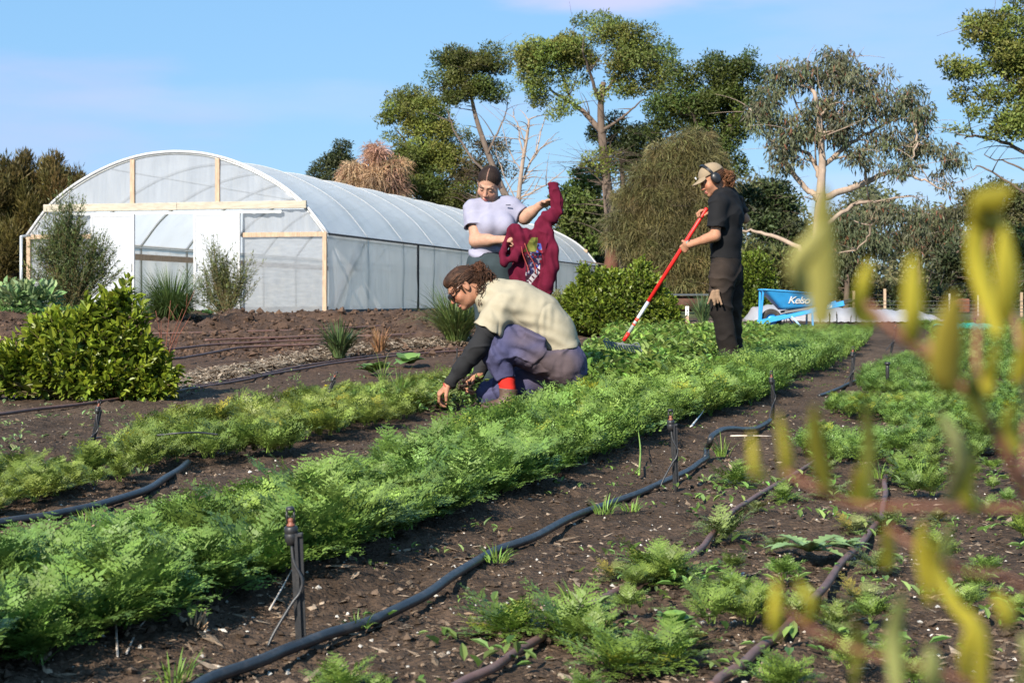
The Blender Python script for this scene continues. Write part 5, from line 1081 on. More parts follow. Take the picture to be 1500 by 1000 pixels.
# beams, grips, front strut, braces, legs: near and far side
M_GRIP = mat('grip_rubber', (.03, .03, .033), rough=.7)
for sd, d0, d1 in ((0, -.07, -.30), (1, .07, .30)):
    a, b_ = Wz(150, 525, d0), Wz(1172, 283, d1); m = MB(); m.bar(a, b_, .04, .075, bev=.006); m.build('beam', M_BLUE, wb, smooth=False)
    e = Wz(1365, 236, d1); m = MB(); m.tube(smoothpath([b_ - (e - b_) * .05, b_ + (e - b_) * .3, e], 5), .019, 10); m.build('grip', M_GRIP, wb)
    m = MB(); m.bar(Wz(192, 505, d0 * .9), Wz(214, 138, d0 * 2.2), .03, .045, up=(0, 1, 0), bev=.005); m.build('front_strut', M_BLUE, wb, smooth=False)
    m = MB(); l0 = Wz(800, 372, d1 * .75); l1 = Wz(800, 590, d1 * .85); m.bar(l0, l1, .028, .028, up=(0, 1, 0)); m.bar(Wz(545, 432, d1 * .55), Wz(655, 560, d1 * .8), .02, .02, up=(0, 1, 0)); m.bar(Wz(655, 575, d1 * .8), Wz(815, 590, d1 * .85), .02, .02); m.build('leg', M_BLUE, wb, smooth=False)
    m = MB(); m.bar(Wz(470, 392, d1 * .6), Wz(860, 330, d1 * .75), .03, .035); m.build('tray_support', mat('bare_steel', (.25, .25, .25), rough=.45, metal=.7), wb, smooth=False)
lettering('Kelso', .055, Wz(1010, 322, -.262) + A(0, -.022, 0), A(1, -.09, .23), A(-.23, 0, 1), A(0, -1, 0), M_WHITE, wb, 'lettering', .35, .001)
wc = Wz(330, 482); wl = empty('wheel', wc); wl.parent = wb; wl.location = [float(v) for v in wc - ORG[wb.name]]
m = MB(); m.lathe([(.085, -.04), (.12, -.05), (.145, -.042), (.158, -.02), (.161, 0), (.158, .02), (.145, .042), (.12, .05), (.085, .04)], wc, (0, 1, 0), 36); m.build('tyre', M_TYRE, wl)
m = MB(); m.lathe([(0, -.03), (.03, -.03), (.035, -.012), (.08, -.012), (.088, -.036), (.088, .036), (.08, .012), (.035, .012), (.03, .03), (0, .03)], wc, (0, 1, 0), 28); m.build('rim', M_BLUE, wl)
# ---------------------------------------------------------------- white sheet, green netting
def ridge(name, pts_lo, pts_top, Yd, depth, m, label, cat, seed, nfold=9):
    """cloth tunnel laid over hoops: front hem, ridge, back hem"""
    RNG = np.random.default_rng(seed); xs = np.linspace(pts_lo[0][0], pts_lo[-1][0], 120); lo = np.interp(xs, [p[0] for p in pts_lo], [p[1] for p in pts_lo]); hi = np.interp(xs, [p[0] for p in pts_top], [p[1] for p in pts_top]); g = []
    for i, x in enumerate(xs):
        a = P(x, lo[i], Yd); a[2] = float(gz(a[0], Yd)) + .01; t_ = P(x, hi[i], Yd + depth / 2); h = max(.02, t_[2] - a[2]); row = []
        for k in np.linspace(0, 1, 17):
            fold = .02 * math.sin(i * .55 + 2 * math.sin(i * .13)) * math.sin(pi * k) + .012 * math.sin(i * 1.7 + k * 5); row.append(A(a[0] + .02 * math.sin(k * 7 + i * .2), Yd + depth * k + fold, a[2] + h * math.sin(pi * k) ** .55 * (1 + .04 * math.sin(i * .4)) + fold * .5))
        g.append(row)
    b = MB(); b.sheet(g); return tag(b.build(name, m, org=g[0][0]), label, cat)
M_SHEET = mat('white_fleece', (.40, .40, .43), rough=.75, var=.14, vscale=3, bump=.15, bscale=9, trans=.25, dirt=(.40, .27, .24), dscale=1.6, damt=.35)
ridge('white_sheet', [(1085, 481), (1400, 480)], [(1085, 480), (1100, 468), (1112, 450), (1130, 446), (1180, 449), (1240, 450), (1310, 454), (1360, 455), (1380, 462), (1400, 478)], 26.5, 1.3, M_SHEET, 'pale fleece sheet draped over a low bed behind the wheelbarrow', 'sheet', 1)
M_NET = mat('green_netting', (0.02, 0.34, 0.24), rough=.6, var=.2, vscale=6, bump=.3, bscale=20, trans=.2)
ridge('shade_netting', [(1388, 489), (1480, 480)], [(1388, 476), (1420, 474), (1450, 474), (1470, 476), (1480, 482)], 21, .9, M_NET, 'teal green shade netting lying over a bed at the far right', 'netting', 2)
# ---------------------------------------------------------------- fence of timber stakes and wire
M_DULLWIRE = mat('dull_wire', (.12, .12, .12), rough=.6, metal=.3)
fw = empty('wire_fence', P(1380, 460, 36), 'wire fence on timber and steel posts at the right rear', 'fence')
M_GREYPOST = mat('grey_steel', (.42, .41, .39), rough=.6, metal=.3, var=.2)
tops = []
for (x, yt, yb, mm) in [(1251, 426, 466, M_TIMBER), (1296, 423, 466, M_TIMBER), (1343, 440, 466, M_GREYPOST), (1391, 430, 470, M_GREYPOST), (1433, 432, 472, M_GREYPOST), (1496, 428, 468, M_TIMBER), (1540, 430, 468, M_GREYPOST)]:
    a = P(x, yt, 36); g0 = a.copy(); g0[2] = float(gz(g0[0], 36)) - .05; m = MB(); m.bar(g0, a, .055 if mm is M_TIMBER else .035, .045 if mm is M_TIMBER else .03, up=(0, 1, 0)); m.build('fence_post', mm, fw, smooth=False); tops.append((x, a))
for yy in (441, 447, 452, 457, 462, 467):
    m = MB(); m.tube(smoothpath([P(x, yy + random.uniform(-.5, .5), 36 - .03) for x in (1240, 1300, 1343, 1391, 1433, 1496, 1560)], 4), .0045, 5); m.build('wire', M_DULLWIRE, fw)
p = P(1411, 470, 38); m = MB(); p[2] = float(gz(p[0], 38)); m.box(p + A(0, 0, .22), (.26, .3, .34), bev=.03); m.box(p + A(-.1, 0, .28), (.26, .25, .2), np.array([[.9, 0, .3], [0, 1, 0], [-.3, 0, .9]]), bev=.03)
tag(m.build('rusty_box', mat('rust', (.15, .055, .03), rough=.85, var=.4, vscale=9, bump=.3), org=p, smooth=False), 'rusty red brown box behind the wire fence', 'box')
# rusty trough behind the bush
p = P(1000, 470, 27); p[2] = float(gz(p[0], 27)); tr_ = empty('fire_pit', p, 'low rusty metal trough between the bush and raking person', 'trough')
m = MB(); m.tube([p + A(-.3, 0, .30), p + A(.35, 0, .30)], .13, 14); m.build('drum', mat('dark_rust', (.08, .035, .022), rough=.85, var=.4, vscale=9, bump=.3), tr_)
m = MB(); m.box(p + A(.05, .02, .455), (.8, .35, .03)); m.build('lid', mat('slate_grey', (.06, .07, .08), rough=.6), tr_, smooth=False)
m = MB()
for sx in (-.28, .3): m.bar(p + A(sx, 0, 0), p + A(sx, 0, .25), .05, .25, up=(0, 1, 0))
m.build('stand', M_STRAP, tr_, smooth=False)
# label stake
p = G(1006.5, 484.5); hh = 36 / F * p[1]; ls = empty('label_stake', p, 'wooden row label stake with a white written top', 'label stake')
m = MB(); m.bar(p - A(0, 0, .1), p + A(0, 0, hh * .62), .045, .02, up=(0, 1, 0)); m.build('post', M_TIMBER, ls, smooth=False)
m = MB(); m.bar(p + A(0, 0, hh * .62), p + A(0, 0, hh), .047, .022, up=(0, 1, 0)); pl = m.build('painted_top', M_WHITE, ls, smooth=False)
lettering('I\nB\nH', .042, p + A(0, -.016, hh * .82), A(1, 0, 0), A(0, 0, 1), A(0, -1, 0), M_BLACKPLASTIC, pl, 'lettering', 0)
# nesting box on the gum tree
bx = P(1194, 398, 41.6); nb = empty('nest_box', bx, 'pale nest box fixed to the gum tree trunk', 'nest box')
m = MB(); m.box(bx, (.34, .26, .40), bev=.01); bd = m.build('box_body', mat('painted_ply', (.50, .50, .40), rough=.7, var=.15), nb, smooth=False)
m = MB(); m.bar(bx + A(-.30, -.05, .19), bx + A(.27, -.05, .31), .40, .03); m.build('sloping_roof', M_GREYPOST, nb, smooth=False)
m = MB(); m.box(bx + A(.05, 0, -.22), (.55, .34, .03)); m.build('floor_board', M_GREYPOST, nb, smooth=False)
m = MB(); m.lathe([(0, 0), (.045, 0), (.045, .01), (0, .01)], bx + A(-.08, -.135, .06), (0, -1, 0), 14); m.build('entrance_hole', M_STRAP, bd)
# yellow dandelion heads
for (x, y, z, lab) in [(649, 592, .06, 'yellow flower below the bare weeding hand'), (477, 566, .08, 'yellow flower at the tip of the tilted stake')]:
    p = G(x, y + z * 240 / 2); p = P(x, y, p[1]); m = MB(); g = p.copy(); g[2] = float(gz(g[0], g[1])); m.tube([g, p], .0025, 5, (.15, .22, .05))
    for k in range(22):
        a = k * 2.4; e = .2 + .9 * (k / 22); d = A(cos(a) * cos(e), sin(a) * cos(e), sin(e)); s = A(-sin(a), cos(a), 0); m.add([p, p + d * .012 - s * .003, p + d * .018, p + d * .012 + s * .003], [[0, 1, 2, 3]], (.75, .62, .03))
    tag(m.build('dandelion', M_LEAF, org=g), lab, 'flower')
# ---------------------------------------------------------------- people: smooth solids meshed on a fine grid
RNG = np.random.default_rng(303); random.seed(303)
def dotv(a, b): return np.einsum('ij,ij->i', a, b)
def ell(c, r, R=None):
    c = np.array(c, float); r = np.broadcast_to(np.array(r, float), (3,))
    def f(p):
        q = p - c
        if R is not None: q = q @ np.array(R, float).T
        k0 = np.sqrt(((q / r) ** 2).sum(1)); k1 = np.sqrt(((q / r ** 2) ** 2).sum(1)) + 1e-9
        return k0 * (k0 - 1) / k1
    return f
def cone(a, b, ra, rb):
    a = np.array(a, float); b = np.array(b, float); ba = b - a; l2 = ba @ ba + 1e-12
    def f(p):
        h = np.clip((p - a) @ ba / l2, 0, 1); return np.linalg.norm(p - a - h[:, None] * ba, axis=1) - (ra + (rb - ra) * h)
    return f
def slab(a, b, side, r0, r1):
    """limb of oval section: r = (half width along side, half thickness)"""
    a = np.array(a, float); b = np.array(b, float); ba = b - a; l2 = ba @ ba + 1e-12; sd = nrm(np.array(side, float) - ba * (np.array(side, float) @ ba) / l2)
    def f(p):
        h = np.clip((p - a) @ ba / l2, 0, 1); q = p - a - h[:, None] * ba; u = q @ sd; w2 = np.maximum((q * q).sum(1) - u * u, 0)
        rx = r0[0] + (r1[0] - r0[0]) * h; ry = r0[1] + (r1[1] - r0[1]) * h
        k0 = np.sqrt(u * u / rx ** 2 + w2 / ry ** 2); k1 = np.sqrt(u * u / rx ** 4 + w2 / ry ** 4)
        return np.where(k1 < 1e-6, -np.minimum(rx, ry), k0 * (k0 - 1) / (k1 + 1e-9))
    return f
def sleeve(a, b, ln, r0, r1, wall=.012, hollow=.035):
    """open-ended cloth sleeve running from a towards b"""
    a = np.array(a, float); d = nrm(np.array(b, float) - a); e = a + d * ln; c = cone(a, a + d * (ln + .06), r0, r1); inn = cone(a + d * (ln - hollow), a + d * (ln + .12), r1 - wall * 1.3, r1 - wall * 1.3)
    return lambda p: np.maximum(np.maximum(c(p), (p - e) @ d - .003 * np.sin(p[:, 0] * 90)), -inn(p))
def smin(a, b, k):
    h = np.maximum(k - np.abs(a - b), 0) / k; return np.minimum(a, b) - h * h * k * .25
class Sdf:
    def __init__(s): s.ops = []; s.post = []
    def u(s, f, k=.02): s.ops.append((f, k, 1)); return s
    def cut(s, f, k=.01): s.ops.append((f, k, -1)); return s
    def inter(s, f): s.ops.append((f, 0, 0)); return s
    def plane(s, pt, n):                    # keep the side the normal points away from
        pt = np.array(pt, float); n = nrm(n); return s.inter(lambda p: (p - pt) @ n)
    def chain(s, pts, rs, k=.02, side=None):
        for i in range(len(pts) - 1): s.u(cone(pts[i], pts[i + 1], rs[i], rs[i + 1]) if side is None else slab(pts[i], pts[i + 1], side, rs[i], rs[i + 1]), k)
        return s
    def __call__(s, p):
        d = None
        for f, k, m in s.ops:
            v = f(p)
            if d is None: d = v
            elif m == 1: d = smin(d, v, k)
            elif m == -1: d = -smin(-d, v, k)
            else: d = np.maximum(d, v)
        for g in s.post: d = d + g(p)
        return d
def sdf_mesh(f, lo, hi, h):
    lo = np.array(lo, float); hi = np.array(hi, float); B = 4; nc = np.ceil((hi - lo) / (B * h)).astype(int)
    cc = np.stack(np.meshgrid(*[np.arange(n) for n in nc], indexing='ij'), -1).reshape(-1, 3)
    d = f(lo + (cc + .5) * B * h); act = (np.abs(d) < B * h * 1.5 + .004).reshape(nc); sg = np.where(d < 0, -1.0, 1.0).astype(np.float32).reshape(nc)
    n = nc * B + 1
    D = np.ones(n, np.float32); D[:-1, :-1, :-1] = np.kron(sg, np.ones((B, B, B), np.float32))
    M = np.zeros(n, bool); K = np.kron(act, np.ones((B, B, B), bool))
    for dx in (0, 1):
        for dy in (0, 1):
            for dz in (0, 1): M[dx:n[0] - 1 + dx, dy:n[1] - 1 + dy, dz:n[2] - 1 + dz] |= K
    I = np.argwhere(M); vals = np.empty(len(I))
    for s0 in range(0, len(I), 200000): vals[s0:s0 + 200000] = f(lo + I[s0:s0 + 200000] * h)
    D[M] = vals
    S = D < 0; m = n - 1
    cnt = sum(S[a:m[0] + a, b:m[1] + b, c:m[2] + c].astype(np.int8) for a in (0, 1) for b in (0, 1) for c in (0, 1))
    C = np.argwhere((cnt > 0) & (cnt < 8)); idx = -np.ones(m, np.int64); idx[tuple(C.T)] = np.arange(len(C))
    acc = np.zeros((len(C), 3)); num = np.zeros(len(C))
    co = [(a, b, c) for a in (0, 1) for b in (0, 1) for c in (0, 1)]
    for i, a in enumerate(co):
        for b in co[i + 1:]:
            if sum(abs(x - y) for x, y in zip(a, b)) != 1: continue
            da = D[tuple((C + a).T)]; db = D[tuple((C + b).T)]; x = (da < 0) != (db < 0)
            t = np.where(x, da / np.where(x, da - db, 1), 0)
            acc += np.where(x[:, None], np.array(a) + t[:, None] * (np.array(b) - np.array(a)), 0); num += x
    V = lo + (C + acc / num[:, None]) * h; Q = []
    for ax, (o1, o2) in ((0, ((0, 1, 0), (0, 0, 1))), (1, ((0, 0, 1), (1, 0, 0))), (2, ((1, 0, 0), (0, 1, 0)))):
        e = np.zeros(3, int); e[ax] = 1; sl0 = tuple(slice(1, m[k]) if k != ax else slice(0, m[k]) for k in range(3)); sl1 = tuple(slice(1, m[k]) if k != ax else slice(1, m[k] + 1) for k in range(3))
        a = S[sl0]; b = S[sl1]; E = np.argwhere(a != b)
        if not len(E): continue
        off = np.ones(3, int); off[ax] = 0; E = E + off; low = S[tuple(E.T)]
        o1 = np.array(o1); o2 = np.array(o2)
        q = np.stack([idx[tuple((E - o1 - o2).T)], idx[tuple((E - o2).T)], idx[tuple(E.T)], idx[tuple((E - o1).T)]], 1)
        q[~low] = q[~low][:, ::-1]; Q.append(q)
    return V, np.concatenate(Q)
def solid(name, f, lo, hi, h, m, parent, colf=None, org=None):
    V, Q = sdf_mesh(f, lo, hi, h); mb = MB(); mb.add(V, Q)
    if colf is not None: mb.C = [colf(V)]
    return mb.build(name, m, parent, org=org)
def fbm(p, f, s): return vn(p, f, s) * .6 + vn(p, f * 2.1, s + 1) * .4
M_SKIN = mat('skin', attr=True, rough=.6, var=.14, vscale=45, spec=.25, sss=.12, bump=.05, bscale=180)
M_HAIR = mat('hair', attr=True, rough=.62, var=.35, vscale=60, spec=.2, bump=.3, bscale=150)
def cloth(name, col, rough=.85, dirt=None, damt=.4, var=.1, bump=.18, dscale=4): return mat(name, col, rough=rough, var=var, vscale=14, bump=bump, bscale=220, spec=.15, sheen=0, dirt=dirt, damt=damt, dscale=dscale)
def crease(p, f, s, st=(1, 1, 1)): return np.clip(1 - np.abs(vn(p * np.array(st), f, s) + .35 * vn(p, f * 2.3, s + 5)) * 3.2, 0, 1) ** 1.5
class Frame:
    """head-local coordinates: x to the subject's left ear side, y forward, z up"""
    def __init__(s, o, fwd, up):
        s.o = np.array(o, float); s.f = nrm(fwd); s.z = nrm(np.array(up, float) - s.f * (np.array(up, float) @ s.f)); s.x = np.cross(s.f, s.z)
    def w(s, x, y, z): return s.o + s.x * x + s.f * y + s.z * z
    def loc(s, p): q = p - s.o; return np.stack([q @ s.x, q @ s.f, q @ s.z], 1)
    def R(s): return np.array([s.x, s.f, s.z])
def head_sdf(S, H, fem=False, k=1.0):
    R = H.R(); E = lambda c, r, kk=.02: S.u(ell(H.w(*c), r, R), kk)
    E((0, -.014, .028), (.075, .094, .086)); E((0, .034, -.03), (.056, .058, .082), .03); E((0, .036, -.072), (.046 if not fem else .043, .046, .040), .03)
    E((0, .080, -.098), (.020 if not fem else .016, .016, .015), .02)
    for s in (-1, 1):
        E((s * .040, .060, -.034), (.024, .020, .022), .03); E((s * .028, .084, .024), (.026, .011, .008), .014)
        S.cut(ell(H.w(s * .031, .106, .004), (.018, .018, .011), R), .014); E((s * .031, .081, .002), (.0135, .0125, .0115), .004)
        E((s * .076, -.008, -.006), (.009, .019, .031), .006); S.cut(ell(H.w(s * .086, -.004, -.004), (.006, .011, .019), R), .004); E((s * .073, -.004, -.032), (.007, .008, .009), .006)
    S.u(cone(H.w(0, .088, .012), H.w(0, .110, -.030), .006, .0105), .014)
    for s in (-1, 1): E((s * .012, .100, -.036), (.008, .010, .008), .008)
    E((0, .0945, -.064), (.023, .011, .006), .006); E((0, .0925, -.075), (.019, .011, .007), .006); S.cut(ell(H.w(0, .108, -.0695), (.022, .010, .0016), R), .003)
def face_cols(V, H, base, lips, brow=(.05, .03, .02), ruddy=.12, beard=None, down=False):
    q = H.loc(V); x, y, z = np.abs(q[:, 0]), q[:, 1], q[:, 2]; c = np.ones((len(V), 3)) * np.array(base)
    c *= (1 + .08 * vn(V, 25, 7))[:, None]
    inh = (np.linalg.norm(q, axis=1) < .16) & (y > .02)
    g = np.exp(-(((x - .042) / .022) ** 2 + ((z + .028) / .022) ** 2)) + np.exp(-((x / .016) ** 2 + ((z + .028) / .02) ** 2)); g = g * inh
    c = c * (1 - ruddy * g[:, None] * A(.0, 1.2, 1.2))
    lp = inh & (y > .078) & (((x / .022) ** 2 + ((z + .0695) / .0125) ** 2) < 1); c[lp] = lips
    br = inh & (y > .068) & (np.abs(z - .0245 - .004 * np.sin((x - .02) * 90)) < .0048) & (x > .012) & (x < .047); c[br] = np.array(brow) * .6 + np.array(base) * .25
    ey = inh & (y > .07) & (((x - .031) / .0115) ** 2 + ((z - .000) / .0036) ** 2 < 1); c[ey] = (.22, .17, .15)
    ir = ey & (((x - .031) / .0055) ** 2 + ((z - .000) / .0046) ** 2 < 1); c[ir] = (.03, .02, .015)
    if down: c[ey] = np.array(base) * .8; z = z + .006
    ls = inh & (y > .07) & (x > .017) & (x < .046) & (np.abs(z - .008 + ((x - .031) * 9) ** 2 * .03) < .0022); c[ls] = (.03, .02, .018)
    if beard is not None:
        mu = inh & (y > .07) & (x < .030) & (z < -.046 - .2 * x) & (z > -.062 - .25 * x); c[mu] = beard
    return c
def hand(S, W, d, n, t, curl=(.5, .6, .5), sc=1.0, thumb=.5, spread=.04, bulge=0):
    """palm and five fingers: W wrist, d towards the knuckles, n the side the palm faces, t the thumb side"""
    d = nrm(d); n = nrm(np.array(n, float) - d * (np.array(n, float) @ d)); t = nrm(np.array(t, float) - d * (np.array(t, float) @ d) - n * (np.array(t, float) @ n)); W = np.array(W, float)
    S.u(slab(W - d * .02 * sc, W + d * .03 * sc, t, (.027 * sc, .019 * sc), (.036 * sc, .015 * sc)), .015); S.u(slab(W + d * .03 * sc, W + d * .082 * sc, t, (.036 * sc, .0145 * sc), (.037 * sc, .012 * sc)), .012)
    S.u(ell(W + d * .035 * sc + t * .024 * sc + n * .008 * sc, .017 * sc), .014)
    ln = ((.043, .026, .021), (.047, .030, .023), (.044, .028, .022), (.035, .021, .019))
    for i, L3 in enumerate(ln):
        o = W + d * (.086 - .004 * abs(i - 1)) * sc + t * (.028 - .0185 * i) * sc; a = 0; dd = nrm(d + t * spread * (1.5 - i)); p = o - d * .012 * sc; r = .0088 if i < 3 else .0076
        for j, (l, cu) in enumerate(zip(L3, curl)):
            a += cu * (1 + .06 * (i - 1.5)); v = dd * cos(a) + n * sin(a); q = (o if j == 0 else p) + v * l * sc
            if j == 0: S.u(cone(p, o, r * sc, r * sc), .008); p = o
            S.u(cone(p, q, (r - .0007 * j) * sc, (r - .0007 * (j + 1)) * sc), .004); p = q
    o = W + d * .022 * sc + t * .026 * sc + n * .006 * sc; v1 = nrm(d * .62 + t * .62 + n * .45 * thumb); v2 = nrm(d * .8 + t * .15 + n * 1.0 * thumb); q1 = o + v1 * .046 * sc; q2 = q1 + v2 * .03 * sc
    S.u(cone(o, q1, .0125 * sc, .0105 * sc), .01); S.u(cone(q1, q2, .0103 * sc, .0085 * sc), .006)
def strands(mb, pts_fn, n, r, col, seg=9):
    for _ in range(n):
        p = pts_fn(); mb.tube(smoothpath(p, 3), r * random.uniform(.6, 1.2), 4, np.array(col) * random.uniform(.6, 1.6), cap=False)
def curl_path(a, b, amp, turns, n=14):
    a = np.array(a, float); b = np.array(b, float); d = nrm(b - a); x = nrm(np.cross(d, A(.3, .8, .4))); y = np.cross(d, x); ph = random.random() * 6; am = amp * random.uniform(.5, 1.2)
    return [a + (b - a) * t + (x * cos(ph + turns * 6.28 * t) + y * sin(ph + turns * 6.28 * t)) * am * min(1, 3 * t) for t in np.linspace(0, 1, n)]
def bbox(P_, m): P_ = np.array(P_); return P_.min(0) - m, P_.max(0) + m

# ================================================================ the crouching person
def Z(zx, zy, dy=0.0, Y0=9.6): Yd = Y0 + dy; return P(600 + zx / 3.847, 360 + zy / 3.847, Yd)
g0 = Z(650, 900); g0[2] = float(gz(g0[0], 9.6))
man = empty('person', g0, 'crouching person in beige T-shirt, black sleeves and sunglasses, weeding by hand', 'person')
H = Frame(Z(302, 232, -.01), A(-.74, -.16, -.66), A(-.64, .02, .76))
neck0, neck1 = H.w(0, -.03, -.06), Z(470, 282, 0)
Ls, Le, Lw = Z(512, 352, -.165), Z(385, 572, -.20), Z(222, 778, -.16)
Rs, Re, Rw = Z(486, 350, .155), Z(450, 570, .23), Z(388, 735, .10)
S = Sdf(); head_sdf(S, H)
S.chain([neck0, neck1], [.056, .060], .03)
tor = [Z(500, 300), Z(600, 345), Z(720, 405), Z(800, 485), Z(860, 590)]
S.chain(tor, [(.11, .060), (.13, .075), (.12, .07), (.11, .07), (.11, .07)], .02, A(0, 1, 0))
for s_, e_, w_ in ((Ls, Le, Lw), (Rs, Re, Rw)): S.chain([s_, e_, w_], [.050, .040, .026], .02)
S.u(cone(Z(850, 660, -.07), Z(460, 478, -.13), .065, .045), .02); S.u(cone(Z(460, 478, -.13), Z(545, 780, -.12), .05, .038), .02)
S.u(cone(Z(850, 660, .07), Z(450, 825, .05), .065, .045), .02); S.u(cone(Z(450, 825, .05), Z(790, 810, .10), .05, .038), .02)
hd = nrm(Lw - Le)
hand(S, Lw, hd * .9 + A(-.25, 0, -.1), A(.45, .25, -.8), A(-.1, -1, -.1), (.75, .8, .5), 1.0, .8)
hand(S, Rw, A(-.75, -.25, -.55), A(.3, -.5, -.75), A(-.3, -.8, .3), (.9, .9, .7), 1.0, .9)
lo, hi = bbox([Z(90, 60, -.3), Z(990, 900, .35)], .02)
SK1 = (.36, .172, .105)
solid('body', S, lo, hi, .0034, M_SKIN, man, lambda V: face_cols(V, H, SK1, (.45, .17, .14), (.045, .028, .02), .15, (.06, .035, .025)))
# hair drawn back into a curly knot
HR = (.042, .020, .0115)
S = Sdf(); R = H.R(); S.u(ell(H.w(0, -.020, .033), (.080, .098, .088), R), .02).u(ell(H.w(0, .030, .082), (.050, .052, .030), R), .03).u(ell(H.w(0, -.09, -.02), (.055, .035, .05), R), .03)
S.cut(ell(H.w(0, .12, -.06), (.12, .088, .125), R), .01); S.cut(ell(H.w(0, .03, -.11), (.12, .09, .07), R), .012)
for s in (-1, 1): S.cut(ell(H.w(s * .085, -.002, -.010), (.022, .026, .036), R), .008); S.u(cone(H.w(s * .0745, .022, .02), H.w(s * .071, .024, -.03), .008, .004), .01)
S.post.append(lambda p: .0014 * np.sin(H.loc(p)[:, 0] * 330 + 5 * vn(p, 9, 3)))
hair = solid('hair', S, *bbox([H.w(-.13, -.16, -.14), H.w(.13, .13, .16), H.w(.13, -.16, .16), H.w(-.13, .13, -.14)], .03), .0032, M_HAIR, man, lambda V: np.ones((len(V), 3)) * np.array(HR) * (1 + .5 * vn(V, 55, 3))[:, None])
mb = MB(); bun = Z(392, 128, .0); bl = H.loc(bun[None])[0]
for _ in range(230):
    x0 = random.uniform(-.078, .078); a = np.array((x0, .086 - 5 * x0 * x0 + random.gauss(0, .005), .074 - 5 * x0 * x0 + random.gauss(0, .006))); a = a if random.random() < .6 else np.array((np.sign(x0) * .075, .045, .055 + random.uniform(-.03, .02))); pp = []
    for t in np.linspace(0, 1, 8):
        q = a * (1 - t) + bl * A(1, 1, .6) * t + RNG.normal(0, .0012, 3); e = (q - A(0, -.020, .033)) / A(.080, .098, .088); l = np.linalg.norm(e); q = A(0, -.020, .033) + (q - A(0, -.020, .033)) / l * random.uniform(1.0, 1.07); pp.append(H.w(*q))
    mb.tube(pp, random.uniform(.0018, .0034), 4, np.array(HR) * random.choice((.4, .6, 1, 1.5, 2.6)), cap=False)
mb.build('strands', M_HAIR, hair); mb = MB()
for _ in range(150):
    v = nrm(RNG.normal(size=3)); w2 = nrm(np.cross(v, RNG.normal(size=3))); r_ = .036 * random.uniform(.6, 1.1)
    mb.tube(smoothpath([bun + (v * cos(t) + w2 * sin(t)) * r_ * (1 + .15 * sin(t * 5)) for t in np.linspace(0, random.uniform(2.5, 5), 9)], 3), .0028, 4, np.array(HR) * random.uniform(.7, 2.4) * A(1.15, 1, .9), cap=False)
mb.lathe([(0, -.03), (.024, -.02), (.03, 0), (.024, .02), (0, .03)], bun, n=12, col=HR)
def hp(): a = Z(400 + random.gauss(0, 16), 190 + random.gauss(0, 30), random.gauss(-.02, .05)); return curl_path(a, Z(random.uniform(385, 440), random.uniform(250, 345), random.gauss(-.06, .04)), .009, 2.5)
strands(mb, hp, 130, .0026, HR)
def hp(): a = Z(415 + random.gauss(0, 18), 150 + random.gauss(0, 22), random.gauss(-.01, .04)); return curl_path(a, Z(random.uniform(440, 500), random.uniform(165, 225), random.gauss(-.03, .04)), .012, 2.2)
strands(mb, hp, 90, .0026, np.array(HR) * 1.2)
def hp():
    v = RNG.normal(size=3); v[2] = abs(v[2]); v = nrm(v * A(.8, .8, 1)); a = H.w(*(A(0, -.02, .033) + v * A(.08, .096, .088))); return curl_path(a, a + (H.w(*v) - H.o) * .012 + nrm(bun - a) * random.uniform(.02, .06), .006, 1.5, 9)
strands(mb, hp, 46, .0015, np.array(HR) * 1.5)
def hp(): a = H.w(random.choice((-1, 1)) * random.uniform(.06, .078), random.uniform(.0, .055), random.uniform(.03, .06)); return curl_path(a, a + A(random.gauss(-.005, .01), random.gauss(0, .008), -random.uniform(.03, .07)), .006, 1.8, 9)
strands(mb, hp, 34, .0017, np.array(HR) * 1.3)
def hp(): a = bun + RNG.normal(size=3) * .02; return curl_path(a, a + nrm(RNG.normal(size=3) + A(-.2, 0, .6)) * random.uniform(.02, .05), .008, 1.3, 9)
strands(mb, hp, 26, .0016, np.array(HR) * 1.6)
mb.build('curls', M_HAIR, hair)
# sunglasses
S = Sdf()
for s in (-1, 1): S.u(ell(H.w(s * .036, .103, -.003), (.034, .008, .025), R), .004)
S.u(cone(H.w(-.06, .094, .012), H.w(.06, .094, .012), .004, .004), .006)
sg_ = solid('sunglasses', S, *bbox([H.w(-.08, .08, -.03), H.w(.08, .12, .03), H.w(.08, .08, .03), H.w(-.08, .12, -.03)], .02), .002, mat('dark_lens', (.012, .012, .012), rough=.08, var=0, spec=.6), man)
mb = MB()
for s in (-1, 1): mb.tube(smoothpath([H.w(s * .063, .094, .012), H.w(s * .077, .05, .014), H.w(s * .080, 0, .012), H.w(s * .079, -.02, -.004)], 5), .0038, 6)
mb.build('temple_arm', mat('tortoise_frame', (.09, .03, .015), rough=.25, var=.4, vscale=60), sg_)
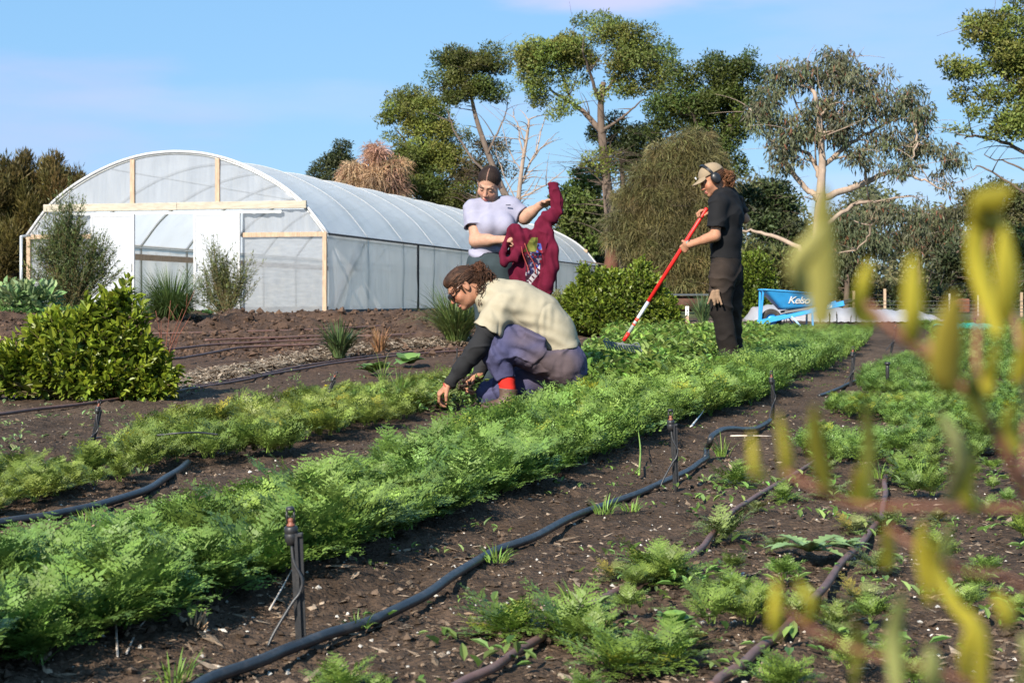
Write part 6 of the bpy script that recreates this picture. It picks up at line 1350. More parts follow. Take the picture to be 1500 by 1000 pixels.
# T-shirt
S = Sdf()
S.chain(tor[:4] + [Z(868, 575)], [(.165, .118), (.195, .142), (.185, .140), (.165, .128), (.165, .100)], .05, A(0, 1, 0))
S.u(slab(Z(468, 300), Z(560, 330), A(0, 1, 0), (.12, .095), (.17, .12)), .05)
for s_, e_ in ((Ls, Le), (Rs, Re)): S.u(sleeve(s_ - nrm(e_ - s_) * .02, e_, .165, .080, .084), .04)
S.cut(cone(neck1 + nrm(neck0 - neck1) * .00, neck0, .066, .066), .012)
S.inter(lambda p: (p - Z(872, 572)) @ nrm(A(.22, 0, -.97)) - .004 * np.sin(p[:, 1] * 40))
fd = nrm(Z(950, 540) - Z(600, 300))
def folds(p):
    q = p - Z(700, 400); u = q @ A(.78, 0, -.62); v = q @ A(.62, 0, .78); n_ = vn(p, 6, 11)
    w_ = np.clip(.10 - v, 0, .16) / .16
    ax = np.clip(1.4 - np.linalg.norm((p - Z(600, 430, -.15)) / A(.30, .3, .16), axis=1), 0, 1)
    return .006 * crease(p, 5, 17, (1.4, .8, .7)) - .003 + .0035 * ax * np.clip(vn(p, 6, 16) + .55, 0, 1) * np.sin(u * 80 + v * 30 + 6 * n_) + .0035 * w_ * np.sin(u * 40 - v * 85 + 4 * vn(p, 4, 14)) + .004 * fbm(p, 11, 12) - .004
S.post.append(folds)
lo, hi = bbox([Z(380, 190, -.32), Z(985, 620, .34)], .03)
ts_ = solid('t_shirt', S, lo, hi, .0042, cloth('beige_cotton', (.335, .295, .215), bump=.1), man)
# black undershirt: sleeves and the band under the shirt
S = Sdf(); side_ = A(0, 1, 0)
for s_, e_, w_ in ((Ls, Le, Lw), (Rs, Re, Rw)):
    S.chain([s_ + nrm(e_ - s_) * .06, s_ * .45 + e_ * .55, e_, e_ * .45 + w_ * .55, w_ + nrm(e_ - w_) * .012], [.068, .064, .060, .046, .034], .02)
S.u(slab(Z(850, 560), Z(882, 596), A(0, 1, 0), (.152, .098), (.155, .095)), .02)
S.post.append(lambda p: -.006 * crease(p, 8, 67) + .003 * np.sin((p @ nrm(Lw - Ls)) * 70 + 4 * vn(p, 9, 2)) * (vn(p, 5, 3) > -.2) + .005 * fbm(p, 13, 9))
for e_, w_ in ((Le, Lw), (Re, Rw)): d = nrm(w_ - e_); S.cut(cone(w_ - d * .03, w_ + d * .1, .026, .034), .004)
lo, hi = bbox([Z(170, 330, -.3), Z(990, 830, .32)], .03)
solid('undershirt', S, lo, hi, .004, cloth('black_jersey', (.020, .020, .022), bump=.1), man)
# trousers
S = Sdf(); LK, RK = Z(458, 470, -.13), Z(446, 832, .05)
S.u(ell(Z(872, 668), (.125, .175, .125)), .04); S.u(slab(Z(862, 585), Z(868, 650), A(0, 1, 0), (.15, .098), (.165, .115)), .04)
S.u(cone(Z(868, 672, -.09), Z(660, 570, -.115), .118, .116), .06).u(cone(Z(660, 570, -.115), LK, .116, .078), .04).u(cone(LK, Z(492, 600, -.125), .080, .088), .03).u(cone(Z(492, 600, -.125), Z(537, 742, -.12), .088, .058), .03)
S.u(cone(Z(868, 675, .09), Z(640, 770, .08), .118, .10), .06).u(cone(Z(640, 770, .08), RK, .10, .072), .04).u(cone(RK, Z(770, 800, .10), .072, .062), .03)
S.u(slab(Z(640, 545, -.215), Z(735, 590, -.215), A(.5, 0, .8), (.075, .022), (.075, .022)), .012)
S.plane(Z(537, 738, -.12), A(.25, 0, -.97)) if False else S.inter(lambda p: np.where((p[:, 1] < 9.6 - .045) & (p[:, 0] < Z(640, 0)[0]), (p - Z(537, 740, -.12)) @ nrm(A(.22, 0, -.97)), -1))
S.inter(lambda p: np.where(p[:, 0] > Z(770, 0)[0], (p - Z(868, 578)) @ nrm(A(-.15, 0, .98)), -1))
S.post.append(lambda p: -.010 * crease(p, 6, 27) + .004 * crease(p, 11, 29) + .007 * fbm(p, 8, 21) + .004 * fbm(p, 19, 25) + .008 * np.sin((p @ nrm(A(.6, .1, .75))) * 75 + 5 * vn(p, 7, 22)) * np.clip(vn(p, 4, 23) + .4, 0, 1))
lo, hi = bbox([Z(360, 380, -.3), Z(1000, 930, .34)], .03)
def trc(V):
    c = np.ones((len(V), 3)) * A(.064, .064, .130); dv = np.clip(1.5 - np.linalg.norm((V - Z(790, 690, -.2)) / A(.16, .3, .13), axis=1) + .5 * vn(V, 9, 4), 0, 1)[:, None]
    d2 = np.clip(1.2 - np.linalg.norm((V - Z(640, 520, -.2)) / A(.10, .3, .08), axis=1) + .5 * vn(V, 11, 5), 0, 1)[:, None] * .6
    return c * (1 - .7 * np.maximum(dv, d2)) + A(.11, .075, .055) * .7 * np.maximum(dv, d2)
solid('trousers', S, lo, hi, .0042, mat('faded_purple_drill', attr=True, rough=.9, var=.16, vscale=16, bump=.2, bscale=200, spec=.15), man, trc)
# belt, socks, boots
mb = MB(); mb.box(Z(950, 607, -.04), (.012, .10, .045), np.array([nrm(A(.95, -.2, -.2)), nrm(A(.2, .95, 0)), A(0, 0, 1)]), bev=.004); mb.build('belt', mat('tan_leather', (.30, .12, .05), rough=.6), man)
M_SOCK = cloth('red_wool', (.55, .028, .02), dirt=(.3, .04, .03))
for a_, b_ in ((Z(534, 700, -.12), Z(553, 800, -.12)), (Z(755, 798, .08), Z(800, 812, .08))):
    S = Sdf(); S.u(cone(a_, b_, .053, .050), .02); S.post.append(lambda p: .0025 * np.sin((p @ nrm(A(.25, .1, 1))) * 190 + 6 * vn(p, 14, 3)) * np.clip(vn(p, 9, 5) + .5, 0, 1))
    solid('sock', S, *bbox([a_, b_], .08), .0035, M_SOCK, man)
M_BOOT = mat('brown_leather', (.08, .043, .03), rough=.6, var=.3, vscale=20, bump=.2, bscale=60, dirt=(.14, .10, .08), dscale=10, damt=.6)
S = Sdf(); a_ = Z(556, 830, -.12); S.u(cone(Z(556, 800, -.12), Z(562, 880, -.12), .056, .052), .02).u(slab(Z(556, 885, -.12), Z(425, 905, -.12), A(0, 1, 0), (.046, .038), (.050, .026)), .03); S.inter(lambda p: g0[2] - .002 - p[:, 2]); S.plane(Z(556, 803, -.12), A(.1, 0, 1))
S.cut(cone(Z(556, 780, -.12), Z(556, 822, -.12), .047, .047), .004)
solid('boot', S, *bbox([Z(350, 780, -.22), Z(640, 930, .0)], .03), .0035, M_BOOT, man)
S = Sdf(); S.u(cone(Z(800, 812, .10), Z(850, 815, .10), .052, .05), .02).u(slab(Z(850, 800, .10), Z(835, 905, .10), A(0, 1, 0), (.044, .036), (.048, .024)), .03); S.inter(lambda p: g0[2] - .002 - p[:, 2])
solid('boot', S, *bbox([Z(740, 760, 0), Z(920, 930, .2)], .03), .0038, M_BOOT, man)
mb = MB(); c_ = Lw + hd * .018; ax = hd; x_ = nrm(np.cross(ax, A(0, 1, 0))); y_ = np.cross(ax, x_)
mb.tube([c_ + (x_ * cos(t) * .027 + y_ * sin(t) * .034) for t in np.linspace(0, 6.2832, 25)], .0032, 6, cap=False); mb.build('bracelet', mat('red_cord', (.45, .03, .03), rough=.6), man)
# clump of pulled weeds in the far hand
q0 = Rw + A(-.10, -.05, -.06); mb = MB()
for _ in range(34):
    a = random.random() * 6.28; v = nrm(A(cos(a), sin(a) * .5, random.uniform(-.7, .5))); b_ = q0 + v * random.uniform(.05, .15); mb.tube(smoothpath([q0, (q0 + b_) / 2 + RNG.normal(size=3) * .012, b_], 3), .0016, 4, (.22, .26, .10))
    n = 5; Pl = np.repeat(b_[None], n, 0) + RNG.normal(size=(n, 3)) * .012; D = unit(np.repeat(v[None], n, 0) + RNG.normal(size=(n, 3)) * .6); leaves(mb, Pl, D, perp(D), .035, .014, vary((.15, .21, .05), n, .3), True)
for _ in range(60):
    p_ = q0 + A(.02, 0, .02) + RNG.normal(size=3) * .028; mb.add(OCT * random.uniform(.006, .016) + p_, OCF, np.array((.05, .035, .028)) * random.uniform(.6, 1.4))
tag(mb.build('weed_clump', M_LEAF, org=q0, smooth=False), 'pulled weeds with soil on the roots, held by the crouching person', 'weeds')

# ================================================================ the standing woman
def Zw(zx, zy, dy=0.0, Y0=11.2): return P(600 + zx / 5, 220 + zy / 5, Y0 + dy)
g1 = Zw(590, 1700); g1[2] = float(gz(g1[0], 11.2))
wom = empty('person', g1, 'standing person in lavender T-shirt with tied back dark hair, holding up a maroon hoodie', 'person')
H = Frame(Zw(582, 248, -.02), A(-.24, -.78, -.58), A(.0, -.58, .80))
neck0, neck1 = H.w(0, -.035, -.05), Zw(600, 400, .03)
Rs, Re, Rw = Zw(468, 440, .02), Zw(487, 662, -.06), Zw(690, 655, -.22)
Ls, Le, Lw = Zw(738, 425, .05), Zw(842, 492, .02), Zw(962, 402, -.06)
S = Sdf(); head_sdf(S, H, True); S.chain([neck0, neck1], [.050, .054], .03)
wt = [Zw(606, 420, .04), Zw(628, 525, .03), Zw(603, 665, .02), Zw(578, 790, .02)]
S.chain(wt, [(.11, .055), (.105, .07), (.09, .065), (.11, .08)], .02, A(1, 0, 0))
S.chain([Rs, Re, Rw], [.052, .043, .026], .02).chain([Ls, Le, Lw], [.052, .044, .026], .02)
S.u(cone(Re, Re * .55 + Rw * .45, .046, .042), .02).u(cone(Le, Le * .6 + Lw * .4, .047, .041), .02)
for s in (-1, 1): S.chain([Zw(592 + s * 60, 840, .02), Zw(632 + s * 56, 1250, .0), Zw(640 + s * 56, 1690, .04)], [.06, .055, .04], .02)
hand(S, Rw, nrm(Rw - Re) + A(0, -.05, .05), A(.2, .6, -.7), A(0, -.35, .95), (1.1, 1.2, .8), .95, 1.0)
hand(S, Lw, nrm(Lw - Le) + A(.1, 0, -.25), A(.2, -.6, -.7), A(.15, -.8, .5), (.35, .5, .4), .95, .6)
lo, hi = bbox([Zw(390, 90, -.35), Zw(1080, 1740, .25)], .02)
SK2 = (.41, .23, .16)
solid('body', S, lo, hi, .0034, M_SKIN, wom, lambda V: face_cols(V, H, SK2, (.42, .15, .13), (.05, .03, .022), .10, None, True))
R = H.R(); S = Sdf(); S.u(ell(H.w(0, -.020, .034), (.081, .097, .087), R), .02).u(ell(H.w(0, -.105, .02), (.04, .035, .04), R), .02)
for s in (-1, 1): S.cut(ell(H.w(s * .022, .132, -.035), (.075, .098, .114), R), .008)
S.cut(ell(H.w(0, .03, -.12), (.12, .09, .075), R), .012)
for s in (-1, 1): S.cut(ell(H.w(s * .085, -.004, -.012), (.02, .022, .032), R), .008)
S.cut(ell(H.w(0, .02, .124), (.0035, .10, .008), R), .004)
S.post.append(lambda p: .0012 * np.sin(np.arctan2(np.abs(H.loc(p)[:, 0]), H.loc(p)[:, 1] + .12) * 130 + 3 * vn(p, 20, 3)))
solid('hair', S, *bbox([H.w(-.13, -.16, -.14), H.w(.13, .13, .16), H.w(.13, -.16, .16), H.w(-.13, .13, -.14)], .03), .003, M_HAIR, wom, lambda V: np.where(((np.abs(H.loc(V)[:, 0]) < .0032) & (H.loc(V)[:, 1] > -.02) & (H.loc(V)[:, 2] > .05))[:, None], A(.22, .12, .09), np.ones((len(V), 3)) * A(.020, .011, .008) * (1 + .5 * np.sin(np.arctan2(np.abs(H.loc(V)[:, 0]), H.loc(V)[:, 1] + .12) * 90 + 4 * vn(V, 15, 3)))[:, None]))
S = Sdf()
S.chain(wt[:3] + [Zw(572, 775, .02)], [(.135, .080), (.132, .110), (.112, .104), (.136, .118)], .05, A(1, 0, 0))
S.u(slab(Zw(470, 425, .03), Zw(735, 410, .05), A(0, 1, 0), (.075, .06), (.075, .06)), .05)
for s in (-1, 1): S.u(ell(Zw(640 + s * 62, 548, -.075), (.066, .066, .072)), .05)
S.u(sleeve(Rs - A(0, 0, .0), Re, .125, .072, .080, .010), .035); S.u(sleeve(Ls - nrm(Le - Ls) * .01, Le, .105, .074, .070), .035)
S.cut(cone(neck1 - A(0, .0, .02), neck0 + A(0, -.03, .02), .060, .07), .012)
S.inter(lambda p: (p - Zw(570, 765, 0)) @ nrm(A(.17, 0, -1)) - .004 * np.sin(p[:, 0] * 45))
S.post.append(lambda p: -.005 * crease(p, 5.5, 37, (.8, 1, 1.5)) + .004 * fbm(p, 9, 31) + .006 * np.clip((Zw(0, 600)[2] - p[:, 2]) / .1, 0, 1) * np.sin((p @ nrm(A(.35, 0, .93))) * 95 + 5 * vn(p, 6, 32)) + .004 * np.sin((p @ nrm(A(.75, 0, .6))) * 80 + 4 * vn(p, 7, 33)) * np.clip(vn(p, 4, 34) + .2, 0, 1))
lo, hi = bbox([Zw(370, 320, -.28), Zw(850, 830, .22)], .03)
tsw = solid('t_shirt', S, lo, hi, .004, cloth('lavender_cotton', (.28, .275, .36), bump=.08), wom)
mb = MB(); q = Zw(722, 402, -.07); mb.box(q, (.034, .006, .006)); mb.build('chest_mark', mat('dark_thread', (.03, .03, .05)), tsw)
S = Sdf(); S.chain([Zw(580, 735, .02), Zw(588, 850, .02)], [(.125, .102), (.146, .125)], .04, A(1, 0, 0))
for s in (-1, 1): S.chain([Zw(592 + s * 66, 850, .02), Zw(632 + s * 56, 1250, .0), Zw(640 + s * 56, 1640, .04)], [.105, .082, .072], .05)
S.post.append(lambda p: .007 * fbm(p, 9, 41) + .004 * np.sin(p[:, 2] * 90 + 6 * vn(p, 6, 42)) * np.clip(vn(p, 4, 43) + .3, 0, 1))
solid('trousers', S, *bbox([Zw(400, 720, -.2), Zw(780, 1700, .22)], .03), .0055, cloth('dark_teal_drill', (.035, .050, .058), bump=.2), wom)
M_BOOTB = mat('black_boot', (.03, .026, .024), rough=.7, dirt=(.1, .075, .06), damt=.6)
for s in (-1, 1):
    S = Sdf(); a_ = Zw(640 + s * 56, 1640, .04); a_[2] = g1[2] + .10; S.u(cone(a_ + A(0, 0, .08), a_ - A(0, 0, .05), .05, .048), .02).u(slab(a_ - A(0, -.02, .06), a_ - A(-.02, .16, .07), A(1, 0, 0), (.045, .034), (.045, .026)), .03); S.inter(lambda p: g1[2] - .003 - p[:, 2])
    solid('boot', S, *bbox([a_ - A(.1, .25, .12), a_ + A(.1, .12, .18)], .0), .006, M_BOOTB, wom)
# ---------------------------------------------------------------- the maroon hoodie
def Zh(x, y, dy=0.0): return P(720 + x / 5.263, 250 + y / 5.263, 10.96 + dy)
S = Sdf(); XA = A(1, 0, 0)
S.chain([Zh(400, 455), Zh(362, 540), Zh(330, 660), Zh(300, 790), Zh(285, 870)], [(.045, .03), (.085, .036), (.125, .044), (.140, .05), (.135, .05)], .04, XA)
S.chain([Zh(385, 430), Zh(440, 365), Zh(506, 320)], [(.052, .04), (.046, .034), (.036, .028)], .03, nrm(A(.5, 0, .85))); S.chain([Zh(506, 318), Zh(508, 240), Zh(480, 145)], [(.036, .026), (.040, .022), (.038, .020)], .012, XA); S.chain([Zh(480, 142), Zh(472, 96)], [(.034, .024), (.040, .022)], .006, XA); S.inter(lambda p: p[:, 2] - Zh(0, 88)[2])
S.chain([Zh(430, 470, -.03), Zh(462, 620, -.05), Zh(462, 760, -.06), Zh(425, 880, -.05), Zh(400, 965, -.04)], [.040, .046, .046, .046, .036], .025)
loop = [Zh(185, 450, -.05), Zh(228, 510, -.07), Zh(236, 590, -.07), Zh(180, 665, -.09), Zh(95, 705, -.09), Zh(90, 650, -.05), Zh(120, 560, -.0), Zh(160, 470, -.0)]
S.chain(loop + loop[:1], [.026] * 9, .02); S.chain([Zh(190, 470, 0), Zh(290, 520, -.01)], [.045, .06], .03); S.chain([Zh(240, 560, -.01), Zh(300, 640, -.01)], [.05, .06], .04); S.chain([Zh(110, 640, .02), Zh(200, 600, .03), Zh(190, 500, .02)], [.02, .03, .03], .04)
S.cut(cone(Zh(445, 470, -.08), Zh(395, 850, -.12), .012, .02), .02)
S.plane(Zh(285, 885), A(-.18, 0, -1)) if False else None
S.post.append(lambda p: -.010 * crease(p, 5.5, 57, (1.6, 1, .8)) + .006 * fbm(p, 8, 51) + .006 * np.sin((p @ nrm(A(.95, 0, .25))) * 85 + 5 * vn(p, 5, 52)) * np.clip(vn(p, 4, 53) + .5, 0, 1) + .0035 * np.sin((p @ nrm(A(.4, 0, .9))) * 95 + 9 * vn(p, 9, 55)) * np.clip(vn(p, 7, 56) + .5, 0, 1) * np.clip((p[:, 2] - Zh(0, 430)[2]) / .03, 0, 1))
hx = lambda V: (720 + 5.263 * 0, 0)
def hoodc(V):
    c = np.ones((len(V), 3)) * A(.100, .009, .024); x = (V[:, 0] / V[:, 1] * F + CX - 720) * 5.263; y = (HY - (V[:, 2] - H0) / V[:, 1] * F - 250) * 5.263
    fr = V[:, 1] < 10.96 - .012
    u = (x - 335) * .9 - (y - 690) * -.36; v = y
    gr = fr & (y > 515) & (y < 625) & (x > 268 + (620 - y) * .55 - 20) & (x < 352 - (y - 520) * .12 + 6) & (x - 270 > -(y - 560) * .9)
    cm = vn(V, 60, 61); c[gr] = A(.15, .15, .035); c[gr & (cm > .25)] = A(.09, .11, .03)
    nv = fr & (y > 560) & (y < 800) & (x > 300 + (y - 620) * -.18) & (x < 395 - np.abs(y - 640) * .18) & ~gr
    c[nv] = A(.02, .018, .05); c[nv & (cm > .18)] = A(.18, .015, .025); c[nv & (vn(V, 75, 62) > .42)] = A(.2, .19, .24); c[nv & (vn(V, 50, 64) > .5)] = A(.06, .09, .35)
    bk = fr & (y > 640) & (y < 860) & (x > 262) & (x < 318 - (y - 700) * .05) & ~nv; c[bk] = A(.03, .012, .022); c[bk & (vn(V, 80, 66) > .45)] = A(.35, .3, .33)
    lin = (y - 860) + (x - 290) * 1.28; wb_ = fr & (np.abs(lin) < 30) & (x > 288) & (x < 372); c[wb_] = A(.06, .01, .02); st = (np.abs(((x - 288) * 1.2 - lin * .5) % 26 - 13) > 4.5) | (np.abs(lin) > 24); c[wb_ & st] = A(.42, .39, .41)
    return c
solid('hoodie', S, *bbox([Zh(40, 60, -.22), Zh(570, 1000, .14)], .03), .0036, mat('maroon_fleece', attr=True, rough=.95, var=.12, vscale=40, bump=.2, bscale=260, spec=.08), None, hoodc, org=Zh(300, 700))
hood = bpy.data.objects['hoodie']; tag(hood, 'maroon hooded sweatshirt with a printed front, held up by one sleeve', 'hoodie')
mb = MB()
mb.tube(smoothpath([Zh(232, 585, -.10), Zh(240, 640, -.10), Zh(262, 700, -.09), Zh(290, 770, -.085)], 5), .0035, 6); mb.tube(smoothpath([Zh(255, 560, -.10), Zh(285, 640, -.095), Zh(330, 720, -.085), Zh(345, 800, -.075)], 5), .0035, 6)
mb.build('drawstring', cloth('maroon_cord', (.30, .06, .05)), hood)

# ================================================================ the person raking
def Zr(zx, zy, dy=0.0, Y0=12.6): return P(880 + zx / 3.332, 220 + zy / 3.332, Y0 + dy)
g2 = Zr(620, 1100); g2[2] = float(gz(g2[0], 12.6))
rk = empty('person', g2, 'person in black T-shirt, cap and ear muffs, raking with a red handled rake', 'person')
H = Frame(Zr(543, 143, -.0), A(-.86, -.14, -.48), A(-.46, .0, .88))
neck0, neck1 = H.w(0, -.035, -.05), Zr(598, 212, .0)
Ls, Le, Lw = Zr(575, 262, -.17), Zr(558, 418, -.20), Zr(432, 463, -.13)
Rs, Re, Rw = Zr(650, 262, .17), Zr(703, 335, .26), Zr(528, 312, .08)
S = Sdf(); head_sdf(S, H, True); S.chain([neck0, neck1], [.052, .057], .03)
rt_ = [Zr(606, 235, .0), Zr(615, 320, .0), Zr(614, 430, .0), Zr(612, 540, .0)]
SD = nrm(A(.36, .93, 0))
S.chain(rt_, [(.115, .055), (.12, .065), (.10, .06), (.10, .065)], .02, SD)
S.chain([Ls, Le, Lw], [.046, .037, .025], .02).chain([Rs, Re, Rw], [.046, .036, .025], .02); S.u(cone(Le, Le * .6 + Lw * .4, .038, .036), .02)
for (hx_, dy) in ((604, -.075), (622, .075)): S.chain([Zr(hx_, 560, dy), Zr(hx_ - 5, 770, dy), Zr(hx_ + 14, 1050, dy)], [.06, .05, .04], .02)
rt0, rt1 = Zr(512, 293, .03), Zr(112, 930, .10); ra_ = nrm(rt1 - rt0)
def on_rake(zy): k = (zy - 293) / (930 - 293); return rt0 + (rt1 - rt0) * k
hL = on_rake(480); Lw = hL + nrm(Le - hL) * .080 + A(0, -.030, .012)
S.chain([Le, Lw], [.036, .025], .02)
hand(S, Lw, hL + A(0, -.030, 0) - Lw + A(-.0, 0, -.012), A(-.10, .95, -.15), -ra_, (.95, 1.25, .9), .95, 1.0)
hR = on_rake(305); hand(S, Rw, A(-.75, -.35, .28), A(-.35, -.30, -.85), A(-.2, -.75, .35), (.9, 1.2, .9), .95, .9)
lo, hi = bbox([Zr(340, 40, -.35), Zr(740, 1110, .4)], .02)
SK3 = (.38, .185, .112)
solid('body', S, lo, hi, .0038, M_SKIN, rk, lambda V: face_cols(V, H, SK3, (.42, .14, .12), (.10, .055, .03), .16, None, True))
HR3 = (.125, .055, .026); R = H.R()
S = Sdf(); S.u(ell(H.w(0, -.03, .02), (.081, .092, .085), R), .02); S.cut(ell(H.w(0, .11, -.03), (.13, .10, .13), R), .01); S.cut(ell(H.w(0, 0, -.13), (.12, .12, .07), R), .012); S.post.append(lambda p: .002 * np.sin(H.loc(p)[:, 2] * 400 + 4 * vn(p, 20, 3)))
hr3 = solid('hair', S, *bbox([H.w(-.13, -.16, -.14), H.w(.13, .13, .16), H.w(.13, -.16, .16), H.w(-.13, .13, -.14)], .02), .0038, M_HAIR, rk, lambda V: np.ones((len(V), 3)) * np.array(HR3) * .45 * (1 + .4 * vn(V, 50, 3))[:, None])
mb = MB()
def hp(): a = Zr(600 + random.gauss(0, 5), 118 + random.gauss(0, 10), random.gauss(0, .02)); b_ = Zr(random.uniform(600, 655), random.uniform(130, 182), random.gauss(-.01, .035)); return curl_path(a, (a + b_) / 2 + A(.035, 0, .025), .006, 1, 6) + curl_path((a + b_) / 2 + A(.03, 0, .015), b_, .011, 1.6, 10)
strands(mb, hp, 240, .003, HR3); mb.build('ponytail', M_HAIR, hr3)
# cap with a curved peak
S = Sdf(); S.u(ell(H.w(0, -.014, .038), (.089, .106, .092), R), .02); S.inter(lambda p: .040 + .10 * np.maximum(-H.loc(p)[:, 1] - .02, 0) * 0 - H.loc(p)[:, 2] - .02 * 0)
S.cut(ell(H.w(0, -.014, .026), (.083, .100, .088), R), .003)
def peak(p):
    q = H.loc(p); z0 = .046 - (q[:, 0] / .075) ** 2 * .022 - (q[:, 1] - .09) * .20; e = ((q[:, 0] / .079) ** 2 + ((q[:, 1] - .075) / .092) ** 2) ** .5; return np.maximum(np.maximum(np.abs(q[:, 2] - z0) - .0038, (e - 1) * .06), .06 - q[:, 1])
S.u(peak, .008)
cap = solid('cap', S, *bbox([H.w(-.13, -.15, .0), H.w(.13, .20, .16), H.w(.13, -.15, .16), H.w(-.13, .20, 0)], .03), .0034, cloth('khaki_twill', (.27, .205, .135), bump=.2), rk)
mb = MB(); mb.box(H.w(.045, .098, .068), (.028, .006, .022), np.array([nrm(H.x * .9 - H.f * .45), nrm(H.f * .9 + H.x * .45), H.z]), col=(.75, .73, .68)); mb.build('badge', M_WHITE, cap)
mb = MB(); mb.lathe([(0, 0), (.007, 0), (.005, .005), (0, .006)], H.w(0, -.014, .129), H.z); mb.build('cap_button', cloth('khaki_button', (.25, .19, .125)), cap)
em = empty('ear_muffs', H.w(0, 0, .1)); em.parent = rk; em.location = [float(v) for v in ORG[em.name] - ORG[rk.name]]
mb = MB(); arcp = [H.w(.094 * sin(t), -.006 + .030 * cos(t), .006 + .132 * max(cos(t), 0) ** .8) for t in np.linspace(-pi / 2, pi / 2, 25)]
M_MUFF = mat('black_earmuff', (.014, .014, .016), rough=.35, var=.1)
for k in (-.006, .006): mb.tube([p + H.f * k for p in arcp], .0062, 8)
mb.build('headband', M_MUFF, em)
for s in (-1, 1):
    mb = MB(); mb.lathe([(0, -.030), (.030, -.030), (.037, -.022), (.039, 0), (.036, .014), (.026, .022), (0, .025)], H.w(s * .092, -.006, -.006), H.x * s, 22); V = mb.V[0]; q = V - H.w(0, -.006, -.006); V += H.z * (q @ H.z)[:, None] * .25; mb.build('ear_cup', M_MUFF, em)
# black T-shirt
S = Sdf(); S.chain(rt_[:3] + [Zr(612, 522)], [(.165, .095), (.175, .118), (.158, .112), (.155, .116)], .05, SD)
S.u(slab(Ls + A(0, .03, .02), Rs + A(0, -.03, .02), A(1, 0, 0), (.07, .055), (.07, .055)), .05)
S.u(sleeve(Ls, Le, .185, .072, .072), .035); S.u(sleeve(Rs, Re, .11, .070, .068), .035)
S.cut(cone(neck1 - A(0, 0, .03), neck0, .060, .064), .01)
S.inter(lambda p: (p - Zr(612, 533)) @ nrm(A(-.12, 0, -1)) - .006 * np.sin(p[:, 0] * 50))
S.post.append(lambda p: -.008 * crease(p, 5, 77, (1, 1, 1.3)) + .005 * fbm(p, 8, 71) + .006 * np.sin((p @ nrm(A(.5, .2, .8))) * 70 + 5 * vn(p, 5, 72)) * np.clip(vn(p, 3.5, 73) + .4, 0, 1))
solid('t_shirt', S, *bbox([Zr(480, 160, -.32), Zr(740, 580, .36)], .03), .0042, cloth('black_cotton', (.012, .012, .0135), bump=.1), rk)
S = Sdf(); S.chain([Zr(612, 505), Zr(610, 600)], [(.148, .114), (.165, .128)], .04, SD)
S.chain([Zr(598, 600, -.09), Zr(586, 700, -.10), Zr(588, 780, -.10), Zr(606, 870, -.10), Zr(628, 1000, -.08), Zr(632, 1060, -.08)], [.106, .092, .082, .074, .068, .066], .02)
S.chain([Zr(630, 600, .09), Zr(636, 700, .10), Zr(636, 780, .10), Zr(640, 870, .11), Zr(648, 1000, .11), Zr(652, 1060, .11)], [.106, .094, .084, .076, .07, .068], .02)
S.u(slab(Zr(572, 560, -.155), Zr(570, 660, -.17), A(1, 0, 0), (.055, .022), (.058, .024)), .012); S.plane(Zr(0, 1062), A(0, 0, -1)) if False else None
S.post.append(lambda p: -.012 * crease(p, 5, 87, (.8, 1, 1.7)) + .006 * fbm(p, 8, 81) + .010 * np.sin((p @ nrm(A(.3, 0, .95))) * 70 + 6 * vn(p, 5, 82)) * np.clip(vn(p, 3.5, 83) + .3, 0, 1))
def trd(V):
    c = np.ones((len(V), 3)) * A(.016, .013, .012); d = np.clip(1.3 - np.linalg.norm((V - Zr(565, 630, -.2)) / A(.10, .2, .17), axis=1) + .6 * vn(V, 10, 4), 0, 1)[:, None]; d = np.maximum(d, np.clip(vn(V, 5, 6)[:, None] + .1, 0, .5)); return c * (1 - .6 * d) + A(.060, .042, .032) * .6 * d
solid('trousers', S, *bbox([Zr(490, 490, -.3), Zr(740, 1110, .3)], .03), .0048, mat('black_drill', attr=True, rough=.9, var=.2, vscale=18, bump=.2, bscale=200, spec=.15), rk, trd)
for (zx, dy) in ((628, -.08), (642, .09)):
    S = Sdf(); a_ = Zr(zx, 1040, dy); a_[2] = g2[2] + .10; S.u(cone(a_ + A(0, 0, .08), a_ - A(0, 0, .05), .05, .048), .02).u(slab(a_ - A(-.02, 0, .06), a_ - A(.16, 0, .07), A(0, 1, 0), (.045, .034), (.045, .026)), .03); S.inter(lambda p: g2[2] - .003 - p[:, 2])
    solid('boot', S, *bbox([a_ - A(.26, .1, .12), a_ + A(.12, .1, .18)], .0), .006, M_BOOTB, rk)
mb = MB(); fd = nrm(Lw - Le); c_ = Lw - fd * .02; x_ = nrm(np.cross(fd, A(0, 1, 0))); y_ = np.cross(fd, x_)
mb.tube([c_ + (x_ * cos(t) + y_ * sin(t)) * .031 for t in np.linspace(0, 6.2832, 25)], .007, 6, cap=False); mb.box(c_ - A(0, .033, 0) + x_ * .0, (.022, .012, .02), bev=.003); mb.build('wristband', M_BLACKPLASTIC, rk)
mb = MB(); c_ = Lw + fd * .004; mb.tube([c_ + (x_ * cos(t) + y_ * sin(t)) * .029 for t in np.linspace(0, 6.2832, 25)], .0035, 6, cap=False); mb.build('bracelet', mat('teal_cord', (.05, .32, .34), rough=.6), rk)
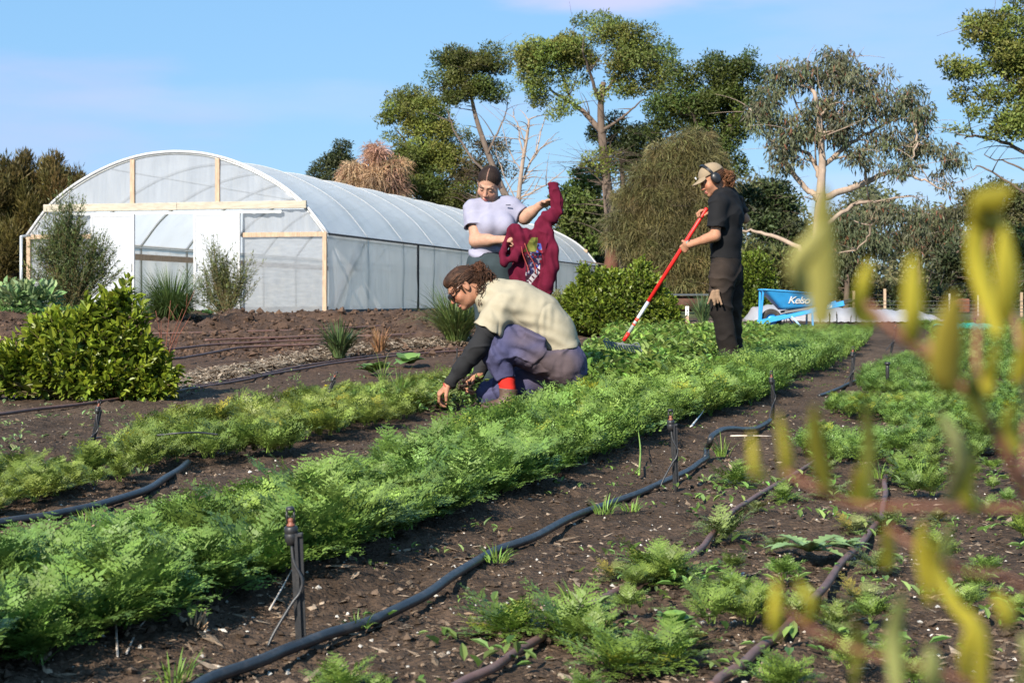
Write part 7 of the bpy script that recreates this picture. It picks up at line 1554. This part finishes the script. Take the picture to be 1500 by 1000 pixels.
# the rake
rake = empty('rake', rt1, 'long red and silver handled bow rake held by the person in black', 'rake')
M_RED = mat('red_grip', (.62, .022, .018), rough=.42, var=.08, spec=.4); M_ALU = mat('bare_aluminium', (.62, .63, .66), rough=.35, metal=.35, var=.1); M_IRON = mat('worn_iron', (.15, .165, .16), rough=.55, metal=.5, var=.3, vscale=30)
mb = MB(); mb.tube([rt0 - ra_ * .02, rt0 - ra_ * .012, on_rake(738)], [.012, .0165, .0165], 14); mb.build('grip', M_RED, rake)
mb = MB(); mb.tube([on_rake(738), on_rake(892)], .0145, 14); sh_ = mb.build('shaft', M_ALU, rake)
mb = MB()
for zy, l in ((826, .014), (850, .008)): q = on_rake(zy); mb.tube([q - ra_ * l, q + ra_ * l], .0151, 14)
mb.build('sticker', mat('red_sticker', (.65, .07, .04), rough=.4), sh_)
mb = MB(); mb.tube([on_rake(890), on_rake(930)], [.0165, .015], 14); mb.build('ferrule', M_RED, rake)
a0, a1 = Zr(12, 932, .02) , Zr(192, 958, -.04)
a0 = a0 + A(0, 0, 0); mb = MB(); mb.bar(a0, a1, .012, .014, bev=.002); mb.build('head_bar', M_IRON, rake, smooth=False)
mb = MB(); cN = on_rake(935)
for e in (a0, a1): mb.tube(smoothpath([cN, cN + ra_ * .05 + (e - cN) * .25, e * .8 + cN * .2 + A(0, .03, .02), e], 6), .0055, 7)
mb.build('bow', M_IRON, rake)
for i in range(14):
    b_ = a0 + (a1 - a0) * ((i + .3) / 13.6); mb = MB(); mb.tube(smoothpath([b_, b_ + A(.012, -.02, -.025), b_ + A(.03, -.03, -.06)], 4), [.0055] * 8 + [.003], 6); mb.build('tine', M_IRON, rake)
# work glove hanging from the pocket
S = Sdf(); gq = Zr(552, 690, -.225); S.u(slab(gq, gq + A(-.008, 0, -.05), A(1, 0, 0), (.020, .014), (.030, .015)), .02).u(slab(gq + A(.030, .004, .005), gq + A(.026, .0, -.05), A(1, 0, 0), (.018, .014), (.022, .014)), .008)
for i in range(5): o = gq + A(-.026 + i * .017, -.004, -.045); S.u(cone(o, o + A(-.012 + .007 * i + random.gauss(0, .008), random.gauss(0, .008), -.030 - .03 * random.random()), .0095, .008), .006)
S.post.append(lambda p: .003 * fbm(p, 40, 91))
solid('work_glove', S, *bbox([gq - A(.07, .05, .15), gq + A(.09, .05, .05)], .0), .0036, cloth('tan_suede', (.24, .155, .10), bump=.2), None, None, org=gq)
tag(bpy.data.objects['work_glove'], 'tan work glove hanging from the black trouser pocket', 'glove')
